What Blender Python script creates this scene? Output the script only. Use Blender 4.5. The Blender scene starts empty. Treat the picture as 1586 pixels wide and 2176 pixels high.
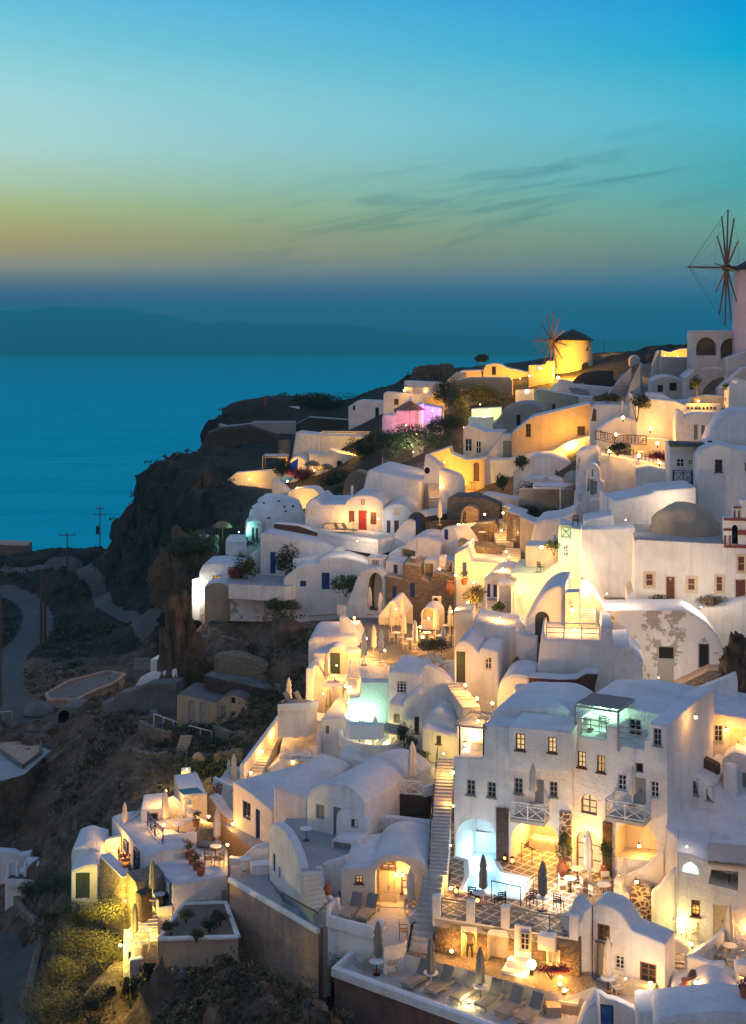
import bpy, math, random
import numpy as np
from mathutils import Vector, Matrix, noise
from mathutils.geometry import tessellate_polygon
random.seed(7)
R = math.radians
S = bpy.context.scene
COL = S.collection

# ------------------------------------------------------------------ camera, sky, light, exposure
F, HX, HY = 2800.0, 793.0, 735.0            # focal length and horizon in photograph pixels
cam_data = bpy.data.cameras.new('camera')
cam_data.sensor_fit = 'VERTICAL'
cam_data.sensor_height = 36.0
cam_data.lens = F / 2176.0 * 36.0
cam_data.shift_y = -(1088.0 - HY) / 2176.0
cam_data.clip_start = 0.5
cam_data.clip_end = 120000.0
cam = bpy.data.objects.new('camera', cam_data)
COL.objects.link(cam)
cam.rotation_euler = (R(90), 0, 0)
S.camera = cam
S.view_settings.view_transform = 'Standard'
S.view_settings.look = 'None'
S.view_settings.exposure = 0.0
S.view_settings.gamma = 1.0
S.view_settings.use_curve_mapping = False
S.cycles.use_denoising = True
S.cycles.max_bounces = 6
S.cycles.diffuse_bounces = 3
S.cycles.glossy_bounces = 2
S.cycles.transmission_bounces = 3
S.cycles.transparent_max_bounces = 8
S.cycles.volume_bounces = 0
S.cycles.sample_clamp_indirect = 4.0
S.cycles.use_light_tree = True

def lin(r, g, b):
    def f(c):
        c /= 255.0
        return c / 12.92 if c <= 0.04045 else ((c + 0.055) / 1.055) ** 2.4
    return (f(r), f(g), f(b), 1.0)

W = bpy.data.worlds.new('World')
S.world = W
W.use_nodes = True
wn, wl = W.node_tree.nodes, W.node_tree.links
wn.clear()
def wnode(t, **k):
    n = wn.new(t)
    for a, v in k.items(): setattr(n, a, v)
    return n
def wmath(op, a, b=None, clamp=False):
    n = wnode('ShaderNodeMath', operation=op, use_clamp=clamp)
    for i, v in enumerate((a, b)):
        if v is None: continue
        if isinstance(v, (int, float)): n.inputs[i].default_value = v
        else: wl.new(v, n.inputs[i])
    return n.outputs[0]
def wmix(f, a, b, blend='MIX'):
    n = wnode('ShaderNodeMix', data_type='RGBA', blend_type=blend)
    for s, v in ((n.inputs[0], f), (n.inputs[6], a), (n.inputs[7], b)):
        if isinstance(v, (int, float)): s.default_value = v
        elif isinstance(v, tuple): s.default_value = v
        else: wl.new(v, s)
    return n.outputs[2]
def wramp(v, stops):
    n = wnode('ShaderNodeValToRGB')
    e = n.color_ramp.elements
    e[0].position, e[0].color = stops[0]; e[1].position, e[1].color = stops[-1]
    for p, c in stops[1:-1]: e.new(p).color = c
    wl.new(v, n.inputs[0])
    return n.outputs[0]
def elev(py):                                   # photograph row -> ramp position (sin of elevation, 0..0.5)
    t = (HY - py) / F
    return max(0.0, t / math.sqrt(1 + t * t)) / 0.5
wtc = wnode('ShaderNodeTexCoord')
wsep = wnode('ShaderNodeSeparateXYZ')
wl.new(wtc.outputs['Generated'], wsep.inputs[0])
dx, dy, dz = wsep.outputs
up = wmath('MULTIPLY', dz, 2.0, True)
west = wramp(up, [(0.0, (0.1825, 0.0, 0.3901, 1)), (0.0607, (0.1825, 0.0, 0.3901, 1)), (0.0892, (0.3627, 0.2367, 0.2876, 1)), (0.1177, (0.7857, 0.5826, 0.212, 1)), (0.1425, (0.9307, 0.6314, 0.0883, 1)), (0.1673, (0.8977, 0.6767, 0.074, 1)), (0.2025, (0.7811, 0.8377, 0.2311, 1)), (0.2376, (0.7297, 0.9392, 0.5451, 1)), (0.2932, (0.6585, 1.0035, 0.9131, 1)), (0.3665, (0.5049, 0.9264, 0.925, 1)), (0.4377, (0.2894, 0.7684, 0.884, 1)), (0.5078, (0.1598, 0.6321, 0.9075, 1)), (0.8, (0.17, 0.36, 0.66, 1)), (1.0, (0.2, 0.25, 0.48, 1))])
east = wramp(up, [(0.0, (0.0053, 0.0, 0.4303, 1)), (0.0321, (0.0053, 0.0, 0.4303, 1)), (0.0607, (0.0862, 0.1599, 0.5335, 1)), (0.0963, (0.2256, 0.3267, 0.4586, 1)), (0.1248, (0.3245, 0.4271, 0.3332, 1)), (0.1531, (0.3165, 0.5433, 0.3208, 1)), (0.1884, (0.252, 0.6215, 0.467, 1)), (0.2376, (0.1333, 0.6083, 0.6224, 1)), (0.2863, (0.1137, 0.603, 0.6793, 1)), (0.3311, (0.0999, 0.6403, 0.8724, 1)), (0.3754, (0.0566, 0.5724, 0.8111, 1)), (0.4224, (0.0, 0.5048, 0.8157, 1)), (0.4687, (0.0, 0.4307, 0.8426, 1)), (0.5078, (0.0, 0.3621, 0.8103, 1)), (0.8, (0.17, 0.36, 0.66, 1)), (1.0, (0.2, 0.25, 0.48, 1))])
az = wmath('ADD', wmath('MULTIPLY', wmath('DIVIDE', dx, wmath('MAXIMUM', dy, 0.05)), 1.8), 0.5, True)
front = wmix(az, west, east)
# thin wisps of cloud low over the sea
azx = wmath('DIVIDE', dx, wmath('MAXIMUM', dy, 0.05))
slant = wmath('SUBTRACT', dz, wmath('MULTIPLY', azx, 0.17))
wmap = wnode('ShaderNodeCombineXYZ')
wl.new(wmath('MULTIPLY', azx, 6.5), wmap.inputs[0]); wl.new(wmath('MULTIPLY', slant, 75.0), wmap.inputs[1])
wno = wnode('ShaderNodeTexNoise')
wno.inputs['Scale'].default_value = 1.0
wno.inputs['Detail'].default_value = 6.0
wno.inputs['Roughness'].default_value = 0.52
wno.inputs['Distortion'].default_value = 1.6
wl.new(wmap.outputs[0], wno.inputs['Vector'])
def bump1(v, c, w):                             # smooth hump of height 1 at c, half width w
    return wmath('SUBTRACT', 1.0, wmath('POWER', wmath('DIVIDE', wmath('SUBTRACT', v, c), w), 2.0), True)
cl = wmath('MULTIPLY', wmath('MULTIPLY', wmath('SUBTRACT', wno.outputs[0], 0.485, True), 5.0, True),
           wmath('MULTIPLY', bump1(slant, 0.096, 0.042), bump1(azx, 0.09, 0.26)))
front = wmix(wmath('MULTIPLY', cl, 0.52, True), front, lin(62, 112, 128))
# the sky behind the viewer: pink-lavender afterglow band opposite the set sun
back = wramp(up, [(0.0, (0.34, 0.26, 0.21, 1)), (0.25, (0.70, 0.53, 0.43, 1)), (0.6, (0.34, 0.32, 0.41, 1)), (1.0, (0.19, 0.32, 0.56, 1))])
sky = wmix(wmath('ADD', wmath('MULTIPLY', dy, 1.6), 0.5, True), back, front)
sky = wmix(wmath('ADD', wmath('MULTIPLY', dz, 30.0), 1.0, True), lin(20, 40, 52), sky)
bg = wnode('ShaderNodeBackground')
wl.new(sky, bg.inputs[0])
bg.inputs[1].default_value = 1.0
nish = wnode('ShaderNodeTexSky', sky_type='NISHITA')
nish.sun_disc = False
nish.sun_elevation = R(-4)
nish.sun_rotation = R(-40)
bg2 = wnode('ShaderNodeBackground')
wl.new(nish.outputs[0], bg2.inputs[0])
bg2.inputs[1].default_value = 0.05
wadd = wnode('ShaderNodeAddShader')
wl.new(bg.outputs[0], wadd.inputs[0]); wl.new(bg2.outputs[0], wadd.inputs[1])
wout = wnode('ShaderNodeOutputWorld')
wl.new(wadd.outputs[0], wout.inputs[0])

# ------------------------------------------------------------------ materials
def new_mat(name):
    m = bpy.data.materials.new(name)
    m.use_nodes = True
    nt = m.node_tree
    return m, nt, nt.nodes['Principled BSDF']
class NT:
    def __init__(s, nt): s.n, s.l = nt.nodes, nt.links
    def node(s, t, ins=None, **k):
        n = s.n.new(t)
        for a, v in k.items(): setattr(n, a, v)
        for a, v in (ins or {}).items():
            if hasattr(v, 'is_output') or isinstance(v, bpy.types.NodeSocket): s.l.new(v, n.inputs[a])
            else: n.inputs[a].default_value = v
        return n
    def pos(s, scale=(1, 1, 1), rot=(0, 0, 0)):
        g = s.node('ShaderNodeNewGeometry')
        return s.node('ShaderNodeMapping', {'Vector': g.outputs['Position'], 'Scale': scale, 'Rotation': rot}).outputs[0]
    def noise(s, vec, scale, detail=4.0, rough=0.55):
        return s.node('ShaderNodeTexNoise', {'Vector': vec, 'Scale': scale, 'Detail': detail, 'Roughness': rough}).outputs[0]
    def ramp(s, v, stops):
        n = s.node('ShaderNodeValToRGB', {0: v})
        e = n.color_ramp.elements
        st = [(p, c if len(c) == 4 else (*c, 1)) for p, c in stops]
        e[0].position, e[0].color = st[0]; e[1].position, e[1].color = st[-1]
        for p, c in st[1:-1]: e.new(p).color = c
        return n.outputs[0]
    def mix(s, f, a, b, blend='MIX'):
        n = s.node('ShaderNodeMix', data_type='RGBA', blend_type=blend)
        for q, v in ((n.inputs[0], f), (n.inputs[6], a), (n.inputs[7], b)):
            if isinstance(v, (int, float)): q.default_value = v
            elif isinstance(v, tuple): q.default_value = v if len(v) == 4 else (*v, 1)
            else: s.l.new(v, q)
        return n.outputs[2]
    def bump(s, h, strength, dist):
        return s.node('ShaderNodeBump', {'Height': h, 'Strength': strength, 'Distance': dist}).outputs[0]
MAT = {}
def plaster(name, c, dirt, amt=0.55, rough=0.9):
    m, nt, b = new_mat(name); t = NT(nt)
    p = t.pos()
    n1 = t.noise(p, 0.42, 8, 0.66); n2 = t.noise(t.pos((2.6, 2.6, 0.20)), 1.0, 6, 0.62); n3 = t.noise(p, 7.0, 4)
    f1 = t.ramp(n1, [(0.46, (0, 0, 0)), (0.70, (1, 1, 1))])
    f2 = t.ramp(n2, [(0.50, (0, 0, 0)), (0.8, (1, 1, 1))])
    col = t.mix(t.node('ShaderNodeMath', {0: f1, 1: amt}, operation='MULTIPLY').outputs[0], c, dirt)
    col = t.mix(t.node('ShaderNodeMath', {0: f2, 1: amt}, operation='MULTIPLY').outputs[0], col, dirt)
    nt.links.new(col, b.inputs['Base Color'])
    h = t.node('ShaderNodeMath', {0: t.noise(p, 1.1, 3), 1: n3}, operation='ADD').outputs[0]
    nt.links.new(t.bump(h, 0.55, 0.12), b.inputs['Normal'])
    b.inputs['Roughness'].default_value = rough
    MAT[name] = m
def stone(name, c1, c2, mortar, scale, gap=0.09):
    m, nt, b = new_mat(name); t = NT(nt)
    p = t.pos((1, 1, 1.5))
    warp = t.node('ShaderNodeTexNoise', {'Vector': p, 'Scale': 2.0}).outputs['Color']
    q = t.mix(0.12, p, warp)
    v = t.node('ShaderNodeTexVoronoi', {'Vector': q, 'Scale': scale}, feature='F1')
    e = t.node('ShaderNodeTexVoronoi', {'Vector': q, 'Scale': scale}, feature='DISTANCE_TO_EDGE').outputs[0]
    cs = t.node('ShaderNodeSeparateColor', {0: v.outputs['Color']}).outputs[0]
    col = t.mix(cs, c1, c2)
    col = t.mix(t.noise(p, 1.2, 5), col, tuple(x * 0.6 for x in c1))
    f = t.ramp(e, [(gap * 0.4, (0, 0, 0)), (gap, (1, 1, 1))])
    col = t.mix(f, mortar, col)
    nt.links.new(col, b.inputs['Base Color'])
    h = t.node('ShaderNodeMath', {0: f, 1: t.noise(p, 6.0, 3)}, operation='ADD').outputs[0]
    nt.links.new(t.bump(h, 0.8, 0.08), b.inputs['Normal'])
    b.inputs['Roughness'].default_value = 0.95
    MAT[name] = m
def paint(name, c, rough=0.55, metal=0.0, var=0.25):
    m, nt, b = new_mat(name); t = NT(nt)
    col = t.mix(t.noise(t.pos(), 5.0, 4), tuple(x * (1 - var) for x in c), tuple(min(1, x * (1 + var)) for x in c))
    nt.links.new(col, b.inputs['Base Color'])
    b.inputs['Roughness'].default_value = rough
    b.inputs['Metallic'].default_value = metal
    MAT[name] = m
def glow(name, c, strength, var=0.0):
    m, nt, b = new_mat(name); t = NT(nt)
    b.inputs['Base Color'].default_value = (0.1, 0.1, 0.1, 1)
    if var:
        nt.links.new(t.mix(t.noise(t.pos(), 3.0, 2), (*[x * (1 - var) for x in c], 1), (*c, 1)), b.inputs['Emission Color'])
    else: b.inputs['Emission Color'].default_value = (*c, 1)
    b.inputs['Emission Strength'].default_value = strength
    m.cycles.emission_sampling = 'NONE'
    MAT[name] = m
plaster('plaster', (0.80, 0.785, 0.76), (0.48, 0.44, 0.40), 0.55)
plaster('plaster_roof', (0.66, 0.66, 0.68), (0.42, 0.41, 0.42), 0.6)
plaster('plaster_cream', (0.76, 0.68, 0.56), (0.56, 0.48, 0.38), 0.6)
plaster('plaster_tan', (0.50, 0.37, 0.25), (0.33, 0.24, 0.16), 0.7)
plaster('plaster_lamplit_cream', (0.76, 0.57, 0.30), (0.56, 0.40, 0.20), 0.6)  # cream plaster deepened so the amber lamplight is partly in its colour
plaster('plaster_dusk_shade', (0.50, 0.47, 0.47), (0.32, 0.30, 0.30), 0.7)  # white walls darkened in colour to stand for their dimmer light
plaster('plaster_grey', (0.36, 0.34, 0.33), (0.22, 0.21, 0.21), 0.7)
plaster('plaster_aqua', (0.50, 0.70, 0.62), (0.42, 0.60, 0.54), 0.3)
plaster('plaster_pink', (0.72, 0.55, 0.58), (0.55, 0.42, 0.46), 0.4)
plaster('concrete', (0.52, 0.34, 0.24), (0.26, 0.17, 0.12), 1.0)
plaster('ruin_grey_shade', (0.17, 0.155, 0.15), (0.09, 0.08, 0.078), 0.9)  # grey of the ruins darkened further for the cliff's shade
plaster('concrete_red', (0.24, 0.13, 0.10), (0.11, 0.065, 0.055), 1.0)
plaster('floor_grey', (0.34, 0.34, 0.35), (0.24, 0.24, 0.25), 0.7, 0.75)
plaster('floor_light', (0.55, 0.52, 0.48), (0.40, 0.37, 0.34), 0.7, 0.7)
plaster('dirt_floor', (0.18, 0.15, 0.13), (0.10, 0.08, 0.075), 0.9)
def peeling():
    m, nt, b = new_mat('plaster_peeling'); t = NT(nt); p = t.pos()
    f = t.ramp(t.noise(p, 0.55, 8, 0.68), [(0.55, (0, 0, 0)), (0.575, (1, 1, 1))])
    col = t.mix(t.noise(t.pos((2, 2, 0.25)), 1, 4), (0.80, 0.77, 0.74), (0.64, 0.60, 0.57))
    col = t.mix(f, col, t.mix(t.noise(p, 7, 4), (0.30, 0.25, 0.22), (0.44, 0.38, 0.33)))
    nt.links.new(col, b.inputs['Base Color'])
    nt.links.new(t.bump(f, 0.7, -0.05), b.inputs['Normal'])
    b.inputs['Roughness'].default_value = 0.92
    MAT['plaster_peeling'] = m
peeling()
stone('stone_dark', (0.085, 0.050, 0.045), (0.16, 0.095, 0.08), (0.055, 0.045, 0.04), 3.2)
stone('stone_red', (0.12, 0.055, 0.045), (0.19, 0.10, 0.08), (0.09, 0.06, 0.05), 4.2)
stone('stone_tan', (0.24, 0.18, 0.13), (0.42, 0.33, 0.24), (0.20, 0.16, 0.13), 3.4)
stone('stone_joint', (0.10, 0.065, 0.055), (0.24, 0.14, 0.10), (0.50, 0.44, 0.36), 3.0, 0.14)
stone('stone_warm', (0.17, 0.12, 0.08), (0.32, 0.23, 0.14), (0.12, 0.09, 0.07), 4.0)
stone('gravel', (0.32, 0.25, 0.17), (0.52, 0.44, 0.32), (0.20, 0.15, 0.10), 9.0)
def tiles():
    m, nt, b = new_mat('diamond_tile'); t = NT(nt)
    br = t.node('ShaderNodeTexBrick', {'Vector': t.pos((1, 1, 1), (0, 0, R(40))), 'Color1': (0.13, 0.10, 0.09, 1), 'Color2': (0.19, 0.15, 0.13, 1), 'Mortar': (0.62, 0.55, 0.46, 1),
        'Scale': 1.0, 'Mortar Size': 0.05, 'Brick Width': 0.62, 'Row Height': 0.62}, offset=0.0)
    nt.links.new(br.outputs[0], b.inputs['Base Color'])
    b.inputs['Roughness'].default_value = 0.6
    MAT['diamond_tile'] = m
tiles()
paint('blue_paint', (0.015, 0.045, 0.22)); paint('grey_green', (0.22, 0.25, 0.22)); paint('teal_paint', (0.03, 0.055, 0.065))
paint('red_paint', (0.33, 0.03, 0.025)); paint('maroon', (0.12, 0.03, 0.025)); paint('white_paint', (0.75, 0.73, 0.70), var=0.08)
paint('brown_wood', (0.12, 0.06, 0.035)); paint('pale_wood', (0.42, 0.31, 0.20)); paint('dark_metal', (0.025, 0.027, 0.032), 0.4, 0.6)
paint('dark_hole', (0.012, 0.011, 0.012), 0.9); paint('glass_dark', (0.02, 0.024, 0.03), 0.12)
paint('grey_shutter', (0.33, 0.32, 0.30)); paint('cream_paint', (0.62, 0.52, 0.34)); paint('green_door', (0.035, 0.045, 0.04))
paint('blue_bright', (0.02, 0.12, 0.45)); paint('fabric', (0.58, 0.54, 0.48), 0.95, var=0.12); paint('cushion', (0.20, 0.185, 0.17), 0.95)
paint('mattress', (0.34, 0.28, 0.21), 0.95); paint('terracotta', (0.33, 0.12, 0.06), 0.8); paint('straw', (0.26, 0.19, 0.10), 0.95, var=0.5)
paint('roof_dark', (0.045, 0.036, 0.034), 0.9, var=0.4); paint('black_fabric', (0.03, 0.03, 0.035), 0.9); paint('skin', (0.40, 0.25, 0.17), 0.6)
paint('clothes', (0.16, 0.12, 0.09), 0.9); paint('bougainvillea', (0.22, 0.03, 0.05), 0.8, var=0.6); paint('steel', (0.5, 0.5, 0.5), 0.35, 0.7)
paint('trim_red', (0.20, 0.04, 0.035)); paint('trim_cream', (0.60, 0.50, 0.36)); paint('mosaic', (0.72, 0.83, 0.88), 0.35, var=0.06)
paint('slate_floor', (0.10, 0.095, 0.095), 0.8, var=0.5); paint('bark', (0.09, 0.06, 0.045), 0.95, var=0.4); paint('hair', (0.02, 0.015, 0.012), 0.8)
paint('dish', (0.42, 0.43, 0.45), 0.5); paint('tarp_blue', (0.015, 0.10, 0.42), 0.7)
glow('bulb', (1.0, 0.62, 0.22), 26.0); glow('bulb_soft', (1.0, 0.70, 0.34), 9.0); glow('bulb_white', (0.85, 1.0, 0.92), 10.0)
glow('window_lit', (1.0, 0.66, 0.28), 1.15, 0.45); glow('window_dim', (1.0, 0.55, 0.18), 0.75, 0.5); glow('flame', (1.0, 0.40, 0.10), 6.0)
def leafy(name, c1, c2):
    m, nt, b = new_mat(name); t = NT(nt)
    col = t.mix(t.ramp(t.noise(t.pos(), 1.6, 4), [(0.35, (0, 0, 0)), (0.65, (1, 1, 1))]), c1, c2)
    nt.links.new(col, b.inputs['Base Color'])
    b.inputs['Roughness'].default_value = 0.85
    MAT[name] = m
leafy('leaf', (0.030, 0.045, 0.016), (0.085, 0.095, 0.035)); leafy('leaf_dark', (0.018, 0.024, 0.012), (0.045, 0.05, 0.024))
leafy('leaf_olive', (0.06, 0.06, 0.026), (0.13, 0.115, 0.05)); leafy('leaf_dry', (0.085, 0.065, 0.035), (0.16, 0.125, 0.065))
def ground_mat(name, *sets):
    # each set is three soil colours; the second and third sets take over where the mesh says 'lava' and 'road'
    m, nt, b = new_mat(name); t = NT(nt); p = t.pos()
    n1, n2 = t.noise(p, 0.10, 6, 0.6), t.noise(p, 0.9, 8, 0.65)
    f1, f2 = t.ramp(n1, [(0.38, (0, 0, 0)), (0.62, (1, 1, 1))]), t.ramp(n2, [(0.45, (0, 0, 0)), (0.7, (1, 1, 1))])
    cols = [t.mix(f2, t.mix(f1, c[0], c[1]), c[2]) for c in sets]
    col = cols[0]
    for c, at in zip(cols[1:], ('lava', 'road')):
        v = t.node('ShaderNodeMath', {0: t.node('ShaderNodeAttribute', attribute_name=at).outputs['Fac'], 1: n2}, operation='ADD').outputs[0]
        col = t.mix(t.ramp(v, [(0.93, (0, 0, 0)), (1.10, (1, 1, 1))]), col, c)
    nt.links.new(col, b.inputs['Base Color'])
    h = t.node('ShaderNodeMath', {0: n2, 1: t.noise(p, 4.0, 6, 0.7)}, operation='ADD').outputs[0]
    nt.links.new(t.bump(h, 1.0, 0.9), b.inputs['Normal'])
    b.inputs['Roughness'].default_value = 0.97
    MAT[name] = m
ground_mat('hill_rock', ((0.13, 0.086, 0.06), (0.28, 0.178, 0.115), (0.45, 0.30, 0.20)))
ground_mat('hill_ground', ((0.13, 0.086, 0.06), (0.28, 0.178, 0.115), (0.45, 0.30, 0.20)), ((0.035, 0.028, 0.026), (0.062, 0.047, 0.041), (0.095, 0.07, 0.057)), ((0.16, 0.155, 0.155), (0.20, 0.19, 0.185), (0.24, 0.225, 0.215)))
ground_mat('cliff_tan', ((0.20, 0.12, 0.07), (0.30, 0.185, 0.11), (0.12, 0.075, 0.05)))
ground_mat('island_rock', ((0.03, 0.035, 0.035), (0.04, 0.042, 0.04), (0.035, 0.036, 0.035)))
def sea_mat():                                  # deep teal water, smoothed by the long exposure
    m, nt, b = new_mat('sea_water'); t = NT(nt); nt.nodes.remove(b)
    w = t.node('ShaderNodeMath', {0: t.noise(t.pos((0.0014, 0.016, 1)), 1.0, 7, 0.65), 1: t.noise(t.pos((0.012, 0.09, 1)), 1.0, 4, 0.6)}, operation='ADD').outputs[0]
    c = t.mix(t.ramp(w, [(0.78, (0, 0, 0)), (1.0, (1, 1, 1))]), (0.0, 0.26, 0.36), (0.006, 0.46, 0.56))
    w2 = t.noise(t.pos((0.0007, 0.012, 1)), 1.0, 5, 0.6)
    c = t.mix(t.ramp(w2, [(0.66, (0, 0, 0)), (0.72, (1, 1, 1))]), c, (0.05, 0.62, 0.78))  # pale streaks put the sheen of smooth water patches into the colour
    h = t.node('ShaderNodeMath', {0: t.noise(t.pos((0.05, 0.012, 0.05)), 1.0, 6), 1: t.noise(t.pos((0.006, 0.0012, 0.01)), 1.0, 5)}, operation='ADD').outputs[0]
    nm = t.bump(h, 0.6, 6.0)
    df = t.node('ShaderNodeBsdfDiffuse', {'Color': c}); gl = t.node('ShaderNodeBsdfGlossy', {'Color': (0.01, 0.62, 0.80, 1), 'Roughness': 0.32, 'Normal': nm})
    nt.links.new(t.node('ShaderNodeMixShader', {0: 0.4, 1: df.outputs[0], 2: gl.outputs[0]}).outputs[0], nt.nodes['Material Output'].inputs[0])
    MAT['sea_water'] = m
sea_mat()
def pool_mat(name, tint):
    m, nt, b = new_mat(name)
    nt.nodes.remove(b)
    t = NT(nt)
    tr = t.node('ShaderNodeBsdfTransparent', {'Color': (*tint, 1)})
    gl = t.node('ShaderNodeBsdfGlossy', {'Color': (0.9, 0.95, 1, 1), 'Roughness': 0.05, 'Normal': t.bump(t.noise(t.pos(), 3.0, 3), 0.2, 0.05)})
    mx = t.node('ShaderNodeMixShader', {0: 0.1, 1: tr.outputs[0], 2: gl.outputs[0]})
    nt.links.new(mx.outputs[0], nt.nodes['Material Output'].inputs[0])
    MAT[name] = m
pool_mat('pool_water', (0.84, 0.96, 1.0)); pool_mat('glass_clear', (0.86, 0.93, 0.94))

# ------------------------------------------------------------------ geometry helpers
ORG = {}
class MB:                                       # collects faces, builds ONE mesh object
    def __init__(s): s.v, s.f, s.m = [], [], []
    def add(s, vs, fs, mi=0):
        o = len(s.v)
        s.v += [tuple(v) for v in vs]
        s.f += [tuple(i + o for i in f) for f in fs]
        s.m += [mi] * len(fs)
    def quad(s, a, b, c, d, mi=0): s.add([a, b, c, d], [(0, 1, 2, 3)], mi)
    def obox(s, c, x, y, z, mi=0):              # oriented box: centre, half vectors
        c, x, y, z = map(Vector, (c, x, y, z))
        vs = [c + x * i + y * j + z * k for k in (-1, 1) for j in (-1, 1) for i in (-1, 1)]
        s.add(vs, [(0, 2, 3, 1), (4, 5, 7, 6), (0, 1, 5, 4), (2, 6, 7, 3), (0, 4, 6, 2), (1, 3, 7, 5)], mi)
    def box(s, x0, y0, z0, x1, y1, z1, mi=0):
        s.obox(((x0 + x1) / 2, (y0 + y1) / 2, (z0 + z1) / 2), ((x1 - x0) / 2, 0, 0), (0, (y1 - y0) / 2, 0), (0, 0, (z1 - z0) / 2), mi)
    def bar(s, a, b, r, mi=0, n=6, r2=None):
        a, b = Vector(a), Vector(b)
        d = (b - a).normalized()
        t = Vector((0, 0, 1)) if abs(d.z) < 0.9 else Vector((1, 0, 0))
        x = d.cross(t).normalized(); y = d.cross(x)
        r2 = r if r2 is None else r2
        vs = [a + (x * math.cos(2 * math.pi * k / n) + y * math.sin(2 * math.pi * k / n)) * r for k in range(n)]
        vs += [b + (x * math.cos(2 * math.pi * k / n) + y * math.sin(2 * math.pi * k / n)) * r2 for k in range(n)]
        s.add(vs, [(k, (k + 1) % n, n + (k + 1) % n, n + k) for k in range(n)] + [tuple(range(n))[::-1], tuple(range(n, 2 * n))], mi)
    def lathe(s, c, prof, n=16, mi=0, fold=0.0, k=8, sx=1.0, sy=1.0):
        c = Vector(c); o = []
        for r, z in prof:
            for i in range(n):
                a = 2 * math.pi * i / n
                q = r * (1 + fold * math.cos(k * a))
                o.append(c + Vector((q * math.cos(a) * sx, q * math.sin(a) * sy, z)))
        fs = [(j * n + i, j * n + (i + 1) % n, (j + 1) * n + (i + 1) % n, (j + 1) * n + i) for j in range(len(prof) - 1) for i in range(n)]
        fs += [tuple(range(n))[::-1], tuple(range((len(prof) - 1) * n, len(prof) * n))]
        s.add(o, fs, mi)
    def build(s, name, mats, parent=None, smooth=40, loc=None):
        me = bpy.data.meshes.new(name)
        org = ORG.get(parent, Vector((0, 0, 0))) if parent else (Vector(loc) if loc is not None else Vector((0, 0, 0)))
        me.from_pydata([(v[0] - org.x, v[1] - org.y, v[2] - org.z) for v in s.v], [], s.f)
        for m in (mats if isinstance(mats, (list, tuple)) else [mats]): me.materials.append(MAT[m])
        me.polygons.foreach_set('material_index', s.m)
        if smooth:
            me.shade_smooth(); me.set_sharp_from_angle(angle=R(smooth))
        me.validate()
        o = bpy.data.objects.new(name, me)
        COL.objects.link(o)
        if parent: o.parent = parent
        elif loc is not None: o.location = org
        ORG[o] = org
        return o
def thing(name, label, cat, loc=(0, 0, 0), rz=0.0, group=None):
    o = bpy.data.objects.new(name, None)
    o.empty_display_size = 0.3
    COL.objects.link(o)
    o.location = loc; o.rotation_euler = (0, 0, rz)
    o['label'] = label; o['category'] = cat; o['kind'] = 'thing'
    if group: o['group'] = group
    ORG[o] = Vector(loc)
    return o
def tag(o, label, cat, group=None):
    o['label'] = label; o['category'] = cat
    if group: o['group'] = group
    return o
def structure(o): o['kind'] = 'structure'; return o
def stuff(o): o['kind'] = 'stuff'; return o
def copy_tree(o, parent=None):
    c = o.copy(); COL.objects.link(c)
    if parent: c.parent = parent
    for ch in o.children: copy_tree(ch, c)
    return c
PROTO = {}
def place(kind, p, rz, label, group=None, sc=1.0):  # first use moves the prototype itself, later ones copy it
    root, used = PROTO[kind]
    o = copy_tree(root) if used else root
    PROTO[kind] = (root, True)
    o.location = p; o.rotation_euler = (0, 0, rz); o.scale = (sc, sc, sc)
    o['label'] = label
    if group: o['group'] = group
    elif 'group' in o: del o['group']
    return o

# photograph pixels -> points in the world
CX, CY, CS = 0.0, 0.0, 1.0
def crop(x0, y0, s):
    global CX, CY, CS
    CX, CY, CS = x0, y0, s
def Q(p): return (CX + p[0] / CS, CY + p[1] / CS)
DC = [(1100,2120,65),(1450,2130,62),(760,2060,70),(925,2026,69),(1209,2076,66.5),(840,1925,73.5),(1100,1845,76),(1300,1870,74),(1480,1950,70),(1500,2050,66),
 (700,1760,80),(640,1720,82),(850,1680,81),(948,1615,82),(1100,1500,84),(985,1490,88),(1000,1440,91),(1190,1450,88),(1250,1400,92),(1415,1455,97),(1420,1285,104),
 (1450,1350,100),(1240,1200,112),(1200,1040,125),(1520,1050,118),(1500,900,130),(1540,830,135),(1370,990,128),(1400,900,138),(1250,880,150),(1180,930,150),
 (1080,1000,150),(1010,1050,148),(1060,1120,135),(1060,1200,125),(1000,1250,118),(1080,1290,110),(900,1280,120),(850,1350,112),(720,1400,108),(800,1560,95),
 (880,1560,92),(680,1560,98),(600,1620,98),(560,1640,97),(700,1640,92),(520,1750,88),(400,1740,90),(330,1830,84),(180,1880,84),(300,1960,78),(430,2000,76),
 (560,1950,76),(690,2000,73),(950,1200,128),(830,1230,128),(700,1250,132),(560,1210,140),(440,1230,142),(620,1090,150),(770,1120,145),(570,1140,160),
 (880,1050,150),(850,980,165),(700,1000,195),(600,990,205),(520,1000,210),(560,930,225),(900,890,190),(840,850,210),(980,830,195),(1030,900,175),(1120,900,165),
 (1200,790,195),(1150,830,185),(1320,830,165),(1340,760,180),(1440,830,150),(1500,750,150),(1480,800,150),(700,880,240),(480,910,240)]
_dc = np.array(DC, float)
def D(px, py):
    w = 1.0 / (((_dc[:, 0] - px) ** 2 + (_dc[:, 1] - py) ** 2) + 60.0) ** 1.6
    return float((w * _dc[:, 2]).sum() / w.sum())
def PX(px, py, d): return Vector(((px - HX) / F * d, d, -(py - HY) / F * d))
def P(p, d=None):                               # crop pixel -> world at depth d
    x, y = Q(p)
    return PX(x, y, D(x, y) if d is None else d)
def G(p, z):                                    # crop pixel -> world on the horizontal plane z
    x, y = Q(p)
    return PX(x, y, -z * F / (y - HY))
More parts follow.
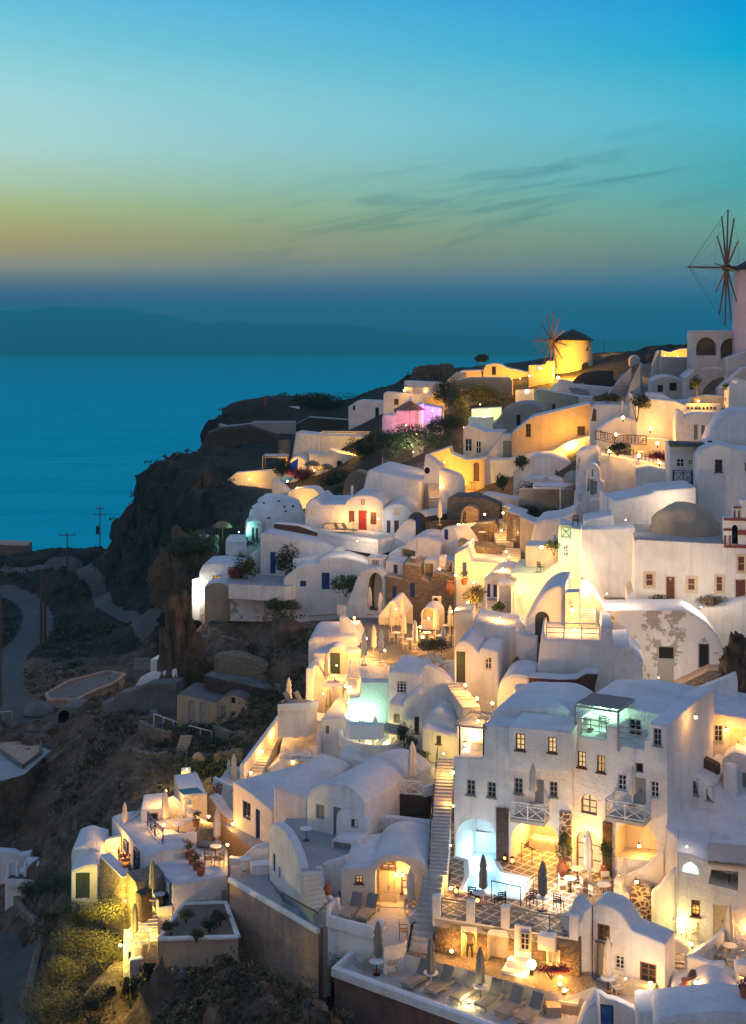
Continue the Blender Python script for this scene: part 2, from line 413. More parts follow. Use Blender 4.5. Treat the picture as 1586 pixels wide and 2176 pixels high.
def GX(p, z): return PX(p[0], p[1], -z * F / (p[1] - HY))
def arc(x0, y0, x1, y1, h, n=12):
    o = []
    for i in range(n + 1):
        t = i / n
        a = math.pi * (1 - t)
        o.append(((x0 + x1) / 2 + (x1 - x0) / 2 * math.cos(a), y0 + (y1 - y0) * t - h * math.sin(a)))
    return o
def sp(pts, n=5):                               # smooth curve through the points
    o = []
    for i in range(len(pts) - 1):
        p0 = pts[max(i - 1, 0)]; p1 = pts[i]; p2 = pts[i + 1]; p3 = pts[min(i + 2, len(pts) - 1)]
        for k in range(n):
            t = k / n
            o.append(tuple(0.5 * (2 * p1[j] + (p2[j] - p0[j]) * t + (2 * p0[j] - 5 * p1[j] + 4 * p2[j] - p3[j]) * t * t
                                  + (-p0[j] + 3 * p1[j] - 3 * p2[j] + p3[j]) * t ** 3) for j in range(len(p1))))
    o.append(tuple(pts[-1]))
    return o

class Fr:                                       # a vertical facade plane
    def __init__(s, px, py, d, yaw):
        s.o = PX(px, py, d)
        a = R(yaw)
        s.u = Vector((math.cos(a), math.sin(a), 0)); s.b = Vector((-math.sin(a), math.cos(a), 0))   # along, and into the building
    def uv(s, p):
        x, y = Q(p)
        r = Vector(((x - HX) / F, 1.0, -(y - HY) / F))
        t = s.o.dot(s.b) / r.dot(s.b)
        q = r * t - s.o
        return (q.dot(s.u), q.z)
    def w(s, u, v, k=0.0): return s.o + s.u * u + s.b * k + Vector((0, 0, v))
    def rect(s, r):
        xm, ym = (r[0] + r[2]) / 2, (r[1] + r[3]) / 2
        return s.uv((r[0], ym))[0], s.uv((xm, r[3]))[1], s.uv((r[2], ym))[0], s.uv((xm, r[1]))[1]   # u0 v0 u1 v1
def area2(p): return sum(p[i][0] * p[(i + 1) % len(p)][1] - p[(i + 1) % len(p)][0] * p[i][1] for i in range(len(p)))
def rounded(p, r, keep=()):
    o = []; n = len(p)
    for i in range(n):
        a, b, c = Vector(p[i - 1]), Vector(p[i]), Vector(p[(i + 1) % n])
        d1, d2 = a - b, c - b
        l1, l2 = d1.length, d2.length
        if l1 < 1e-6 or l2 < 1e-6: continue
        ang = d1.angle(d2)
        if i in keep or ang > R(155): o.append(tuple(b)); continue
        q = min(r, l1 * 0.45, l2 * 0.45)
        s, e = b + d1 / l1 * q, b + d2 / l2 * q
        for t in (0, 0.33, 0.67, 1): o.append(tuple(s * (1 - t) ** 2 + b * 2 * t * (1 - t) + e * t * t))
    return o
def inset(p, e):
    o = []; n = len(p)
    for i in range(n):
        a, b, c = Vector(p[i - 1]), Vector(p[i]), Vector(p[(i + 1) % n])
        d1, d2 = (b - a), (c - b)
        if d1.length < 1e-6 or d2.length < 1e-6: o.append(tuple(b)); continue
        d1.normalize(); d2.normalize()
        n1, n2 = Vector((-d1.y, d1.x)), Vector((-d2.y, d2.x))
        m = n1 + n2
        m = n1 if m.length < 0.3 else m / m.length
        k = min(2.0, 1.0 / max(0.4, m.dot(n1)))
        o.append(tuple(b + m * e * k))
    return o
def prism(wall, roof, pt, out, L, holes=(), edge=0.1, back=True, roof_cut=0.5):
    """extrude outline (CCW in u,v) back by L; holes get reveals of their own depth. pt(u,v,w)->world"""
    if area2(out) < 0: out = out[::-1]
    n = len(out)
    edge = min(edge, L * 0.3)
    ri, r1 = inset(out, edge), inset(out, edge * 0.3)
    rings = [(ri, 0.0), (r1, edge * 0.3), (out, edge), (out, L)]
    hol = []
    for h in holes:
        q = h[0] if area2(h[0]) < 0 else h[0][::-1]
        hol.append((q, *h[1:]))
    polys = [[Vector((*q, 0)) for q in ri]] + [[Vector((*q, 0)) for q in h[0]] for h in hol]
    flat = [q for pl in polys for q in pl]
    tri = tessellate_polygon(polys)
    vs = [pt(q.x, q.y, 0.0) for q in flat]
    fs = []
    for a, b, c in tri:
        k = (flat[b] - flat[a]).cross(flat[c] - flat[a]).z
        fs.append((a, b, c) if k > 0 else (a, c, b))
    wall.add(vs, fs)
    for i in range(n):
        j = (i + 1) % n
        dx_, dy_ = out[j][0] - out[i][0], out[j][1] - out[i][1]
        l = math.hypot(dx_, dy_)
        if l < 1e-6: continue
        tgt = roof if roof is not None and -dx_ / l > roof_cut else wall
        for k in range(3):
            (ra, wa), (rb, wb) = rings[k], rings[k + 1]
            tgt.quad(pt(*ra[j], wa), pt(*ra[i], wa), pt(*rb[i], wb), pt(*rb[j], wb))
    if back: wall.add([pt(*q, L) for q in out[::-1]], [tuple(range(n))])
    for q, dep, cap in hol:
        m = len(q)
        for i in range(m):
            j = (i + 1) % m
            wall.quad(pt(*q[j], 0), pt(*q[i], 0), pt(*q[i], dep), pt(*q[j], dep), 1 if cap else 0)
        if cap: wall.add([pt(*k, dep) for k in q[::-1]], [tuple(range(m))], 1)
def merge(mb, eps=4):                           # weld coincident vertices so that shading is smooth
    idx, nv, mp = {}, [], []
    for v in mb.v:
        k = tuple(round(c, eps) for c in v)
        if k not in idx: idx[k] = len(nv); nv.append(v)
        mp.append(idx[k])
    mb.v = nv
    fs, ms = [], []
    for f, m in zip(mb.f, mb.m):
        g = []
        for i in f:
            i = mp[i]
            if not g or g[-1] != i: g.append(i)
        if len(g) > 1 and g[0] == g[-1]: g.pop()
        if len(g) > 2: fs.append(tuple(g)); ms.append(m)
    mb.f, mb.m = fs, ms

WST = {  # window styles: frame, pane, mullions (columns, rows)
 'lit': ('brown_wood', 'window_lit', 2, 3), 'dim': ('brown_wood', 'window_dim', 2, 2), 'grey': ('grey_shutter', 'glass_dark', 2, 3),
 'blue': ('blue_paint', 'blue_paint', 2, 2), 'dark': ('grey_shutter', 'dark_hole', 1, 1), 'black': ('white_paint', 'dark_hole', 2, 3),
 'red': ('trim_red', 'maroon', 2, 2), 'cream': ('trim_cream', 'maroon', 1, 2), 'shut': ('grey_shutter', 'grey_green', 2, 1), 'blueglass': ('blue_paint', 'glass_dark', 2, 2),
 'redlit': ('trim_red', 'window_dim', 1, 1), 'lat': ('white_paint', 'dark_hole', 7, 12), 'white': ('white_paint', 'glass_dark', 2, 2), 'brown': ('brown_wood', 'glass_dark', 2, 3)}
def window(root, fr, r, st='grey', rec=0.16, arch=False):
    """rectangular (or round-topped) window part of frame + pane, set back into the wall; returns its opening"""
    u0, v0, u1, v1 = fr.rect(r)
    fm, pm, nc, nr = WST[st]
    t = min(0.09, (u1 - u0) * 0.13)
    b = MB()
    X, Z = fr.u, Vector((0, 0, 1))
    def bx(a0, c0, a1, c1, k, th):
        b.obox(fr.w((a0 + a1) / 2, (c0 + c1) / 2, k), X * ((a1 - a0) / 2), fr.b * th, Z * ((c1 - c0) / 2))
    k = rec - 0.05
    bx(u0, v0, u0 + t, v1, k, 0.05); bx(u1 - t, v0, u1, v1, k, 0.05)
    bx(u0 + t, v0, u1 - t, v0 + t, k, 0.05)
    if not arch: bx(u0 + t, v1 - t, u1 - t, v1, k, 0.05)
    if st == 'lat' :
        nc = max(3, int((u1 - u0) / 0.22)); nr = max(3, int((v1 - v0) / 0.22)); t *= 0.7
    for i in range(1, nc):
        u = u0 + (u1 - u0) * i / nc
        bx(u - t * 0.4, v0 + t, u + t * 0.4, v1 - t, k + 0.01, 0.035)
    for i in range(1, nr):
        v = v0 + (v1 - v0) * i / nr
        bx(u0 + t, v - t * 0.3, u1 - t, v + t * 0.3, k + 0.014, 0.03)
    if arch:
        w = (u1 - u0) / 2
        top = [(u0 + w - w * math.cos(math.pi * i / 10), v1 - w + w * math.sin(math.pi * i / 10)) for i in range(11)] if v1 - v0 > w else \
              [(u0 + w - w * math.cos(math.pi * i / 10), v0 + (v1 - v0) * math.sin(math.pi * i / 10)) for i in range(11)]
        for p, q in zip(top, top[1:]): b.bar(fr.w(*p, k), fr.w(*q, k), t * 0.6)
        hole = [(u0, v0)] + top + [(u1, v0)]
    else: hole = [(u0, v0), (u0, v1), (u1, v1), (u1, v0)]
    if st in ('grey', 'black', 'brown', 'lit', 'dim', 'white') and not arch: b.obox(fr.w((u0 + u1) / 2, v0 - 0.035, -0.02), X * ((u1 - u0) / 2 + 0.08), fr.b * 0.07, Z * 0.035)
    f = b.build('window', fm, root, 0)
    g = MB()
    g.add([fr.w(*q, rec - 0.03) for q in hole[::-1]], [tuple(range(len(hole)))])
    g.build('pane', pm, f, 0)
    if st == 'cream':                            # painted surround, proud of the wall
        c = MB(); s = 0.17
        for a in ((u0 - s, v0 - s, u0, v1 + s), (u1, v0 - s, u1 + s, v1 + s), (u0, v1, u1, v1 + s), (u0, v0 - s, u1, v0)):
            c.obox(fr.w((a[0] + a[2]) / 2, (a[1] + a[3]) / 2, -0.005), X * ((a[2] - a[0]) / 2), fr.b * 0.03, Z * ((a[3] - a[1]) / 2))
        c.build('surround', 'trim_cream', f, 0)
    return (hole, rec, False)
def door(root, fr, r, mat='blue_paint', rec=0.16, arch=False, frame=None, panes=None):
    u0, v0, u1, v1 = fr.rect(r)
    X, Z = fr.u, Vector((0, 0, 1))
    w = (u1 - u0) / 2
    if arch:
        top = [(u0 + w - w * math.cos(math.pi * i / 10), v1 - w + w * math.sin(math.pi * i / 10)) for i in range(11)]
        hole = [(u0, v0)] + top + [(u1, v0)]
    else: hole = [(u0, v0), (u0, v1), (u1, v1), (u1, v0)]
    b = MB()
    b.add([fr.w(*q, rec - 0.02) for q in hole[::-1]], [tuple(range(len(hole)))])
    vt = v1 - (w if arch else 0)
    for s in (0, 1):                             # two leaves with raised panels
        a0, a1 = u0 + w * s + 0.04, u0 + w * (s + 1) - 0.04
        for k in range(3):
            c0, c1 = v0 + (vt - v0) * k / 3 + 0.06, v0 + (vt - v0) * (k + 1) / 3 - 0.04
            b.obox(fr.w((a0 + a1) / 2, (c0 + c1) / 2, rec - 0.035), X * ((a1 - a0) / 2), fr.b * 0.012, Z * ((c1 - c0) / 2))
    o = b.build('door', mat, root, 0)
    h = MB(); h.bar(fr.w(u0 + w + 0.08, v0 + (vt - v0) * 0.45, rec - 0.09), fr.w(u0 + w + 0.08, v0 + (vt - v0) * 0.55, rec - 0.09), 0.02)
    h.build('handle', 'dark_metal', o, 0)
    c = MB(); s = 0.1 if frame else 0.05
    for a in ((u0 - 0, v0, u0 + s, vt), (u1 - s, v0, u1, vt)) + (() if arch else ((u0 + s, v1 - s, u1 - s, v1),)):
        c.obox(fr.w((a[0] + a[2]) / 2, (a[1] + a[3]) / 2, rec - 0.06), X * ((a[2] - a[0]) / 2), fr.b * 0.05, Z * ((a[3] - a[1]) / 2))
    if arch:
        for p, q in zip(top, top[1:]): c.bar(fr.w(*p, rec - 0.05), fr.w(*q, rec - 0.05), s * 0.6)
    c.build('door_frame', frame or mat, o, 0)
    return (hole, rec, False)

FD = [5.0]
def H(label, top, base, d=None, yaw=0, L=6.0, cat='house', name='house', wall='plaster', roof='plaster_roof', win=(), doors=(), holes=(), fd=None, ax=None,
      rnd=0.14, edge=0.10, group=None, capmat=None):
    """a house: top profile (crop pixels, left to right) over a base row, on a facade plane through the base at depth d"""
    if fd is None: fd = FD[0]
    xm = ax if ax is not None else (top[0][0] + top[-1][0]) / 2
    qx, qy = Q((xm, base))
    if d is None: d = D(qx, qy)
    fr = Fr(qx, qy, d, yaw)
    root = thing(name, label, cat, fr.w(0, 0), R(0), group)
    root['_d'] = d
    uv = [fr.uv(p) for p in top]
    out = [(uv[0][0], -fd)] + uv + [(uv[-1][0], -fd)]
    out = rounded(out, rnd, keep=(0, len(out) - 1))
    hs = []
    for wdw in win: hs.append(window(root, fr, wdw[0], *wdw[1:]))
    for dr in doors: hs.append(door(root, fr, dr[0], **(dr[1] if len(dr) > 1 else {})))
    for h in holes:                              # (pixel outline, depth): open recess with its own inner walls
        hs.append(([fr.uv(p) for p in h[0]], h[1], True))
    wm, rm = MB(), MB()
    prism(wm, rm if roof else None, fr.w, out, L, hs, edge)
    merge(wm); merge(rm)
    wm.build('wall', [wall, capmat or wall], root)
    if roof and rm.f: rm.build('roof', roof, root)
    del root['_d']
    return root, fr

def ribbon(mb, pts, t, hs, base=-0.3, cap=0.06):
    """a wall of thickness t along 3-D points, tops hs above them"""
    n = len(pts); rows = []
    for i in range(n):
        a, b = pts[max(i - 1, 0)], pts[min(i + 1, n - 1)]
        d = Vector((b.x - a.x, b.y - a.y, 0))
        d = d.normalized() if d.length > 1e-6 else Vector((1, 0, 0))
        s = Vector((-d.y, d.x, 0)) * (t / 2)
        h = hs[i] if isinstance(hs, (list, tuple)) else hs
        p = pts[i]
        rows.append([p + s + Vector((0, 0, base)), p + s + Vector((0, 0, h - cap)), p + s * 0.6 + Vector((0, 0, h)), p - s * 0.6 + Vector((0, 0, h)), p - s + Vector((0, 0, h - cap)), p - s + Vector((0, 0, base))])
    for i in range(n - 1):
        for k in range(5): mb.quad(rows[i][k], rows[i + 1][k], rows[i + 1][k + 1], rows[i][k + 1])
    mb.add(rows[0], [(0, 1, 2, 3, 4, 5)]); mb.add(rows[-1], [(5, 4, 3, 2, 1, 0)])
    merge(mb)
def terrace(label, pts, z, drop=4.0, floor='floor_light', side='plaster', para=(), ph=0.7, pt=0.28, name='terrace', cat='terrace', pmat=None, group=None, world=False):
    """horizontal floor at height z over a footprint (crop pixels on that plane); para = list of index runs that carry a parapet"""
    p3 = list(pts) if world else [G(p, z) for p in pts]
    c = sum(p3, Vector()) / len(p3)
    root = thing(name, label, cat, c, 0, group)
    poly = [(p.x, p.y) for p in p3]
    ccw = area2(poly) > 0
    idx = range(len(p3)) if ccw else range(len(p3) - 1, -1, -1)
    q = [p3[i] for i in idx]
    m = MB(); tri = tessellate_polygon([[Vector((v.x, v.y, 0)) for v in q]])
    fs = []
    for a, b, e in tri:
        k = (q[b].x - q[a].x) * (q[e].y - q[a].y) - (q[b].y - q[a].y) * (q[e].x - q[a].x)
        fs.append((a, b, e) if k > 0 else (a, e, b))
    m.add(q, fs); m.build('floor', floor, root, 0)
    s = MB(); dn = Vector((0, 0, -drop))
    for i in range(len(q)):
        j = (i + 1) % len(q); s.quad(q[i] + dn, q[j] + dn, q[j], q[i])
    s.build('wall', side, root)
    for run in para:
        i0, i1 = run[0], run[1]; hh = run[2] if len(run) > 2 else ph
        pp = [p3[i % len(p3)] for i in range(i0, i1 + 1)]
        # pull the wall inwards by half its thickness so its face meets the edge
        k = MB(); ribbon(k, pp, pt, hh, base=-0.05 if drop > 0.2 else -0.05)
        k.build('parapet', pmat or side, root)
    return root
def stairs(label, a, b, width, n, mat='floor_light', side=None, sh=0.0, name='staircase', cat='stairs', wdir=None, st=0.2, drop=1.2, parent=None, group=None):
    """flight from a (foot) up to b (head), both world points on the centre line"""
    a, b = Vector(a), Vector(b)
    d = Vector((b.x - a.x, b.y - a.y, 0)); Ld = d.length; d.normalize()
    s = Vector(wdir).normalized() if wdir else Vector((-d.y, d.x, 0))
    root = parent or thing(name, label, cat, a, 0, group)
    m = MB(); rise = (b.z - a.z) / n; run = Ld / n
    for i in range(n):
        c = a + d * (run * (i + 0.5)) + Vector((0, 0, rise * (i + 1) / 1.0 - (rise * 1.0 + drop) / 2))
        m.obox(c, s * (width / 2), d * (run / 2 * 0.999), Vector((0, 0, (rise + drop) / 2)))
        if n < 60:                              # a nosing proud of each riser
            e = a + d * (run * i + 0.0) + Vector((0, 0, rise * (i + 1) - 0.03))
            m.obox(e, s * (width / 2 - 0.01), d * 0.03, Vector((0, 0, 0.028)))
    m.build('steps', mat, root, 0)
    if side:
        for q in ((1, -1) if sh else ()):
            k = MB()
            pp = [a + s * q * (width / 2 + st / 2) + (b - a) * t for t in (0, 0.25, 0.5, 0.75, 1)]
            ribbon(k, pp, st, sh, base=-1.5)
            k.build('side_wall', side, root)
    return root
def railing(root, pts, h=0.95, mat='dark_metal', style='bars', r=0.02, name='railing', step=1.1):
    """posts and rails (bars, cross or plain) along 3-D points; a part of root"""
    m = MB(); Z = Vector((0, 0, 1))
    for a, b in zip(pts, pts[1:]):
        L_ = (b - a).length; n = max(1, round(L_ / step))
        for i in range(n + 1):
            p = a.lerp(b, i / n); m.bar(p, p + Z * h, r * 1.3)
        m.bar(a + Z * h, b + Z * h, r * 1.4)
        if style == 'rails':
            for k in (0.35, 0.68): m.bar(a + Z * h * k, b + Z * h * k, r)
        if style in ('bars', 'cross', 'pickets'): m.bar(a + Z * 0.1, b + Z * 0.1, r)
        if style == 'bars':
            k = max(2, int(L_ / 0.28))
            for i in range(1, k): p = a.lerp(b, i / k); m.bar(p + Z * 0.1, p + Z * h, r * 0.6, n=4)
        if style == 'pickets':
            k = max(2, int(L_ / 0.2))
            for i in range(k + 1): p = a.lerp(b, i / k); m.bar(p, p + Z * h, r * 1.6, n=4)
        if style == 'cross':
            m.bar(a + Z * h * 0.84, b + Z * h * 0.84, r)
            for i in range(n):
                p, q = a.lerp(b, i / n), a.lerp(b, (i + 1) / n)
                m.bar(p + Z * 0.1, q + Z * h * 0.84, r * 0.8); m.bar(q + Z * 0.1, p + Z * h * 0.84, r * 0.8)
    return m.build(name, mat, root, 0)
def leaves(mb, c, rad, n, size, seed=0, lumps=5, flat=0.0):
    rng = random.Random(seed); c = Vector(c)
    cen = []
    for _ in range(lumps):
        v = Vector((rng.uniform(-1, 1), rng.uniform(-1, 1), rng.uniform(-0.6, 1)))
        if v.length > 1: v.normalize()
        cen.append((Vector((v.x * rad[0], v.y * rad[1], v.z * rad[2])) * 0.6, rng.uniform(0.4, 0.75)))
    for _ in range(n):
        o, k = rng.choice(cen)
        v = Vector((rng.gauss(0, 1), rng.gauss(0, 1), rng.gauss(0, 1))).normalized() * rng.uniform(0.25, 1.05) ** 0.6 * k
        p = c + o + Vector((v.x * rad[0], v.y * rad[1], v.z * rad[2]))
        a = Vector((rng.gauss(0, 1), rng.gauss(0, 1), rng.gauss(0, 1) * 0.6)).normalized()
        b = a.cross(v + Vector((0.01, 0.02, 0.3))).normalized()
        s = size * rng.uniform(0.6, 1.35)
        mb.add([p - a * s, p + b * s * 0.5, p + a * s, p - b * s * 0.5], [(0, 1, 2, 3)])
def bush(label, p, rad, n=260, size=0.12, mat='leaf', cat='shrub', name='shrub', group=None, seed=None, trunk=0.0, lumps=6):
    root = thing(name, label, cat, p, 0, group)
    m = MB(); leaves(m, Vector(p) + Vector((0, 0, trunk + rad[2] * 0.7)), rad, n, size, seed if seed is not None else int(abs(p[0] * 31 + p[1] * 7)), lumps)
    m.build('foliage', mat, root, 0)
    b = MB()
    for k in range(3):
        a = k * 2.1 + p[0]
        b.bar(Vector(p) - Vector((0, 0, 0.3)), Vector(p) + Vector((math.cos(a) * rad[0] * 0.4, math.sin(a) * rad[1] * 0.4, trunk + rad[2] * 0.7)), 0.05 + trunk * 0.03, r2=0.02)
    b.build('trunk' if trunk else 'stem', 'bark', root, 0)
    return root
WARM = (1.0, 0.46, 0.08)
LAMP_GAIN = 1.6
def lamp(label, p, power=60, col=WARM, bulb='bulb', r=0.09, kind='wall', light=True, off=(0, -0.25, 0.0), name=None, group=None, glow_only=False):
    p = Vector(p)
    nm = name or {'wall': 'wall_lamp', 'spot': 'floor_lamp', 'post': 'street_lamp', 'globe': 'globe_lamp', 'candle': 'lantern'}[kind]
    root = thing(nm, label, 'lantern' if kind == 'candle' else 'lamp', p, 0, group)
    b = MB()
    b.lathe(p, [(0.01, -r), (r * 0.7, -r * 0.7), (r, 0), (r * 0.7, r * 0.7), (0.01, r)], 10)
    b.build('bulb', bulb, root)
    m = MB()
    if kind == 'wall':
        m.lathe(p + Vector((0, 0, r)), [(r * 0.9, 0.0), (r * 0.5, r * 0.7), (0.02, r)], 8); m.bar(p + Vector((0, 0, r * 1.6)), p + Vector((0, 0.28, r * 1.6)), 0.02)
        m.build('bracket', 'dark_metal', root)
    elif kind == 'post':
        m.bar(p + Vector((0, 0, -3.0)), p + Vector((0, 0, -r)), 0.05, r2=0.035); m.lathe(p + Vector((0, 0, r)), [(r * 1.3, 0.0), (0.02, r)], 8)
        m.build('post', 'dark_metal', root)
    elif kind == 'spot':
        m.lathe(p + Vector((0, 0, -r * 1.6)), [(r * 1.1, 0), (r * 1.2, r * 0.8), (r * 0.5, r)], 8); m.build('housing', 'dark_metal', root)
    elif kind == 'globe':
        m.bar(p + Vector((0, 0, -r * 3.0)), p + Vector((0, 0, -r * 0.9)), r * 0.4); m.build('base', 'dark_metal', root)
    else:
        m.box(p.x - r * 1.3, p.y - r * 1.3, p.z - r * 1.6, p.x + r * 1.3, p.y + r * 1.3, p.z - r * 1.2); m.lathe(p + Vector((0, 0, r * 1.5)), [(r * 1.6, 0), (0.02, r)], 4)
        for i in (-1, 1):
            for j in (-1, 1): m.bar(p + Vector((i * r * 1.2, j * r * 1.2, -r * 1.4)), p + Vector((i * r * 1.2, j * r * 1.2, r * 1.5)), r * 0.1, n=4)
        m.build('frame', 'dark_metal', root, 0)
    if light and power > 0:
        light_at(p + Vector(off), power, col, root)
    return root
def light_at(p, power, col, root, size=0.18):
    ld = bpy.data.lights.new('lamp_light', 'POINT')
    ld.energy = power * LAMP_GAIN; ld.color = col; ld.shadow_soft_size = size
    lo = bpy.data.objects.new('lamp_light', ld)
    COL.objects.link(lo)
    lo.parent = root
    lo.location = Vector(p) - ORG[root]
    return lo

# ------------------------------------------------------------------ land, sea, far islands
LAND = [  # photograph pixel and depth of ground points outside the town
 (40,2140,86),(60,2000,98),(0,2000,98),(150,2176,80),(150,2050,88),(250,2150,74),(40,1900,105),(120,1800,112),(0,1760,118),(60,1690,121),
 (150,2000,90),(230,1980,84),(230,2080,78),(350,2150,70),(430,2120,68),(560,2150,64),(690,2170,64),(350,2050,72),(480,2080,68),
 (250,1830,92),(200,1760,100),(300,1740,97),(250,1660,106),(350,1640,108),(180,1640,112),(300,1545,116),(200,1570,122),(250,1510,128),
 (420,1700,99),(450,1640,104),(540,1560,110),(470,1575,115),(600,1520,112),(640,1420,116),(560,1480,122),(480,1470,128),(540,1380,128),(470,1340,137),(600,1330,124),(700,1330,116),
 (430,1310,142),(410,1400,135),(395,1500,127),
 (370,1290,190),(365,1400,156),(340,1480,140),(250,1440,142),(150,1480,136),(90,1540,130),(0,1560,128),(30,1450,148),(60,1400,160),(200,1380,165),(300,1380,165),(330,1320,182),
 (60,1320,182),(0,1320,182),(200,1290,195),(120,1230,225),(40,1230,225),(250,1250,212),(170,1190,250),(60,1180,262),(0,1185,262),(240,1168,262),
 (300,1270,196),(360,1260,188),(290,1180,206),(345,1180,200),
 (262,1120,214),(300,1010,216),(285,1060,215),(320,990,219),(370,1000,205),(360,1100,196),(385,1190,168),(400,1150,165),(430,1060,192),(470,1110,176),(520,1060,186),(450,985,214),(380,965,222),(440,955,228),
 (430,920,246),(470,895,250),(560,868,258),(640,850,256),(740,848,252),(830,815,246),(900,785,244),(960,782,238),(1100,770,232),(1200,750,235),(1300,758,225),(1400,745,205),(1560,720,165)]
def land_points():
    p = [PX(*q) + Vector((0, 0, -0.3)) for q in LAND]
    p += [PX(*q) + Vector((0, 0, -4.0)) for q in DC]
    for x, y, z in [(-130,120,-58),(-140,200,-60),(-150,300,-90),(-110,300,-95),(-60,310,-88),(-40,300,-80),(-40,250,-88),(-52,232,-82),(-95,290,-85),(-10,320,-70),(40,320,-40),(90,330,-25),(120,250,0),
                    (90,170,2),(80,120,-3),(60,80,-10),(45,50,-20),(20,40,-33),(0,40,-40),(-20,50,-46),(-50,50,-58),(-100,50,-75),(-100,90,-62)]:
        p.append(Vector((x, y, z)))
    return p
LP = land_points()
_lx = np.array([(p.x, p.y) for p in LP]); _lz = np.array([p.z for p in LP])
_dm = np.hypot(_lx[:, None, 0] - _lx[None, :, 0], _lx[:, None, 1] - _lx[None, :, 1])
_wt = np.linalg.solve(np.block([[_dm + 0.35 * np.eye(len(LP)), np.ones((len(LP), 1))], [np.ones((1, len(LP))), np.zeros((1, 1))]]), np.append(_lz, 0))
def land_z(x, y):
    x, y = np.asarray(x, float), np.asarray(y, float)
    d = np.hypot(x[..., None] - _lx[:, 0], y[..., None] - _lx[:, 1])
    return d @ _wt[:-1] + _wt[-1] - 6.5 * np.exp(-((x - 9) / 8) ** 4 - ((y - 80) / 6.5) ** 4)   # cellars dug under the hotel
TOWN = [PX(*q) for q in [(300,1940,82),(180,1880,88),(250,1720,94),(400,1650,100),(520,1610,100),(640,1420,111),(735,1310,116),(410,1262,146),(420,1190,152),(520,1130,168),(490,1020,212),(470,900,252),(740,850,252),(900,800,240),
        (1200,752,238),(1560,720,170)]]
TOWN = [(p.x, p.y) for p in TOWN] + [(130, 160), (60, 50), (4, 55), (-3.5, 67), (-9.5, 77), (-13, 78)]
def in_poly(x, y, poly):
    r = False; j = len(poly) - 1
    for i in range(len(poly)):
        xi, yi = poly[i]; xj, yj = poly[j]
        if (yi > y) != (yj > y) and x < (xj - xi) * (y - yi) / (yj - yi) + xi: r = not r
        j = i
    return r
ROADS = [([(0,2010),(35,2060),(48,2120),(35,2200)], 92, 1.3), ([(-40,1255),(30,1262),(78,1300),(70,1350),(20,1400),(10,1480),(70,1520)], None, 2.0),
         ([(-40,1215),(60,1210),(150,1195),(200,1238),(215,1270),(240,1300),(330,1330)], None, 1.1)]
def road_line(pts):
    o = []
    for x, y in sp(pts, 6):
        # march along the pixel's ray until it meets the land
        r = Vector(((x - HX) / F, 1, -(y - HY) / F)); t = np.linspace(60, 330, 540)
        h = land_z(r.x * t, t); k = np.argmax(h >= r.z * t)
        o.append((r.x * t[k], t[k]))
    return o
RL = [(road_line(p), w) for p, _, w in ROADS]
def road_dist(x, y):
    best = np.full(np.shape(x), 99.0)
    for line, w in RL:
        for (ax, ay), (bx, by) in zip(line, line[1:]):
            l2 = (bx - ax) ** 2 + (by - ay) ** 2 + 1e-9
            t = np.clip(((x - ax) * (bx - ax) + (y - ay) * (by - ay)) / l2, 0, 1)
            best = np.minimum(best, np.hypot(x - ax - t * (bx - ax), y - ay - t * (by - ay)) - w)
    return best
def make_land():
    nx, ny = 330, 370
    xs = np.concatenate([np.linspace(-135, -75, 40, endpoint=False), np.linspace(-75, 2, 190, endpoint=False), np.linspace(2, 95, 100)]); ys = np.concatenate([np.linspace(44, 150, 215, endpoint=False), np.linspace(150, 325, ny - 215)])
    X, Y = np.meshgrid(xs, ys)
    Z = land_z(X, Y)
    RD = road_dist(X, Y)
    V = np.stack([X, Y, Z], -1)
    gz = np.gradient(Z, axis=0) ; gx = np.gradient(Z, axis=1)
    for j in range(ny):
        for i in range(nx):
            x, y, z = V[j, i]
            a = 0.12 if in_poly(x, y, TOWN) else 1.0
            if RD[j, i] < 1.5: a *= 0.12 + 0.88 * max(0.0, RD[j, i] / 1.5)
            p = Vector((x, y, z))
            n = noise.fractal(p * 0.09, 0.9, 2.1, 5) * 1.5 + (0.3 - abs(noise.noise(p * 0.22))) * 1.6 + (0.25 - abs(noise.noise(p * 0.55))) * 1.1 + noise.fractal(p * 1.1, 0.8, 2.0, 3) * 0.4
            V[j, i, 2] += n * a * 0.75
            if a > 0.5:                          # ragged rock on steep faces
                q = noise.noise_vector(p * 0.28) + noise.noise_vector(p * 0.8) * 0.4
                st = 0.25 + min(1.0, math.hypot(gz[j, i] / 0.5, gx[j, i] / 0.4) * 0.6)
                V[j, i, 0] += q.x * 1.7 * st; V[j, i, 1] += q.y * 1.7 * st
                V[j, i, 2] += 0.45 * math.sin(V[j, i, 2] * 2.1 + 3 * noise.noise(p * 0.1)) * min(1.0, st)
    m = MB()
    m.v = [tuple(p) for p in V.reshape(-1, 3)]
    for j in range(ny - 1):
        for i in range(nx - 1):
            m.f.append((j * nx + i, j * nx + i + 1, (j + 1) * nx + i + 1, (j + 1) * nx + i))
            m.m.append(0)
    o = structure(m.build('hillside', 'hill_ground', None, 180))
    lv = np.array([1 / (1 + math.exp(-(q[1] + 9 * noise.noise(Vector(q) * 0.08) - 158) / 4)) for q in V.reshape(-1, 3)])
    for nm, val in (('lava', lv), ('road', np.clip(0.55 - RD.reshape(-1) / 1.2, 0, 1))):
        o.data.attributes.new(nm, 'FLOAT', 'POINT').data.foreach_set('value', val.astype(np.float32))
    return X, Y, V, RD
LX, LY, LV, LRD = make_land()
m = MB()
m.quad((-60000, -300, -100), (60000, -300, -100), (60000, 70000, -100), (-60000, 70000, -100))
structure(m.build('sea', 'sea_water', None, 0))
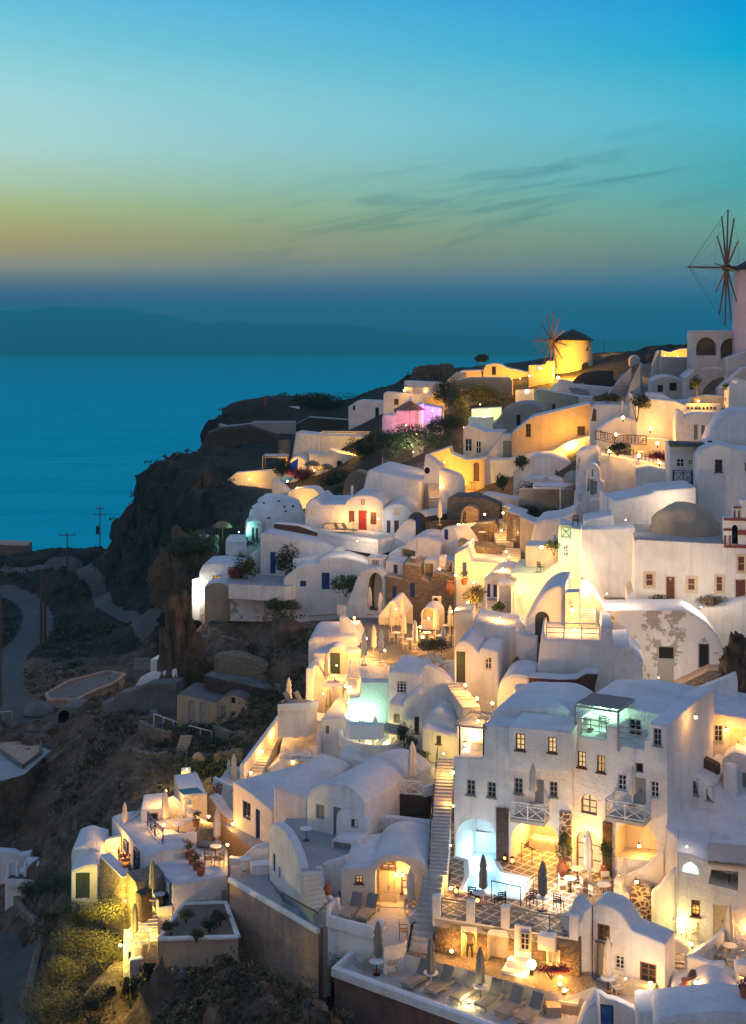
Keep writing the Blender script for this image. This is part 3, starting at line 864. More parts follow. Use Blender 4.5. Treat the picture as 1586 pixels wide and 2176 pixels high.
def far_island(name, prof, dist, dep):
    m = MB(); n = len(prof)
    pts = sp(prof, 8)
    rows = []
    for k, (t, f) in enumerate(((0, 0.0), (0.3, 0.5), (0.55, 0.85), (0.8, 1.0), (1.2, 0.7), (1.6, 0.0))):
        row = []
        for i, (x, y) in enumerate(pts):
            p = PX(x, y, dist)
            h = (p.z + 112) * f
            h *= 1 + 0.12 * noise.noise(Vector((i * 0.21, k * 1.7, 3))) * (1 if k != 3 else 0.35)
            row.append(Vector((p.x, dist + dep * (t - 0.8) + 160 * noise.noise(Vector((i * 0.3, k * 2.0, 0))), -112 + h)))
        rows.append(row)
    for a, b in zip(rows, rows[1:]):
        for i in range(len(pts) - 1): m.quad(a[i], a[i + 1], b[i + 1], b[i])
    merge(m, 2)
    structure(m.build(name, 'island_rock', None, 60))
far_island('hills', [(-300,700),(-120,668),(0,660),(50,663),(85,655),(120,650),(150,652),(190,656),(240,655),(280,658),(310,667),(345,668),(385,677),(430,687),(480,682),(520,684),(580,688),(660,688),(740,689),(790,696),(840,701),(900,708),(980,712),(1100,716),(1300,722),(1500,735)], 15500, 2600)
def make_haze():
    m = MB(); m.box(-12000, -60, -104, 12000, 20000, 560)
    o = m.build('haze', 'haze_air', None, 0)
    stuff(o)
mh = bpy.data.materials.new('haze_air'); mh.use_nodes = True
_n = mh.node_tree.nodes; _n.clear()
_v = _n.new('ShaderNodeVolumePrincipled'); _o = _n.new('ShaderNodeOutputMaterial')
_v.inputs['Color'].default_value = (0.11, 0.96, 1.0, 1); _v.inputs['Density'].default_value = 0.00014
mh.node_tree.links.new(_v.outputs[0], _o.inputs['Volume'])
MAT['haze_air'] = mh
make_haze()

# ------------------------------------------------------------------ small things, one prototype of each kind
def proto(kind, name, cat):
    r = thing(name, name, cat); PROTO[kind] = (r, False); return r
r = proto('lounger', 'sun_lounger', 'sun lounger')           # lies along +y, head at +y
m = MB()
for s in (-1, 1): m.box(s * 0.32 - 0.025, -1.0, 0.24, s * 0.32 + 0.025, 0.95, 0.30)
m.box(-0.3, -1.0, 0.245, 0.3, -0.94, 0.295); m.box(-0.3, 0.9, 0.245, 0.3, 0.95, 0.295)
m.build('frame', 'grey_shutter', r, 0)
for sx in (-1, 1):
    for y in (-0.85, 0.75):
        m = MB(); m.bar((sx * 0.32, y, 0), (sx * 0.32, y, 0.25), 0.03); m.build('leg', 'grey_shutter', r, 0)
m = MB(); m.box(-0.31, -1.0, 0.30, 0.31, 0.28, 0.37); m.build('seat', 'mattress', r, 0)
m = MB(); m.obox((0, 0.52, 0.62), (0.31, 0, 0), (0, 0.22, 0.34), (0, -0.028, 0.018)); m.build('backrest', 'cushion', r, 0)
r = proto('deckchair', 'deck_chair', 'deck chair')
for s in (-1, 1):
    m = MB(); m.bar((s * 0.28, -0.6, 0.02), (s * 0.28, 0.55, 0.95), 0.025); m.bar((s * 0.25, 0.5, 0.02), (s * 0.25, -0.55, 0.5), 0.025); m.build('frame', 'pale_wood', r, 0)
m = MB(); 
for i in range(6):
    t, u = i / 6, (i + 1) / 6
    f = lambda q: (-0.5 + 1.0 * q, 0.40 - 0.5 * math.sin(math.pi * q) * 0.55 + 0.5 * q)
    a, b = f(t), f(u); m.quad((-0.26, a[0], a[1]), (0.26, a[0], a[1]), (0.26, b[0], b[1]), (-0.26, b[0], b[1]))
m.build('seat', 'fabric', r, 0)
r = proto('table', 'round_table', 'table')
m = MB(); m.lathe((0, 0, 0.70), [(0.02, 0), (0.36, 0), (0.38, 0.02), (0.36, 0.04), (0.02, 0.042)], 20); m.build('tabletop', 'white_paint', r)
m = MB(); m.bar((0, 0, 0.03), (0, 0, 0.70), 0.03); m.build('leg', 'dark_metal', r)
m = MB(); m.lathe((0, 0, 0), [(0.2, 0), (0.2, 0.03), (0.04, 0.05)], 14); m.build('base', 'dark_metal', r)
def chair(kind, name, fm, sm, slats=False):
    r = proto(kind, name, 'chair')
    for sx in (-1, 1):
        for sy in (-1, 1):
            m = MB(); m.bar((sx * 0.21, sy * 0.2, 0), (sx * 0.21, sy * 0.2 + (0.02 if sy > 0 else 0), 0.44 if sy < 0 else 0.92), 0.024, n=5); m.build('leg', fm, r, 0)
        m = MB(); m.box(sx * 0.235 - 0.025, -0.22, 0.63, sx * 0.235 + 0.025, 0.2, 0.66); m.bar((sx * 0.235, -0.2, 0.44), (sx * 0.235, -0.2, 0.63), 0.02, n=5); m.build('arm', fm, r, 0)
    m = MB(); m.box(-0.22, -0.22, 0.42, 0.22, 0.22, 0.46); m.build('seat', sm, r, 0)
    m = MB()
    if slats:
        for k in range(4): m.box(-0.2, 0.2, 0.52 + k * 0.11, 0.2, 0.23, 0.58 + k * 0.11)
    else: m.box(-0.21, 0.2, 0.60, 0.21, 0.23, 0.92)
    m.build('backrest', sm, r, 0)
chair('chair', 'armchair', 'cream_paint', 'fabric'); chair('dark_chair', 'armchair', 'dark_metal', 'black_fabric', True); chair('wood_chair', 'armchair', 'brown_wood', 'brown_wood', True)
def umb(kind, mat, pole='white_paint'):
    r = proto(kind, 'closed_parasol', 'parasol')
    m = MB(); m.lathe((0, 0, 0), [(0.26, 0), (0.26, 0.07), (0.05, 0.10)], 14); m.build('base', 'concrete', r)
    m = MB(); m.bar((0, 0, 0.08), (0, 0, 2.62), 0.028, n=8); m.build('pole', pole, r)
    m = MB(); m.lathe((0, 0, 0.75), [(0.10, 0), (0.22, 0.12), (0.19, 0.5), (0.21, 0.9), (0.15, 1.1), (0.19, 1.25), (0.12, 1.62), (0.04, 1.86)], 24, fold=0.16, k=6); m.build('canopy', mat, r, 60)
umb('parasol', 'fabric'); umb('parasol_grey', 'cushion')
r = proto('pot', 'potted_plant', 'plant')
m = MB(); m.lathe((0, 0, 0), [(0.17, 0), (0.26, 0.36), (0.29, 0.37), (0.29, 0.43), (0.22, 0.42)], 14); m.build('pot', 'terracotta', r)
m = MB(); leaves(m, (0, 0, 0.72), (0.36, 0.36, 0.36), 110, 0.085, 3); m.build('foliage', 'leaf', r, 0)
r = proto('pot_red', 'potted_plant', 'plant')
m = MB(); m.lathe((0, 0, 0), [(0.17, 0), (0.26, 0.36), (0.29, 0.37), (0.29, 0.43), (0.22, 0.42)], 14); m.build('pot', 'terracotta', r)
m = MB(); leaves(m, (0, 0, 0.66), (0.34, 0.34, 0.30), 100, 0.08, 5); m.build('foliage', 'bougainvillea', r, 0)
r = proto('urn', 'clay_urn', 'urn')
m = MB(); m.lathe((0, 0, 0), [(0.16, 0), (0.34, 0.30), (0.36, 0.55), (0.22, 0.82), (0.16, 0.9), (0.22, 0.98), (0.12, 0.97)], 18); m.build('body', 'terracotta', r)
m = MB(); m.lathe((0, 0, 0), [(0.19, 0.94), (0.235, 0.98), (0.235, 1.02), (0.17, 1.02)], 18); m.build('rim', 'terracotta', r)
r = proto('ac', 'air_conditioner', 'air conditioner')
m = MB(); m.box(-0.42, -0.17, 0, 0.42, 0.17, 0.62); m.build('casing', 'white_paint', r, 0)
m = MB(); m.lathe((0, 0, 0), [(0.02, 0), (0.22, 0), (0.22, 0.03), (0.02, 0.03)], 18)
m.v = [(x - 0.1, -0.175 - z, y + 0.31) for x, y, z in m.v]; m.build('fan_grille', 'dark_metal', r, 0)
r = proto('straw', 'straw_parasol', 'parasol')
m = MB(); m.bar((0, 0, 0), (0, 0, 2.3), 0.05); m.build('pole', 'pale_wood', r)
m = MB(); m.lathe((0, 0, 1.75), [(1.42, 0.0), (1.45, 0.12), (1.2, 0.5), (0.7, 0.85), (0.05, 1.0)], 28, fold=0.05, k=14); leaves(m, (0, 0, 2.0), (1.5, 1.5, 0.45), 200, 0.14, 8); m.build('thatch', 'straw', r, 60)
r = proto('olive', 'potted_tree', 'tree')
m = MB(); m.lathe((0, 0, 0), [(0.25, 0), (0.36, 0.5), (0.36, 0.55), (0.28, 0.54)], 14); m.build('pot', 'terracotta', r)
m = MB(); m.bar((0, 0, 0.4), (0.03, 0, 1.5), 0.06, r2=0.045); m.bar((0.03, 0, 1.4), (0.3, 0.1, 1.9), 0.035, r2=0.02); m.bar((0.03, 0, 1.4), (-0.25, -0.1, 1.95), 0.035, r2=0.02); m.build('trunk', 'bark', r)
m = MB(); leaves(m, (0, 0, 2.0), (0.75, 0.75, 0.6), 420, 0.10, 11, 7); m.build('crown', 'leaf', r, 0)
def seat_block(label, c, x, y, h, mat='plaster', cat='bench', name='masonry_bench', cush=None):
    """a built bench or block: half vectors x, y, from c up by h"""
    c = Vector(c); x, y = Vector(x), Vector(y)
    r = thing(name, label, cat, c)
    m = MB(); m.obox(c + Vector((0, 0, h / 2)), x, y, (0, 0, h / 2)); m.build('seat', mat, r, 0)
    if cush:
        m = MB(); m.obox(c + Vector((0, 0, h + 0.05)), x * 0.92, y * 0.9, (0, 0, 0.05)); m.build('cushion', cush, r, 0)
    return r
def boxpart(root, fr, r, proud, mat, name, th=None):
    u0, v0, u1, v1 = fr.rect(r)
    m = MB(); t = (th or proud + 0.1) / 2
    m.obox(fr.w((u0 + u1) / 2, (v0 + v1) / 2, -proud + t), fr.u * ((u1 - u0) / 2), fr.b * t, Vector((0, 0, (v1 - v0) / 2)))
    return m.build(name, mat, root, 0)
def balcony(root, fr, x0, x1, y, depth=1.1, h=0.95, mat='white_paint', style='cross'):
    """slab and railing standing out from the facade; (x0..x1, y) is where the slab meets the wall"""
    u0, u1 = fr.uv((x0, y))[0], fr.uv((x1, y))[0]; v = fr.uv(((x0 + x1) / 2, y))[1]
    m = MB(); m.obox(fr.w((u0 + u1) / 2, v - 0.1, -depth / 2), fr.u * ((u1 - u0) / 2), fr.b * (depth / 2), (0, 0, 0.1))
    s = m.build('balcony', 'grey_shutter', root, 0)
    k = -depth + 0.06
    railing(s, [fr.w(u0, v, -0.03), fr.w(u0, v, k), fr.w(u1, v, k), fr.w(u1, v, -0.03)], h, mat, style, 0.03, step=0.9)
    return s
def pergola(label, pts, z, h=2.4, mat='pale_wood', slats=12, cover=None, posts=(0, 1, 2, 3), name='pergola', over=0.2):
    """four ground points (world, in order round the plan) carry a slatted roof"""
    p = [Vector((q.x, q.y, z)) for q in pts]
    root = thing(name, label, 'pergola', p[0])
    Z = Vector((0, 0, h))
    for i in posts:
        m = MB(); m.bar(p[i], p[i] + Z, 0.07, n=8); m.build('post', mat, root)
    m = MB()
    for i in range(4): m.bar(p[i] + Z, p[(i + 1) % 4] + Z, 0.06)
    m.build('beam', mat, root)
    m = MB()
    for i in range(slats + 1):
        t = i / slats
        a, b = p[0].lerp(p[1], t) + Z, p[3].lerp(p[2], t) + Z
        d = (b - a).normalized() * over
        m.bar(a - d + Vector((0, 0, 0.09)), b + d + Vector((0, 0, 0.09)), 0.035, n=5)
    m.build('slats', mat, root)
    if cover:
        m = MB(); n = 8; rows = []
        for j in range(n + 1):
            rows.append([(p[0].lerp(p[1], i / n)).lerp(p[3].lerp(p[2], i / n), j / n) + Z + Vector((0, 0, 0.14 + 0.02 * math.sin(i * 1.9 + j))) for i in range(n + 1)])
        for a, b in zip(rows, rows[1:]):
            for i in range(n):
                if (i * 7 + id(cover) * 0) % 5 != 9: m.quad(a[i], a[i + 1], b[i + 1], b[i])
        m.build('cover', cover, root)
    return root
def wall(label, pts, t=0.35, tops=None, d=None, h=1.0, mat='plaster', name='wall', base=-2.0, smooth=0, cap=0.07):
    """free-standing wall: base pixels (with depth d, one or a list), tops as pixel rows or a height in metres"""
    if smooth:
        k = [(*p, *( [tops[i]] if tops else []), *([d[i]] if isinstance(d, list) else [])) for i, p in enumerate(pts)]
        k = sp(k, smooth); pts = [q[:2] for q in k]
        if tops: tops = [q[2] for q in k]
        if isinstance(d, list): d = [q[-1] for q in k]
    p3 = [P(p, (d[i] if isinstance(d, list) else d)) for i, p in enumerate(pts)]
    hs = [ (pts[i][1] - tops[i]) / CS / F * p3[i].y for i in range(len(pts))] if tops else h
    root = thing(name, label, 'wall', p3[0])
    m = MB(); ribbon(m, p3, t, hs, base, cap); m.build('body', mat, root)
    return root

# ------------------------------------------------------------------ hotel, pool and terraces at the foot of the picture
I_ = lambda: crop(640, 1676, 3.172)
H_ = lambda: crop(1086, 1676, 3.172)
G_ = lambda: crop(640, 1400, 3.172)
F_ = lambda: crop(1086, 1220, 3.172)
J_ = lambda: crop(200, 1600, 3.172)
ZS, ZP, ZW = -32.6, -31.8, -29.9                # sunbed terrace, gravel patio, pool terrace
I_()
sunbed = terrace('long sunbed terrace with a white parapet on a tall reddish retaining wall', [(225,1250),(1180,1600),(1800,1830),(1900,1520),(1500,1370),(1180,1270),(860,1200),(560,1125),(380,1115)], ZS, 9, 'floor_light', 'concrete_red',
        para=[(8, 11, 0.42)], pt=0.42, pmat='plaster')
patio = terrace('gravel patio in front of the lava stone house', [(560,1070),(760,1130),(1180,1235),(1500,1325),(1800,1400),(1990,1330),(1900,1150),(1440,1140),(905,1070),(640,1040)], ZP, 1.5, 'gravel', 'plaster_cream')
fs_ = Fr(*Q((905,1110)), 69, -20)
def build_stone_house():
    root = thing('house', 'house of dark lava stone lit by floor lamps under the pool terrace', 'house', fs_.w(0, 0))
    vt = ZW - fs_.o.z - 0.06
    hs = [([fs_.uv(p) for p in [(1078,1170),(1078,925),(1185,935),(1185,1185)]], 1.3, True), ([fs_.uv(p) for p in [(1255,1195)] + arc(1255,985,1398,1000,60) + [(1398,1215)]], 0.7, True)]
    m = MB(); prism(m, None, fs_.w, [(-0.05, -1.5), (7.6, -1.5), (7.6, vt), (-0.05, vt)], 1.8, hs, 0.03); merge(m)
    m.build('wall', ['stone_warm', 'plaster_cream'], root)
    return root
stone_house = build_stone_house()
boxpart(stone_house, fs_, (1440,925,1552,1180), 0.05, 'plaster', 'white_bay')
window(stone_house, Fr(*Q((905,1110)), 68.93, -20), (1480,965,1545,1085), 'grey', 0.0)
boxpart(stone_house, fs_, (1612,968,1722,1062), 0.55, 'white_paint', 'air_conditioner')
boxpart(stone_house, fs_, (1655,1078,1745,1190), 0.06, 'plaster_cream', 'window_surround')
window(stone_house, Fr(*Q((905,1110)), 68.88, -20), (1665,1090,1735,1175), 'shut', 0.0)
boxpart(stone_house, fs_, (1385,1180,1560,1250), 1.0, 'plaster', 'step'); boxpart(stone_house, fs_, (1410,1130,1545,1185), 0.6, 'plaster', 'bench')

# pool terrace: patterned floor with the pool let into it
POOL = [(1042,292),(1105,284),(1318,300),(1312,480),(1352,560),(1560,608),(1482,750),(1075,690),(1118,600),(1112,482),(1030,462)]
pool3 = [G(p, ZW) for p in POOL]
rightend = fs_.w(7.55, ZW - fs_.o.z)
tf = [fs_.w(-0.15, ZW - fs_.o.z), rightend, G((1870,900), ZW), G((1890,770), ZW), G((2100,640), ZW), GX((1395,1850), ZW), GX((1410,1772), ZW), GX((940,1748), ZW), G((1000,455), ZW), G((1010,600), ZW)]
root = pool_terrace = thing('terrace', 'pool terrace paved in dark tiles with a white diamond pattern', 'terrace', tf[0])
m = MB(); zz = [[Vector((p.x, p.y, 0)) for p in tf], [Vector((p.x, p.y, 0)) for p in pool3]]
m.add(tf + pool3, [t if ((tf + pool3)[t[1]] - (tf + pool3)[t[0]]).cross((tf + pool3)[t[2]] - (tf + pool3)[t[0]]).z > 0 else (t[0], t[2], t[1]) for t in tessellate_polygon(zz)])
m.build('floor', 'diamond_tile', root, 0)
m = MB(); dn = Vector((0, 0, -0.5))
for a, b in zip(tf, tf[1:] + tf[:1]): m.quad(a + dn, b + dn, b, a)
m.build('slab_edge', 'plaster', root, 0)
pw = thing('swimming_pool', 'pale blue lit pool running under the hotel arch', 'pool', pool3[0])
m = MB(); dn = Vector((0, 0, -1.2))
for a, b in zip(pool3, pool3[1:] + pool3[:1]): m.quad(a, b, b + dn, a + dn)
tri = tessellate_polygon([[Vector((p.x, p.y, 0)) for p in pool3]])
m.add([p + dn for p in pool3], tri); m.build('basin', 'mosaic', pw, 0)
m = MB(); m.add([p + Vector((0, 0, -0.1)) for p in pool3], [t if (pool3[t[1]] - pool3[t[0]]).cross(pool3[t[2]] - pool3[t[0]]).z > 0 else (t[0], t[2], t[1]) for t in tri]); m.build('water', 'pool_water', pw, 0)
m = MB(); ribbon(m, [p + Vector((0, 0, 0)) for p in pool3[3:] ], 0.3, 0.06, -0.05, 0.02); m.build('coping', 'mosaic', pw)
for p, e in (((1215,400), 50), ((1200,560), 55), ((1400,640), 65), ((1280,660), 45), ((1180,350), 50)): light_at(G(p, ZW) + Vector((0, 0, -0.6)), e, (0.66, 0.88, 1.0), pw, 0.25)
# balustrade along the terrace edge
k = lambda u: fs_.w(u, ZW - fs_.o.z, 0.15)
for u in (0.05, 1.9, 3.75, 7.3):
    m = MB(); m.obox(k(u) + Vector((0, 0, 0.55)), fs_.u * 0.22, fs_.b * 0.16, (0, 0, 0.55)); m.build('pier', 'plaster', pool_terrace, 0)
for a, b in ((0.3, 1.65), (2.15, 3.5), (4.0, 7.05)): railing(pool_terrace, [k(a), k(b)], 0.95, 'grey_green', 'cross', 0.03)
H_()
railing(pool_terrace, [G((70,480), ZW), G((215,560), ZW), G((185,680), ZW)], 1.0, 'dark_metal', 'plain', 0.02)
railing(pool_terrace, [G((65,790), ZW), G((-130,745), ZW)], 1.0, 'dark_metal', 'plain', 0.02); railing(pool_terrace, [G((65,790), ZW), G((150,720), ZW)], 1.0, 'dark_metal', 'plain', 0.02)

# hotel, left wing
fa = Fr(1100, 1850, 76, -22)
I_()
arch1 = [(1040,800)] + arc(1040,335,1312,320,128) + [(1312,800)]
H_()
arch2 = [(2,560)] + arc(2,335,322,345,128) + [(322,590)]
def hotel_a():
    global CX, CY
    root = thing('hotel', 'white hotel wing with grey shutters above the arch over the pool', 'hotel', fa.w(0, 0))
    G_()
    top = [(1028,660),(1230,665),(1234,440),(1830,488)]
    uv = [fa.uv(p) for p in top]; hs = []
    out = rounded([(uv[0][0], -1.0)] + uv + [(uv[-1][0], -1.0)], 0.14, keep=(0, 5))
    for r, st in (((1115,815,1175,920), 'grey'), ((1255,830,1315,935), 'grey'), ((1435,803,1495,910), 'grey')): hs.append(window(root, fa, r, st))
    F_()
    hs.append(window(root, fa, (258,1398,315,1505), 'grey')); hs.append(door(root, fa, (160,1385,222,1545), mat='grey_shutter'))
    I_(); hs.append(([fa.uv(p) for p in arch1], 4.2, True))
    H_(); hs.append(([fa.uv(p) for p in arch2], 5.0, True))
    w, rf = MB(), MB()
    prism(w, rf, fa.w, out, 6.5, hs, 0.1); merge(w); merge(rf)
    w.build('wall', ['plaster', 'plaster'], root); rf.build('roof', 'plaster_roof', root)
    I_(); boxpart(root, fa, (1320,130,1400,485), 0.14, 'stone_dark', 'pilaster')
    H_(); boxpart(root, fa, (330,155,410,545), 0.14, 'stone_joint', 'pilaster')
    balcony(root, Fr(1100, 1850, 76, -22), 35, 262, 170, 1.2)
    # jettied upper room with two lit windows
    F_(); f2 = Fr(1100, 1850, 74.8, -22)
    up = MB(); ur = MB(); uv = [f2.uv(p) for p in ((-12,1318),(-12,1022),(408,1062),(362,1330))]
    hs = [window(root, f2, (32,1075,96,1188), 'lit'), window(root, f2, (250,1098,308,1205), 'lit')]
    prism(up, ur, f2.w, [uv[0], uv[1], (uv[2][0] , uv[2][1]), (uv[2][0], uv[3][1])][::-1], 3, hs, 0.08); merge(up); merge(ur)
    up.build('upper_room', ['plaster', 'plaster'], root); ur.build('roof', 'plaster_roof', root)
    # vaulted roof behind the eaves
    v = MB(); vr = MB(); G_()
    f3 = Fr(1100, 1850, 78.0, -22)
    uv = [f3.uv(p) for p in [(1240,470)] + sp([(1240,440),(1290,360),(1380,318),(1500,318),(1700,330),(1830,400)], 4) + [(1830,480)]]
    prism(v, vr, f3.w, [(uv[0][0], uv[0][1] - 1)] + uv + [(uv[-1][0], uv[-1][1] - 1)], 6, (), 0.3); merge(v); merge(vr)
    v.build('gable', 'plaster_roof', root); vr.build('vault', 'plaster_roof', root)
    # open porch on the left end
    G_(); f4 = Fr(1100, 1850, 78.6, -22)
    p = MB(); uv = [f4.uv(q) for q in ((1050,680),(1050,420),(1240,410),(1240,680))]
    prism(p, None, f4.w, uv[::-1], 0.4, (), 0.05); p.build('porch_wall', 'plaster_cream', root)
    for x in (1064, 1226):
        u, v_ = fa.uv((x, 655)); m = MB(); m.bar(fa.w(u, v_, 0.15), fa.w(u, fa.uv((x, 445))[1], 0.15), 0.06); m.build('porch_post', 'dark_metal', root)
    return root
hotel_left = hotel_a()
G_()
u0, vt = fa.uv((1050,448)); u1 = fa.uv((1245,448))[0]
pg = [fa.w(u0, 0, -0.2), fa.w(u1, 0, -0.2), fa.w(u1, 0, 2.6), fa.w(u0, 0, 2.6)]
pergola('small grey wooden pergola over the lit porch of the hotel', pg, fa.o.z + vt - 2.35, 2.4, 'grey_shutter', 14, posts=())
u0, v0 = fa.uv((1075,650))
seat_block('white bench with cushions in the lit hotel porch', fa.w(u0 + 1.0, v0 - 0.1, 1.6), fa.u * 0.8, fa.b * 0.35, 0.45, cush='fabric')
lamp('bright round lamp on the lit porch wall under the pergola', fa.w(*fa.uv((1117,487)), 2.25), 65, off=(0, -0.3, 0))
lamp('glowing lantern on the porch parapet of the hotel', fa.w(*fa.uv((1080,600)), 0.7), 35, kind='candle', off=(0, 0.1, 0.3))

# hotel, right wing
H_(); fb = Fr(*Q((690,620)), 74, -30)
def hotel_b():
    root = thing('hotel', 'tall cream hotel wing with two loggias and a fanlit arched door', 'hotel', fb.w(0, 0))
    hs = []
    F_()
    top = [(402,975),(470,970),(470,1088),(642,1112),(642,1022),(716,1030),(718,1142),(897,1178),(900,1108),(926,1112),(930,1000),(1056,1018)]
    uv = [fb.uv(p) for p in top]
    out = rounded([(uv[0][0], -1.0)] + uv + [(uv[-1][0], -1.0)], 0.1, keep=(0, 13))
    for r, st in (((450,1195,505,1305), 'lit'), ((580,1222,635,1338), 'dim'), ((838,1272,893,1340), 'dark'), ((720,1350,780,1460), 'black'), ((940,1395,1000,1508), 'black'), ((960,1040,1015,1158), 'grey')):
        hs.append(window(root, fb, r, st))
    hs.append(door(root, fb, (825,1372,910,1555), mat='grey_shutter'))
    H_()
    hs.append(window(root, fb, (472,36,580,172), 'lit', 0.2, True))
    hs.append(window(root, fb, (432,285,604,590), 'lit', 0.35, True))
    niche = [(706,462),(703,310),(740,245),(850,228),(930,255),(975,330),(990,420),(984,490)]
    hs.append(([fb.uv(p) for p in niche], 1.8, True))
    w, rf = MB(), MB(); prism(w, rf, fb.w, out, 9, hs, 0.1); merge(w); merge(rf)
    w.build('wall', ['plaster', 'plaster_cream'], root); rf.build('roof', 'plaster_roof', root)
    boxpart(root, fb, (622,225,682,605), 0.14, 'stone_dark', 'pilaster')
    balcony(root, fb, 690, 945, 165, 1.25)
    F_(); f2 = Fr(*Q((690,1240)), 76.0, -30)
    uv = [f2.uv(p) for p in [(436,1140),(436,888),(728,890),(985,938),(1075,985)]]
    w, rf = MB(), MB()
    hs = [window(root, f2, (795,975,880,1110), 'grey')]
    prism(w, rf, f2.w, [(uv[0][0], uv[0][1])] + uv[1:] + [(uv[-1][0], uv[0][1])], 7, hs, 0.08); merge(w); merge(rf)
    w.build('upper_wall', ['plaster', 'plaster'], root); rf.build('roof', 'plaster_roof', root)
    for a, b in (((470,1088),(642,1112)), ((718,1142),(897,1178))):
        p, q = fb.uv(a), fb.uv(b)
        railing(root, [fb.w(*p, 0.1), fb.w(*q, 0.1)], 0.95, 'grey_shutter', 'rails', 0.03)
    return root
hotel_right = hotel_b()
F_()
u0, vt = fb.uv((440,885)); u1 = fb.uv((728,905))[0]
pergola('pergola with torn canvas strips over the mint green loggia', [fb.w(u0, 0, -0.1), fb.w(u1, 0, -0.1), fb.w(u1, 0, 2.6), fb.w(u0, 0, 2.6)], fb.o.z + vt - 2.2, 2.2, 'grey_shutter', 5, 'cushion', posts=(0, 1))
lamp('mint green lamp high in the loggia under the canvas pergola', fb.w(*fb.uv((560,930)), 1.2), 90, (0.45, 1.0, 0.62), 'bulb_white', off=(0, -0.2, -0.2))
u, v = fb.uv((590,1085)); place('dark_chair', fb.w(u, v + 0.02, 0.9), R(150), 'dark chair on the mint green loggia')
u, v = fb.uv((500,1060)); place('table', fb.w(u, v - 0.1, 0.9), 0, 'white round table on the mint green loggia')
# neighbour behind, with cream doors in the warm light
bld_c, fc = H('cream lit house front with two pale doors beside the tall hotel wing', [(1318,880),(1345,930),(1586,968),(1750,990)], 1250, 81, -14, 6, wall='plaster_cream',
   win=[((1370,1018,1428,1130), 'grey')], doors=[((1255+66,1025,1262+118,1240), dict(mat='cream_paint')), ((1470,1040,1580,1225), dict(mat='cream_paint'))][1:], fd=4)
u, v = fc.uv((1340, 1250)); 
H('small square chimney block with an iron cowl on the hotel roof edge', [(1305,800),(1370,805)], 935, 80.5, -14, 0.9, 'chimney', 'chimney', fd=0.5)
lamp('dim wall lamp on the cream wall beside the hotel roof', fb.w(*fb.uv((1056,1060)), 3.5) + fb.u * 0.55, 60, off=(0.5, -0.3, 0.0))
lamp('warm lamp over the pale door of the cream house', fc.w(*fc.uv((1452,1040)), -0.3), 45, off=(0, -0.4, 0))
lamp('second lamp by the cream house door at the edge of the photo', fc.w(*fc.uv((1590,1100)), -0.3), 45, off=(0, -0.4, 0))
# lights that make the hotel court glow
H_()
lamp('brilliant lamp over the vaulted passage of the hotel arch', fa.w(*fa.uv((150,265)), 2.5), 510, off=(0, -0.1, -0.4))
lamp('fan shaped lamp above the arched hotel door', fb.w(*fb.uv((515,330)), -0.35), 153, off=(0, -0.5, 0.1))
lamp('floor lamp among plants at the foot of the jointed pilaster', fa.w(*fa.uv((372,510)), -0.5), 119, kind='spot', off=(0, -0.2, 0.2))
lamp('floor lamp between the dark pilaster and the arched door', fb.w(*fb.uv((628,580)), -0.4), 76, kind='spot', off=(0, -0.2, 0.2))
lamp('star bright lamp hanging in the ground floor loggia', fb.w(*fb.uv((840,410)), 0.6), 55, off=(0, -0.2, 0))
I_()
lamp('uplighter against lava stone beside the lit doorway', fs_.w(*fs_.uv((1028,1075)), -0.35), 55, kind='spot', off=(0, -0.15, 0.3))
lamp('uplighter between the lit doorway and the arched recess', fs_.w(*fs_.uv((1208,1120)), -0.35), 50, kind='spot', off=(0, -0.15, 0.3))
lamp('tall uplighter right of the arched recess in the stone house', fs_.w(*fs_.uv((1412,1150)), -0.35), 55, kind='spot', off=(0, -0.15, 0.3))
lamp('big glowing ball lamp on the bench of the stone house', fs_.w(*fs_.uv((1572,1150)), -0.6), 90, kind='globe', r=0.26, bulb='bulb_soft', off=(0, -0.5, 0.2))
lamp('lamp inside the lit doorway of the lava stone house', fs_.w(*fs_.uv((1130,985)), 0.9), 80, off=(0, -0.3, 0))
lamp('floor lamp at the end of the lava stone wall by a flower bed', fs_.w(*fs_.uv((1760,1250)), -0.4), 55, kind='spot', off=(0, -0.2, 0.3))
lamp('floor lamp on the gravel patio edge by the low wall', G((1745,1350), ZP) + Vector((0, 0, 0.25)), 45, kind='spot', off=(0, 0, 0.35))
lamp('star bright lamp beside the last sunbeds of the long terrace', G((1475,1375), ZS) + Vector((0, 0, 0.45)), 60, (0.95, 0.85, 0.35), kind='spot', off=(0, -0.1, 0.3))
lamp('star bright lamp by the first parasol of the long sunbed terrace', G((570,1165), ZS) + Vector((0, 0, 0.35)), 60, (0.95, 0.85, 0.35), kind='spot', off=(0, -0.1, 0.3))
lamp('floor lamp half hidden behind the sunbeds under the middle parasol', G((1130,1450), ZS) + Vector((0, 0, 0.15)), 40, (0.95, 0.8, 0.35), kind='spot', off=(0, -0.1, 0.3))
lamp('bright lamp cluster at the foot of the long stair by the pool rail', G((1010,720), ZW) + Vector((0, 0, 0.4)), 70, kind='spot', off=(0, 0, 0.4))
for (x, y), t in (((1045,725),'candle lantern on the stair pier beside the pool'), ((1190,790),'candle lantern on the second pier of the pool balustrade'), ((1375,500),'large candle lantern at the foot of the dark pilaster by the pool'), ((1425,520),'smaller candle lantern beside the large one by the pool')):
    lamp(t, G((x, y), ZW) + Vector((0, 0, 0.3)), 6, (1, 0.45, 0.2), 'flame', 0.11, 'candle', off=(0, 0, 0.0))
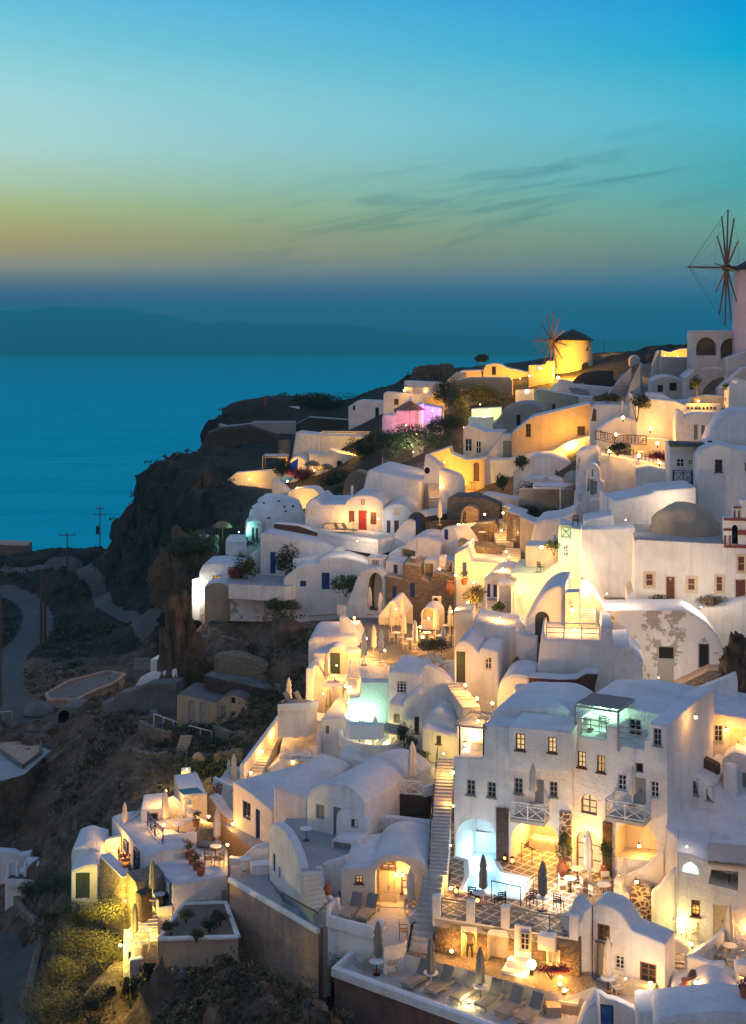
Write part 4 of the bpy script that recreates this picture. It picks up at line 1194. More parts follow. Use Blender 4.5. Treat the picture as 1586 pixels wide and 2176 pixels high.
# person in the lit doorway: one skinned figure
def person(p, yaw):
    root = thing('person', 'person in dark clothes standing in the lit doorway with one arm raised', 'person', p, yaw)
    J = dict(pel=(0,0,.95,.125), sp=(0,.0,1.15,.12), ch=(0,.01,1.36,.145), nk=(0,.01,1.50,.055), hd=(0,-.01,1.60,.085), tp=(0,0,1.72,.075),
        ls=(.19,.01,1.42,.06), le=(.25,.04,1.13,.042), lw=(.22,-.08,.90,.03), lh=(.215,-.11,.82,.035), rs=(-.19,.01,1.43,.06), re=(-.42,-.04,1.52,.042), rw=(-.40,-.08,1.76,.03), rh=(-.39,-.09,1.84,.035),
        lhp=(.10,0,.90,.10), lk=(.12,-.03,.50,.062), la=(.13,.03,.09,.042), lf=(.14,-.13,.03,.035), rhp=(-.10,0,.90,.10), rk=(-.13,-.10,.50,.062), ra=(-.12,.0,.09,.042), rf=(-.13,-.16,.03,.035))
    for s, b in (('l', (.215,-.11,.82)), ('r', (-.39,-.09,1.84))):
        q = -1 if s == 'l' else 1
        for i, (ox, ln) in enumerate(((-.03,.075),(-.01,.085),(.012,.08),(.032,.062))):
            J[f'{s}f{i}'] = (b[0] + ox, b[1] - .012, b[2] + q * .045, .010); J[f'{s}g{i}'] = (b[0] + ox * 1.1, b[1] - .03, b[2] + q * (.045 + ln), .008)
        J[f'{s}t0'] = (b[0] + (-.045 if s == 'l' else .045), b[1] - .03, b[2] + q * .02, .011); J[f'{s}t1'] = (b[0] + (-.055 if s == 'l' else .055), b[1] - .05, b[2] + q * .06, .009)
    E = [('pel','sp'),('sp','ch'),('ch','nk'),('nk','hd'),('hd','tp'),('ch','ls'),('ls','le'),('le','lw'),('lw','lh'),('ch','rs'),('rs','re'),('re','rw'),('rw','rh'),('pel','lhp'),('lhp','lk'),('lk','la'),('la','lf'),('pel','rhp'),('rhp','rk'),('rk','ra'),('ra','rf')]
    for s in 'lr':
        for i in range(4): E += [(s + 'h', f'{s}f{i}'), (f'{s}f{i}', f'{s}g{i}')]
        E += [(s + 'h', s + 't0'), (s + 't0', s + 't1')]
    ks = list(J); me = bpy.data.meshes.new('body')
    me.from_pydata([J[k][:3] for k in ks], [(ks.index(a), ks.index(b)) for a, b in E], [])
    o = bpy.data.objects.new('body', me); COL.objects.link(o); o.parent = root
    md = o.modifiers.new('skin', 'SKIN'); sb = o.modifiers.new('sub', 'SUBSURF'); sb.levels = sb.render_levels = 2
    for k, sv in zip(ks, me.skin_vertices[0].data): sv.radius = (J[k][3], J[k][3]); sv.use_root = (k == 'pel')
    md.use_smooth_shade = True
    bpy.context.view_layer.update()
    e = o.evaluated_get(bpy.context.evaluated_depsgraph_get())
    m2 = bpy.data.meshes.new_from_object(e); o.modifiers.clear(); o.data = m2; m2.materials.clear()
    for q in ('skin', 'clothes', 'black_fabric'): m2.materials.append(MAT[q])
    for f in m2.polygons:                        # skin at head and hands, shirt above the belt, trousers and shoes below
        c = f.center; hand = (c.z > 1.74 and c.x < -.25) or (c.z < .92 and c.x > .17 and c.z > .70)
        f.material_index = 0 if (c.z > 1.50 and abs(c.x) < .12) or hand else (1 if c.z > .96 else 2)
    m = MB(); m.lathe((0,.015,1.63), [(.09,0),(.105,.06),(.085,.12),(.03,.155)], 14); m.build('hair', 'hair', root)
    m = MB()
    for s in (-1, 1): m.bar((s*.03,-.092,1.645), (s*.03,-.085,1.645), .011); m.bar((s*.088,0,1.63), (s*.1,.01,1.65), .02)
    m.bar((0,-.092,1.63), (0,-.112,1.60), .012); m.bar((-.025,-.088,1.567), (.025,-.088,1.567), .007); m.build('face', 'hair', root)
    return root
u, v = fs_.uv((1130,1178)); person(fs_.w(u, v, 0.25), R(-20))
# long flight of steps between the hotel and its neighbour
I_()
p0 = GX((893,2024), ZP); p1 = GX((918,1872), -30.2); p2 = GX((942,1868), -30.2); p3 = PX(948, 1612, 82.5)
stairs('steep lower flight of pale steps from the gravel patio to the pool stair', p0, PX(922,1860,72.0), 1.15, 14, 'floor_light', 'plaster', 0.0, drop=1.6)
long_stair = stairs('long straight flight of white steps climbing beside the hotel', PX(930,1862,72.0), p3, 1.05, 34, 'floor_light', 'plaster', 0.0, drop=1.6)
railing(long_stair, [PX(912,1862,71.8), PX(916,1760,76), PX(930,1618,82.3)], 0.9, 'dark_metal', 'plain', 0.018)
lamp('star bright lamp at the top of the long white stair', PX(964,1648,80.5) + Vector((0,0,0.2)), 70, off=(-0.35, -0.1, 0.2))
lamp('small step lamp halfway down the long white stair', PX(963,1716,78.0) + Vector((0,0,0.1)), 30, r=0.06, off=(-0.35, -0.1, 0.2))
lamp('low step lamp near the foot of the long white stair', PX(958,1800,75.0) + Vector((0,0,0.1)), 18, r=0.05, off=(-0.3, -0.1, 0.2))

# ------------------------------------------------------------------ lower town: right of the hotel
H_()
r1, f1 = H('white house with a dark framed door and a curved parapet below the pool', [(548,785),(585,765),(700,800),(755,850),(815,955),(900,985),(1042,1045)], 1290, 67, -29, 1.6, ax=555,
   doors=[((560,1025,682,1290), dict(mat='grey_shutter', frame='brown_wood'))], win=[((583,915,667,1032), 'brown'), ((700,1125,766,1220), 'black'), ((868,1175,982,1308), 'brown')])
H('plain white side wing joining the lava stone house to its white neighbour', [(402,935),(470,900),(500,820),(552,775)], 1295, 66.9, 12, 1.5, 'house')
terrace('small grey courtyard in front of the dark framed door', [(470,1300),(545,1282),(1030,1400),(1050,1460),(640,1440),(480,1420)], -32.2, 2, 'floor_grey')
seat_block('low cream chest bench beside the brown framed window', G((850,1385), -32.2), f1.u * 0.9, f1.b * 0.35, 0.6, 'cream_paint', 'bench')
Hs1 = stairs('short flight of pale steps down from the pool terrace to the tiled path', G((905,985), -31.05), G((770,800), -29.95), 1.3, 7, 'floor_light')
terrace('sloping tiled path between the courtyard and the white house', [(880,985),(960,960),(1190,1080),(1185,1120),(1050,1115)], -31.2, 1.5, 'diamond_tile')
stairs('white edged steps leading down beside the white house to the lower lane', G((1120,1345), -32.2), PX(*Q((1118,1118)), 68.0), 1.35, 7, 'floor_light', wdir=(1, -0.25, 0))
wall('thick low white parapet along the tiled path and the yellow lit courtyard', [(935,965),(1030,1015),(1120,1070),(1215,1130)], 0.3, [905,955,1010,1050], [69.2,68.6,68.1,67.5], smooth=3)
H('chunky wall of big stones with white joints beside the steps', [(808,650),(940,690),(948,830)], 900, 71, -20, 1.0, 'wall', 'wall', wall='stone_joint', roof=None, edge=0.05)
H('white curved stair parapet rising beside the hotel loggia', [(692,615),(760,600),(850,560),(920,520),(1000,430),(1040,385)], 640, 72.3, -12, 0.35, 'wall', 'wall', fd=0.8)
H('small white stair block with steps beside the pool terrace', [(690,620),(745,625),(750,705),(805,712)], 800, 71.5, -20, 1.2, 'wall', 'stair_block')
H('tall yellow lit curved wall at the back of the courtyard', sp([(945,705),(1000,660),(1045,600),(1085,558),(1118,548)], 4), 925, 70.3, -18, 0.5, 'wall', 'wall')
r2, f2 = H('vaulted white house lit yellow green with an arched cyan opening', [(1116,425)] + sp([(1118,420),(1220,440),(1335,490)], 4) + [(1338,505),(1800,560)], 1035, 69, -16, 8, ax=1280,
   win=[((1215,750,1276,862), 'brown')], doors=[((1362,785,1466,1005), dict(mat='cream_paint'))], holes=[([(1155,560)] + arc(1155,555,1266,580,72) + [(1266,582)], 1.5), ([(1330,640),(1352,545),(1532,560),(1530,690)], 2.0)])
crop(1086, 1676, 3.172)
v3 = H('low grey vault roof between the hotel side wall and the yellow lit house', [(1040,260)] + sp([(1045,258),(1120,330),(1135,400)], 3), 620, 71.5, -24, 7, 'house')
H('second broad vault on the roof of the yellow lit house', sp([(1130,425),(1170,350),(1260,300),(1380,285),(1500,330),(1600,400)], 4), 520, 72.5, -20, 5, 'house', fd=0.5, edge=0.3)
pergola('reed pergola over the dark loggia with a table', [f2.w(*f2.uv((1335,700)), -0.6), f2.w(*f2.uv((1640,740)), -0.6), f2.w(*f2.uv((1640,740)), 2.0), f2.w(*f2.uv((1335,700)), 2.0)], f2.w(*f2.uv((1400,480))).z - 2.4, 2.4, 'pale_wood', 9, 'grey_shutter', posts=())
place('table', f2.w(*f2.uv((1470,685)), 0.8), 0, 'white round table in the dark loggia above the pale door')
lamp('hidden cyan lamp inside the small arched opening', f2.w(*f2.uv((1210,540)), 1.0), 40, (0.55, 0.95, 1.0), 'bulb_white', 0.06, off=(0, -0.2, 0.1))
yg = terrace('yellow lit courtyard with a parasol and bench', [(945,900),(1215,1110),(1370,1030),(1300,960),(1130,880)], -31.15, 2, 'floor_light')
seat_block('grey topped masonry bench beside the yellow lit courtyard wall', G((1250,975), -31.15), f2.u * 0.9, f2.b * 0.3, 0.45, 'plaster_grey')
lamp('yellow green lamp hidden behind the courtyard parapet', G((1150,1000), -31.1) + Vector((0, 0, 0.25)), 62, (0.92, 0.86, 0.25), kind='spot', r=0.07, off=(-0.3, -0.5, 0.5))
lamp('star bright lamp on the stone stair wall beside the hotel loggia', PX(*Q((848,628)), 70.8), 75, off=(0, -0.2, 0.1))
lamp('tiny tealight lamp on the white stair block', PX(*Q((730,585)), 71.4) , 6, r=0.05, bulb='flame', kind='candle')
terrace('stone floored terrace above the small stair with a round table', [(830,660),(950,690),(1040,620),(1000,560),(900,590)], -30.2, 1.0, 'floor_light')
# terrace of director chairs at the right edge
terrace('terrace of director chairs behind white parapets at the right edge', [(1188,1190),(1440,1270),(1800,1400),(1900,1000),(1500,890),(1380,1030)], -31.7, 3, 'floor_light')
H('low white parapet under the director chairs', [(1186,1130),(1250,1142),(1350,1178),(1440,1172)], 1310, 65.6, -22, 0.3, 'wall', 'wall')
wall('stepped white wall climbing behind the director chairs', [(1186,1190),(1370,1060),(1440,980),(1500,900)], 0.3, [1125,1000,930,845], [66.5,68,68.8,69.6], smooth=3)
H('short white wall with two orange lamps at the right edge', [(1512,1190),(1540,1180),(1700,1190)], 1330, 64.5, -10, 0.6, 'wall', 'wall')
H('dark stone wall under the director chair terrace', [(1184,1262),(1280,1275),(1345,1312)], 1365, 64.8, -25, 0.8, 'wall', 'wall', wall='stone_dark', roof=None)
lamp('star bright lamp at the foot of the dark stone wall', PX(*Q((1247,1308)), 64.2), 60, kind='spot', off=(0, -0.3, 0.1))
for (x, y), t in (((1545,1270),'left one of two orange lamps on the short white wall'), ((1562,1275),'right one of two orange lamps on the short white wall')): lamp(t, PX(*Q((x, y)), 64.2), 4, bulb='flame', r=0.06)
lamp('warm lamp among the director chairs at the right edge', G((1600,1130), -31.7) + Vector((0, 0, 1.4)), 120, off=(0, -0.1, 0.1))
# roofs along the bottom right edge
H('broad low white dome roof at the bottom right corner', sp([(1085,1470),(1110,1402),(1200,1392),(1250,1366),(1330,1322),(1420,1335),(1500,1370),(1600,1420),(1760,1450)], 4), 1640, 63.4, -10, 2.6, win=[((1278,1462,1308,1500), 'lit')], edge=0.35)
H('flat white roof edge below the low dome roof', [(850,1505),(870,1495),(1000,1490),(1100,1482),(1290,1476),(1500,1525),(1760,1565)], 1680, 61.0, -8, 2.0, edge=0.25)
H('rounded white vault roof cut by the bottom edge of the photo', sp([(968,1650),(985,1560),(1050,1526),(1300,1497),(1500,1492),(1760,1545)], 4), 1700, 59.4, -8, 2.5, edge=0.35)
H('white wall with a blue double gate at the bottom edge', sp([(545,1470),(550,1378),(600,1380),(650,1412),(710,1425)], 3) + [(860,1500)], 1640, 63.4, -14, 0.4, 'wall', 'wall', doors=[((592,1455,692,1640), dict(mat='blue_bright', frame='teal_paint'))])
H('small white hump of masonry left of the blue gate', sp([(440,1650),(475,1540),(520,1462),(590,1442),(605,1650)], 4), 1680, 62.2, -10, 1.0, edge=0.3)
terrace('flat grey roof beyond the blue gate', [(755,1392),(900,1402),(1090,1440),(1000,1500),(690,1495)], -32.15, 1.2, 'plaster_grey')
place('urn', G((1178,1425), -31.9), 0.3, 'tilted clay urn on the white dome roof')
lamp('warm lamp beside the flower tub under the brown framed window', f1.w(*f1.uv((962,1280)), -0.5), 40, off=(0, -0.3, 0.1))
lamp('pair of tiny orange lights on the low wall by the gravel', PX(*Q((380,1355)), 64.6), 8, bulb='flame', r=0.06)
# upper right terrace and houses
F_()
H('white terrace house with two small windows right of the hotel', sp([(1212,1372),(1330,1432),(1345,1500),(1480,1590),(1760,1700)], 3), 1760, 75.5, -30, 6, win=[((1222,1385,1266,1490), 'grey'), ((1316,1436,1360,1525), 'grey')], fd=4)
H('dark lava stone panel wall under the pale doors of the cream house', [(1222,1205),(1392,1290)], 1450, 78.5, -32, 0.6, 'wall', 'wall', wall='stone_red', roof=None, edge=0.03)
H('white gabled house end at the right edge beside the cream house', [(1425,1245),(1500,1196),(1590,1226),(1800,1260)], 1500, 79.0, -20, 5, win=[((1560,1340,1600,1440), 'shut')], fd=4)
H('white bread oven block on the right edge terrace', [(1432,1320),(1450,1300),(1520,1310),(1525,1390)], 1420, 77.5, -20, 1.0, 'oven', 'oven')
H_()
terrace('round terrace with a parasol table behind a white parapet at the right edge', [(1345,90),(1420,150),(1586,215),(1800,260),(1800,40),(1500,20),(1370,30)], -27.6, 2, 'slate_floor', para=[(0, 3, 0.55)], pt=0.25)

# ------------------------------------------------------------------ lower town: left of the long stair
I_()
dome, fd_ = H('small domed house glowing yellow around its open arched porch', [(268,548),(300,533),(490,522)] + arc(470,538,880,605,135) + [(893,640),(893,760)], 785, 73.5, -8, 5, wall='plaster_cream', ax=290,
    holes=[([(500,792),(500,580)] + arc(500,580,766,590,98)[1:-1] + [(768,700),(692,712),(692,800)], 0.7)], win=[((366,585,417,638), 'dim')], capmat='plaster_cream')
fd2 = Fr(*Q((290,785)), 74.17, -8)
door(dome, fd2, (530,548,640,778), mat='cream_paint', rec=0.0); window(dome, fd2, (543,490,642,546), 'lit', 0.02, True); window(dome, fd2, (676,575,756,706), 'lit', 0.02)
H('square chimney block on the flat roof of the yellow lit dome house', [(636,400),(735,402)], 445, 77.5, -8, 0.9, 'chimney', 'chimney', fd=0.6)
H('rounded white end wall between the dome house and the long stair', sp([(848,560),(850,460),(875,425),(905,418)], 3), 700, 74.6, -8, 1.2, 'wall', 'wall')
terrace('warm lit lounge terrace with two loungers before the dome house', [(282,772),(500,785),(760,805),(735,960),(700,1038),(560,1068),(490,1000),(180,920),(185,850),(250,795)], -31.2, 2.2, 'floor_light', 'plaster', para=[(6, 9, 0.55)], pt=0.25)
H('narrow white gate pillar with a rounded top on the lounge terrace', sp([(490,920),(515,908),(545,905),(566,925)], 3), 1060, 70.4, -8, 0.5, 'pillar', 'gate_pillar')
H('white masonry sink block between the lounge terrace and the stair', sp([(722,860),(760,848),(800,862),(845,870)], 3), 1000, 71.2, -10, 0.9, 'block', 'masonry_block')
wall('curvy white wall stepping down left of the dome house', [(118,720),(150,760),(200,790),(262,790)], 0.35, [520,660,725,770], [74.5,73.8,73.2,73.0], smooth=4)
H('high rounded white wall wrapping the left side of the dome house', sp([(115,515),(190,500),(270,470),(300,470)], 3), 760, 74.6, -30, 0.8, 'wall', 'wall')
terrace('upper flat roof terrace above the dome house', [(272,480),(300,470),(880,560),(900,420),(420,395)], -29.35, 0.6, 'plaster_roof')
lamp('left of the pair of bright lamps under the dome house porch', fd2.w(*fd2.uv((645,560)), -0.35), 50, off=(0, -0.25, 0))
lamp('right of the pair of bright lamps under the dome house porch', fd2.w(*fd2.uv((690,565)), -0.35), 50, off=(0, -0.25, 0))
stairs('cream steps climbing left of the lounge terrace to the grey roof terrace', PX(*Q((140,850)), 71.6), PX(*Q((55,560)), 73.9), 1.0, 9, 'plaster_cream', drop=4.5)
G_()
terrace('grey planted terrace with a closed parasol above the lava stone wall', [(488,915),(585,905),(825,925),(918,900),(920,700),(760,640),(600,720),(490,830)], -27.8, 1.95, 'floor_grey', 'stone_dark', para=[(0, 1, 0.6), (2, 3, 0.6), (7, 8, 0.5)], pt=0.25, pmat='plaster')
tr = bpy.data.objects['terrace' ] if False else None
cross_rail = thing('railing', 'white cross pattern railing on the planted terrace', 'railing', G((585,905), -27.8))
railing(cross_rail, [G((590,906), -27.8), G((820,924), -27.8)], 0.85, 'white_paint', 'cross', 0.03)
hs_w, fw = H('white niche wall studded with dark lava stones', [(452,1062),(470,1055),(912,1108)], 1225, 79.2, -18, 0.5, 'wall', 'wall')
rng = random.Random(4)
m = MB()
for x, y, q in ((543,1155,6),(660,1110,10),(632,1150,5),(602,1165,6),(652,1170,9),(700,1195,6),(718,1120,5),(750,1135,4),(770,1188,6),(800,1110,4),(590,1095,4),(535,1110,4),(680,1130,5),(620,1185,4)):
    m.lathe(fw.w(*fw.uv((x, y)), -0.01), [(0.01, -q * 0.012), (q * 0.009, 0), (0.01, q * 0.010)], 7)
m.build('inset_stones', 'roof_dark', hs_w, 0)
terrace('narrow white shelf roof below the studded niche wall', [(395,1310),(905,1300),(905,1200),(440,1205)], -29.7, 1.0, 'plaster_roof')
H('little cream shrine box with an arched front on the shelf roof', [(782,1170),(884,1168)], 1246, 77.6, -15, 0.7, 'shrine', 'shrine_box', wall='plaster_cream', holes=[([(795,1240)] + arc(795,1215,870,1215,28) + [(870,1240)], 0.12)], fd=0.3)
H('small white barrel vaulted hut with a grey shutter', [(232,1225),(236,1075)] + arc(238,1060,398,1045,52) + [(402,1060),(460,1075),(460,1240)], 1240, 78.6, -20, 4, win=[((335,1080,386,1142), 'dark')])
H('white cellar block with a wide grey shutter under the vaulted hut', [(203,1222),(240,1212),(390,1225)], 1330, 77.2, -22, 1.5, win=[((216,1238,338,1318), 'shut')])
H('little pointed chimney of the vaulted hut', [(408,1010),(425,985),(450,985),(462,1012)], 1062, 79.4, -20, 0.6, 'chimney', 'chimney', fd=0.6, holes=[([(425,1020),(425,1000),(445,1000),(445,1020)], 0.2)], capmat='dark_hole')
H('bluish barrel vault house with a grey door and a grey window', [(34,925)] + sp([(36,920),(80,872),(150,842),(230,838),(310,858),(380,905)], 4) + [(430,960)], 1200, 80, -32, 8, ax=130, edge=0.2, win=[((100,982,158,1082), 'shut')], doors=[((217,1003,285,1215), dict(mat='grey_green'))])
J_()
H('cube shaped white house with a softly rounded roof beside the vault house', [(1202,228),(1216,214),(1300,232),(1432,290)], 520, 83.5, -22, 7, edge=0.3, rnd=0.4, fd=5)
hb_, fhb = H('white house with a blue door and a blue window above the grey lane', [(934,188),(1060,272),(1197,388)], 490, 88, -50, 7, ax=940, win=[((1002,330,1056,448), 'blueglass')], doors=[((1089,380,1119,580), dict(mat='blue_paint'))])
terrace('grey lane on a tan retaining wall leading to the blue door', [(845,462),(1062,645),(1180,612),(938,488),(895,448)], -32.1, 2.6, 'floor_grey', 'plaster_tan')
H('tan retaining wall above the lit terraces', [(768,285),(800,310),(860,400),(935,452)], 470, 89, -40, 0.8, 'wall', 'wall', wall='plaster_tan')
lamp('small lamp at the foot of the blue window', fhb.w(*fhb.uv((960,470)), -0.3), 25, off=(-0.2, -0.2, 0.1))
terrace('pale blue grey roof terrace with a little table', [(1250,505),(1330,600),(1395,790),(1500,795),(1570,760),(1800,690),(1950,560),(1700,440),(1300,440)], -29.5, 2.0, 'floor_grey', 'plaster')
H('white wedge shaped wall sweeping down beside the grey terrace', sp([(1178,480),(1235,478),(1310,560),(1365,680),(1400,800)], 4) + sp([(1400,800),(1445,920),(1494,1020)], 3)[1:], 850, 78.1, -61, 0.5, 'wall', 'wall', ax=1178, fd=4, win=[((1208,680,1222,800), 'blue'), ((1246,770,1256,845), 'blue')])
gt = terrace('long grey terrace on a tall brown concrete retaining wall', [(913,862),(1300,1087),(1512,1212),(1575,1140),(1480,1105),(1280,1005),(1175,850),(1180,790),(930,755)], -31.6, 12, 'floor_grey', 'concrete', para=[(0, 2, 0.22)], pt=0.22, pmat='plaster')
H('wavy white wall at the head of the long grey terrace', sp([(905,705),(960,712),(1000,700),(1050,650),(1110,622),(1180,608)], 4), 800, 80.5, -20, 0.35, 'wall', 'wall', fd=1)
seat_block('white masonry seat at the head of the long grey terrace', G((1140,800), -31.6), (0.7, 0.15, 0), (-0.1, 0.4, 0), 0.55)
gl = thing('glass_balustrade', 'glass balustrade with a wooden handrail at the terrace corner', 'balustrade', G((1265,1065), -31.6))
pp = [G((1262,1062), -31.6), G((1385,1135), -31.6), G((1508,1205), -31.6), G((1568,1142), -31.6)]
for a, b in zip(pp, pp[1:]):
    m = MB(); m.obox((a + b) / 2 + Vector((0, 0, 0.6)), (b - a) / 2, Vector((-(b - a).y, (b - a).x, 0)).normalized() * 0.01, (0, 0, 0.38)); m.build('pane', 'glass_clear', gl, 0)
m = MB()
for a, b in zip(pp, pp[1:]): m.bar(a + Vector((0, 0, 1.02)), b + Vector((0, 0, 1.02)), 0.05)
m.build('handrail', 'brown_wood', gl)
# houses at the far left of the lit town
ha, fA = H('blue white flat roofed house with a corner balcony', [(530,888),(560,880),(740,852),(906,822)], 1075, 78, 27, 6.5, ax=530, edge=0.12, fd=4)
cA = Fr(*Q((530,1075)), 78, -63); cA.o = cA.o - cA.b * 0.03
door(ha, cA, (462,845,522,985), mat='blue_paint', rec=0.0)
boxpart(ha, fA, (858,922,890,998), 0.06, 'grey_shutter', 'shutter')
bal = terrace('white corner balcony with blue railing panels', [(332,925),(430,1080),(528,1068),(440,905)], -33.45, 1.1, 'floor_light', 'plaster', para=[(0, 1, 0.8), (1, 2, 0.35)], pt=0.12)
q0, q1 = G((332,925), -33.45), G((430,1080), -33.45); nrm = Vector((-(q1 - q0).y, (q1 - q0).x, 0)).normalized()
for t in (0.28, 0.74):
    c = q0.lerp(q1, t) + Vector((0, 0, 0.42)); s_ = 1 if nrm.y < 0 else -1
    m = MB(); m.obox(c + nrm * s_ * 0.07, (q1 - q0) * 0.18, nrm * 0.02, (0, 0, 0.3)); m.build('blue_panel', 'blue_paint', bal, 0)
hb, fB = H('tall bluish white house with a bright warm corner and two shuttered windows', [(350,692),(406,670),(470,655),(660,625)], 890, 81, 27, 7.5, ax=350, fd=4, edge=0.12)
cB = Fr(*Q((350,890)), 81, -63); cB.o = cB.o - cB.b * 0.02
window(hb, cB, (275,650,308,805), 'blueglass', 0.0); window(hb, cB, (205,590,231,662), 'blueglass', 0.0)
terrace('lit terrace with a white table behind the blue cross railing', [(415,560),(462,612),(692,592),(760,500),(620,470),(480,500)], -31.5, 1.2, 'floor_light', 'plaster', para=[(1, 2, 0.55)], pt=0.2)
br = thing('railing', 'blue cross pattern railing on the lit terrace edge', 'railing', G((362,482), -31.2))
railing(br, [G((362,490), -31.2), G((412,562), -31.2), G((465,612), -31.2)], 0.9, 'blue_paint', 'cross', 0.035)
terrace('terrace of director chairs with a parasol and flower pots', [(600,640),(742,832),(906,822),(900,660),(850,590),(700,600)], -32.0, 1.2, 'floor_light', 'plaster')
wl_ = thing('railing', 'thin clear railing in front of the director chairs', 'railing', G((745,832), -32.0))
railing(wl_, [G((745,832), -32.0), G((902,822), -32.0)], 0.9, 'steel', 'plain', 0.015)
H('tan rounded grotto wall with a lounger behind the director chairs', sp([(680,610),(700,545),(750,515),(815,515)], 4), 640, 84.5, 10, 1.2, 'wall', 'wall', wall='stone_tan', roof=None)
H('cream lit wall behind the white table of the lit terrace', [(400,480),(500,462),(660,450),(690,440),(780,490),(785,505)], 580, 85.5, 8, 0.4, 'wall', 'wall', wall='plaster_cream', fd=1)
H('white block with a small plunge pool sunk into its roof', [(598,292),(765,272)], 405, 87.5, 16, 4.5, ax=600, wall='plaster_cream', fd=4)
H('tilted white stair wall beside the plunge pool block', [(488,300),(600,400)], 455, 87.3, -35, 0.6, 'wall', 'wall', ax=540)
pl = terrace('sunken plunge pool of still dark water in the block roof', [(565,245),(600,282),(738,268),(700,232)], -29.3, 0.05, 'glass_dark', 'plaster')
bpy.data.objects.remove(pl.children[1]) if len(pl.children) > 1 and pl.children[1].name.startswith('wall') else None
H('small white hut with a dark sliding window on the slope edge', [(312,386),(475,370)], 470, 86.5, 6, 3, win=[((364,402,434,462), 'dark')], fd=3)
H('white cube planter on the lit terrace steps', [(606,345),(662,342)], 398, 86.6, 10, 0.9, 'planter', 'planter', wall='plaster', fd=0.3)
H('cream carved panel wall below the plunge pool block', [(628,405),(702,396)], 440, 86.0, 10, 0.4, 'wall', 'wall', wall='plaster_cream')
for t, pts in (('long slanting handrail up the dark slope', [(232,440),(440,262)]), ('second lower handrail up the dark slope', [(250,460),(455,290)])):
    rr = thing('handrail', t, 'handrail', P(pts[0], 87))
    a, b = P(pts[0], 86.5), P(pts[1], 91); railing(rr, [a - Vector((0, 0, 0.9)), b - Vector((0, 0, 0.9))], 0.9, 'pale_wood', 'plain', 0.03, step=2.2)
for (x, y), d, pw, t, kd in (((483,256), 87.5, 110, 'star bright lamp at the top of the slanting handrails', 'post'), ((472,290), 87.0, 45, 'smaller globe lamp just under the star bright handrail lamp', 'globe'), ((773,428), 86.0, 90, 'star bright lamp on the white wall under the tan retaining wall', 'wall'),
     ((472,486), 84.6, 70, 'globe lamp on the lit terrace parapet by the blue railing', 'globe'), ((900,618), 82.0, 95, 'star bright lamp beside the director chair terrace', 'wall')):
    lamp(t, PX(*Q((x, y)), d), pw, kind=kd, off=(0, -0.3, 0.1))
crop(0, 1700, 3.965)
H('low vaulted storehouse with a big grey blue door at the edge of town', [(596,592),(650,572),(720,545),(775,540),(832,542)], 840, 82, 4, 5, ax=600, rnd=0.2, doors=[((638,612,758,832), dict(mat='teal_paint'))], edge=0.2, fd=1.0)
H('white end gable rim of the vaulted storehouse', sp([(598,560),(604,430),(660,395),(720,380),(790,400),(858,418)], 3), 600, 84.0, 4, 3.5, 'house', fd=0.5, edge=0.3)
H('dark rubble retaining wall with a white coping below the lit side terrace', [(836,458),(900,520),(1034,652)], 835, 81.5, -50, 0.7, 'wall', 'wall', wall='stone_tan', ax=840, fd=1.5)
terrace('small warm side terrace with a dark bench on the stone wall', [(850,450),(1035,655),(1085,640),(1080,420),(905,370)], -32.8, 1.0, 'floor_light', para=[(0, 1, 0.3)], pt=0.25)
H('white back wall of the warm side terrace', [(868,410),(885,335),(1018,308),(1022,420)], 400, 85.3, 6, 0.4, 'wall', 'wall', fd=1)
lamp('hidden warm lamp on the small side terrace', G((960,480), -32.8) + Vector((0, 0, 0.4)), 90, kind='spot', r=0.05, off=(0, 0, 0.4))
H('dark stone wall under the bluish white houses', [(1062,600),(1140,690),(1160,770)], 1060, 79.5, -55, 2.0, 'wall', 'wall', wall='stone_tan', roof=None, ax=1064, fd=1.5)
stairs('glowing yellow steps under the corner balcony', PX(*Q((1245,1200)), 75.5), PX(*Q((1245,925)), 78.3), 1.2, 9, 'floor_light')
H('narrow dark stone pier left of the glowing steps', [(1135,765),(1195,800)], 1110, 77.2, -40, 0.8, 'wall', 'wall', wall='stone_dark', roof=None)
H('tiny white terrace block with a blue shutter at the foot of the glowing steps', [(1042,1225),(1100,1240),(1200,1225)], 1345, 75.0, 10, 2.2, 'house', win=[((1082,1275,1106,1350), 'blue')], fd=1.0)
H('grey concrete parapet below the tiny terrace block', [(1090,1345),(1210,1330)], 1420, 74.0, 10, 0.3, 'wall', 'wall', wall='plaster_grey', fd=1.0)
H('white post block beside the glowing steps', [(1072,1115),(1120,1105)], 1215, 76.0, 0, 0.6, 'pillar', 'gate_pillar', fd=1.0)
lamp('strong lamp lighting the lower steps from the side', PX(*Q((1250,1130)), 76.0), 90, kind='wall', r=0.06, off=(0.2, -0.3, 0.3))
lamp('star bright lamp at the wall foot that lights the lower yellow bush', PX(*Q((1015,1222)), 74.6), 560, (1.0, 0.72, 0.10), off=(-0.5, -0.3, 0.1))
lamp('hidden lamp on the dark stone wall that lights the upper yellow bush', PX(*Q((1055,850)), 78.0), 600, (1.0, 0.72, 0.10), r=0.06, off=(-0.5, -0.3, 0.0))
J_()
bed = terrace('walled planting bed of dark soil with a white rim', [(440,1255),(600,1022),(890,1012),(972,1242)], -33.2, 1.6, 'dirt_floor', 'plaster_tan', para=[(0, 3, 0.12), (3, 4, 0.12)], pt=0.28, pmat='plaster')

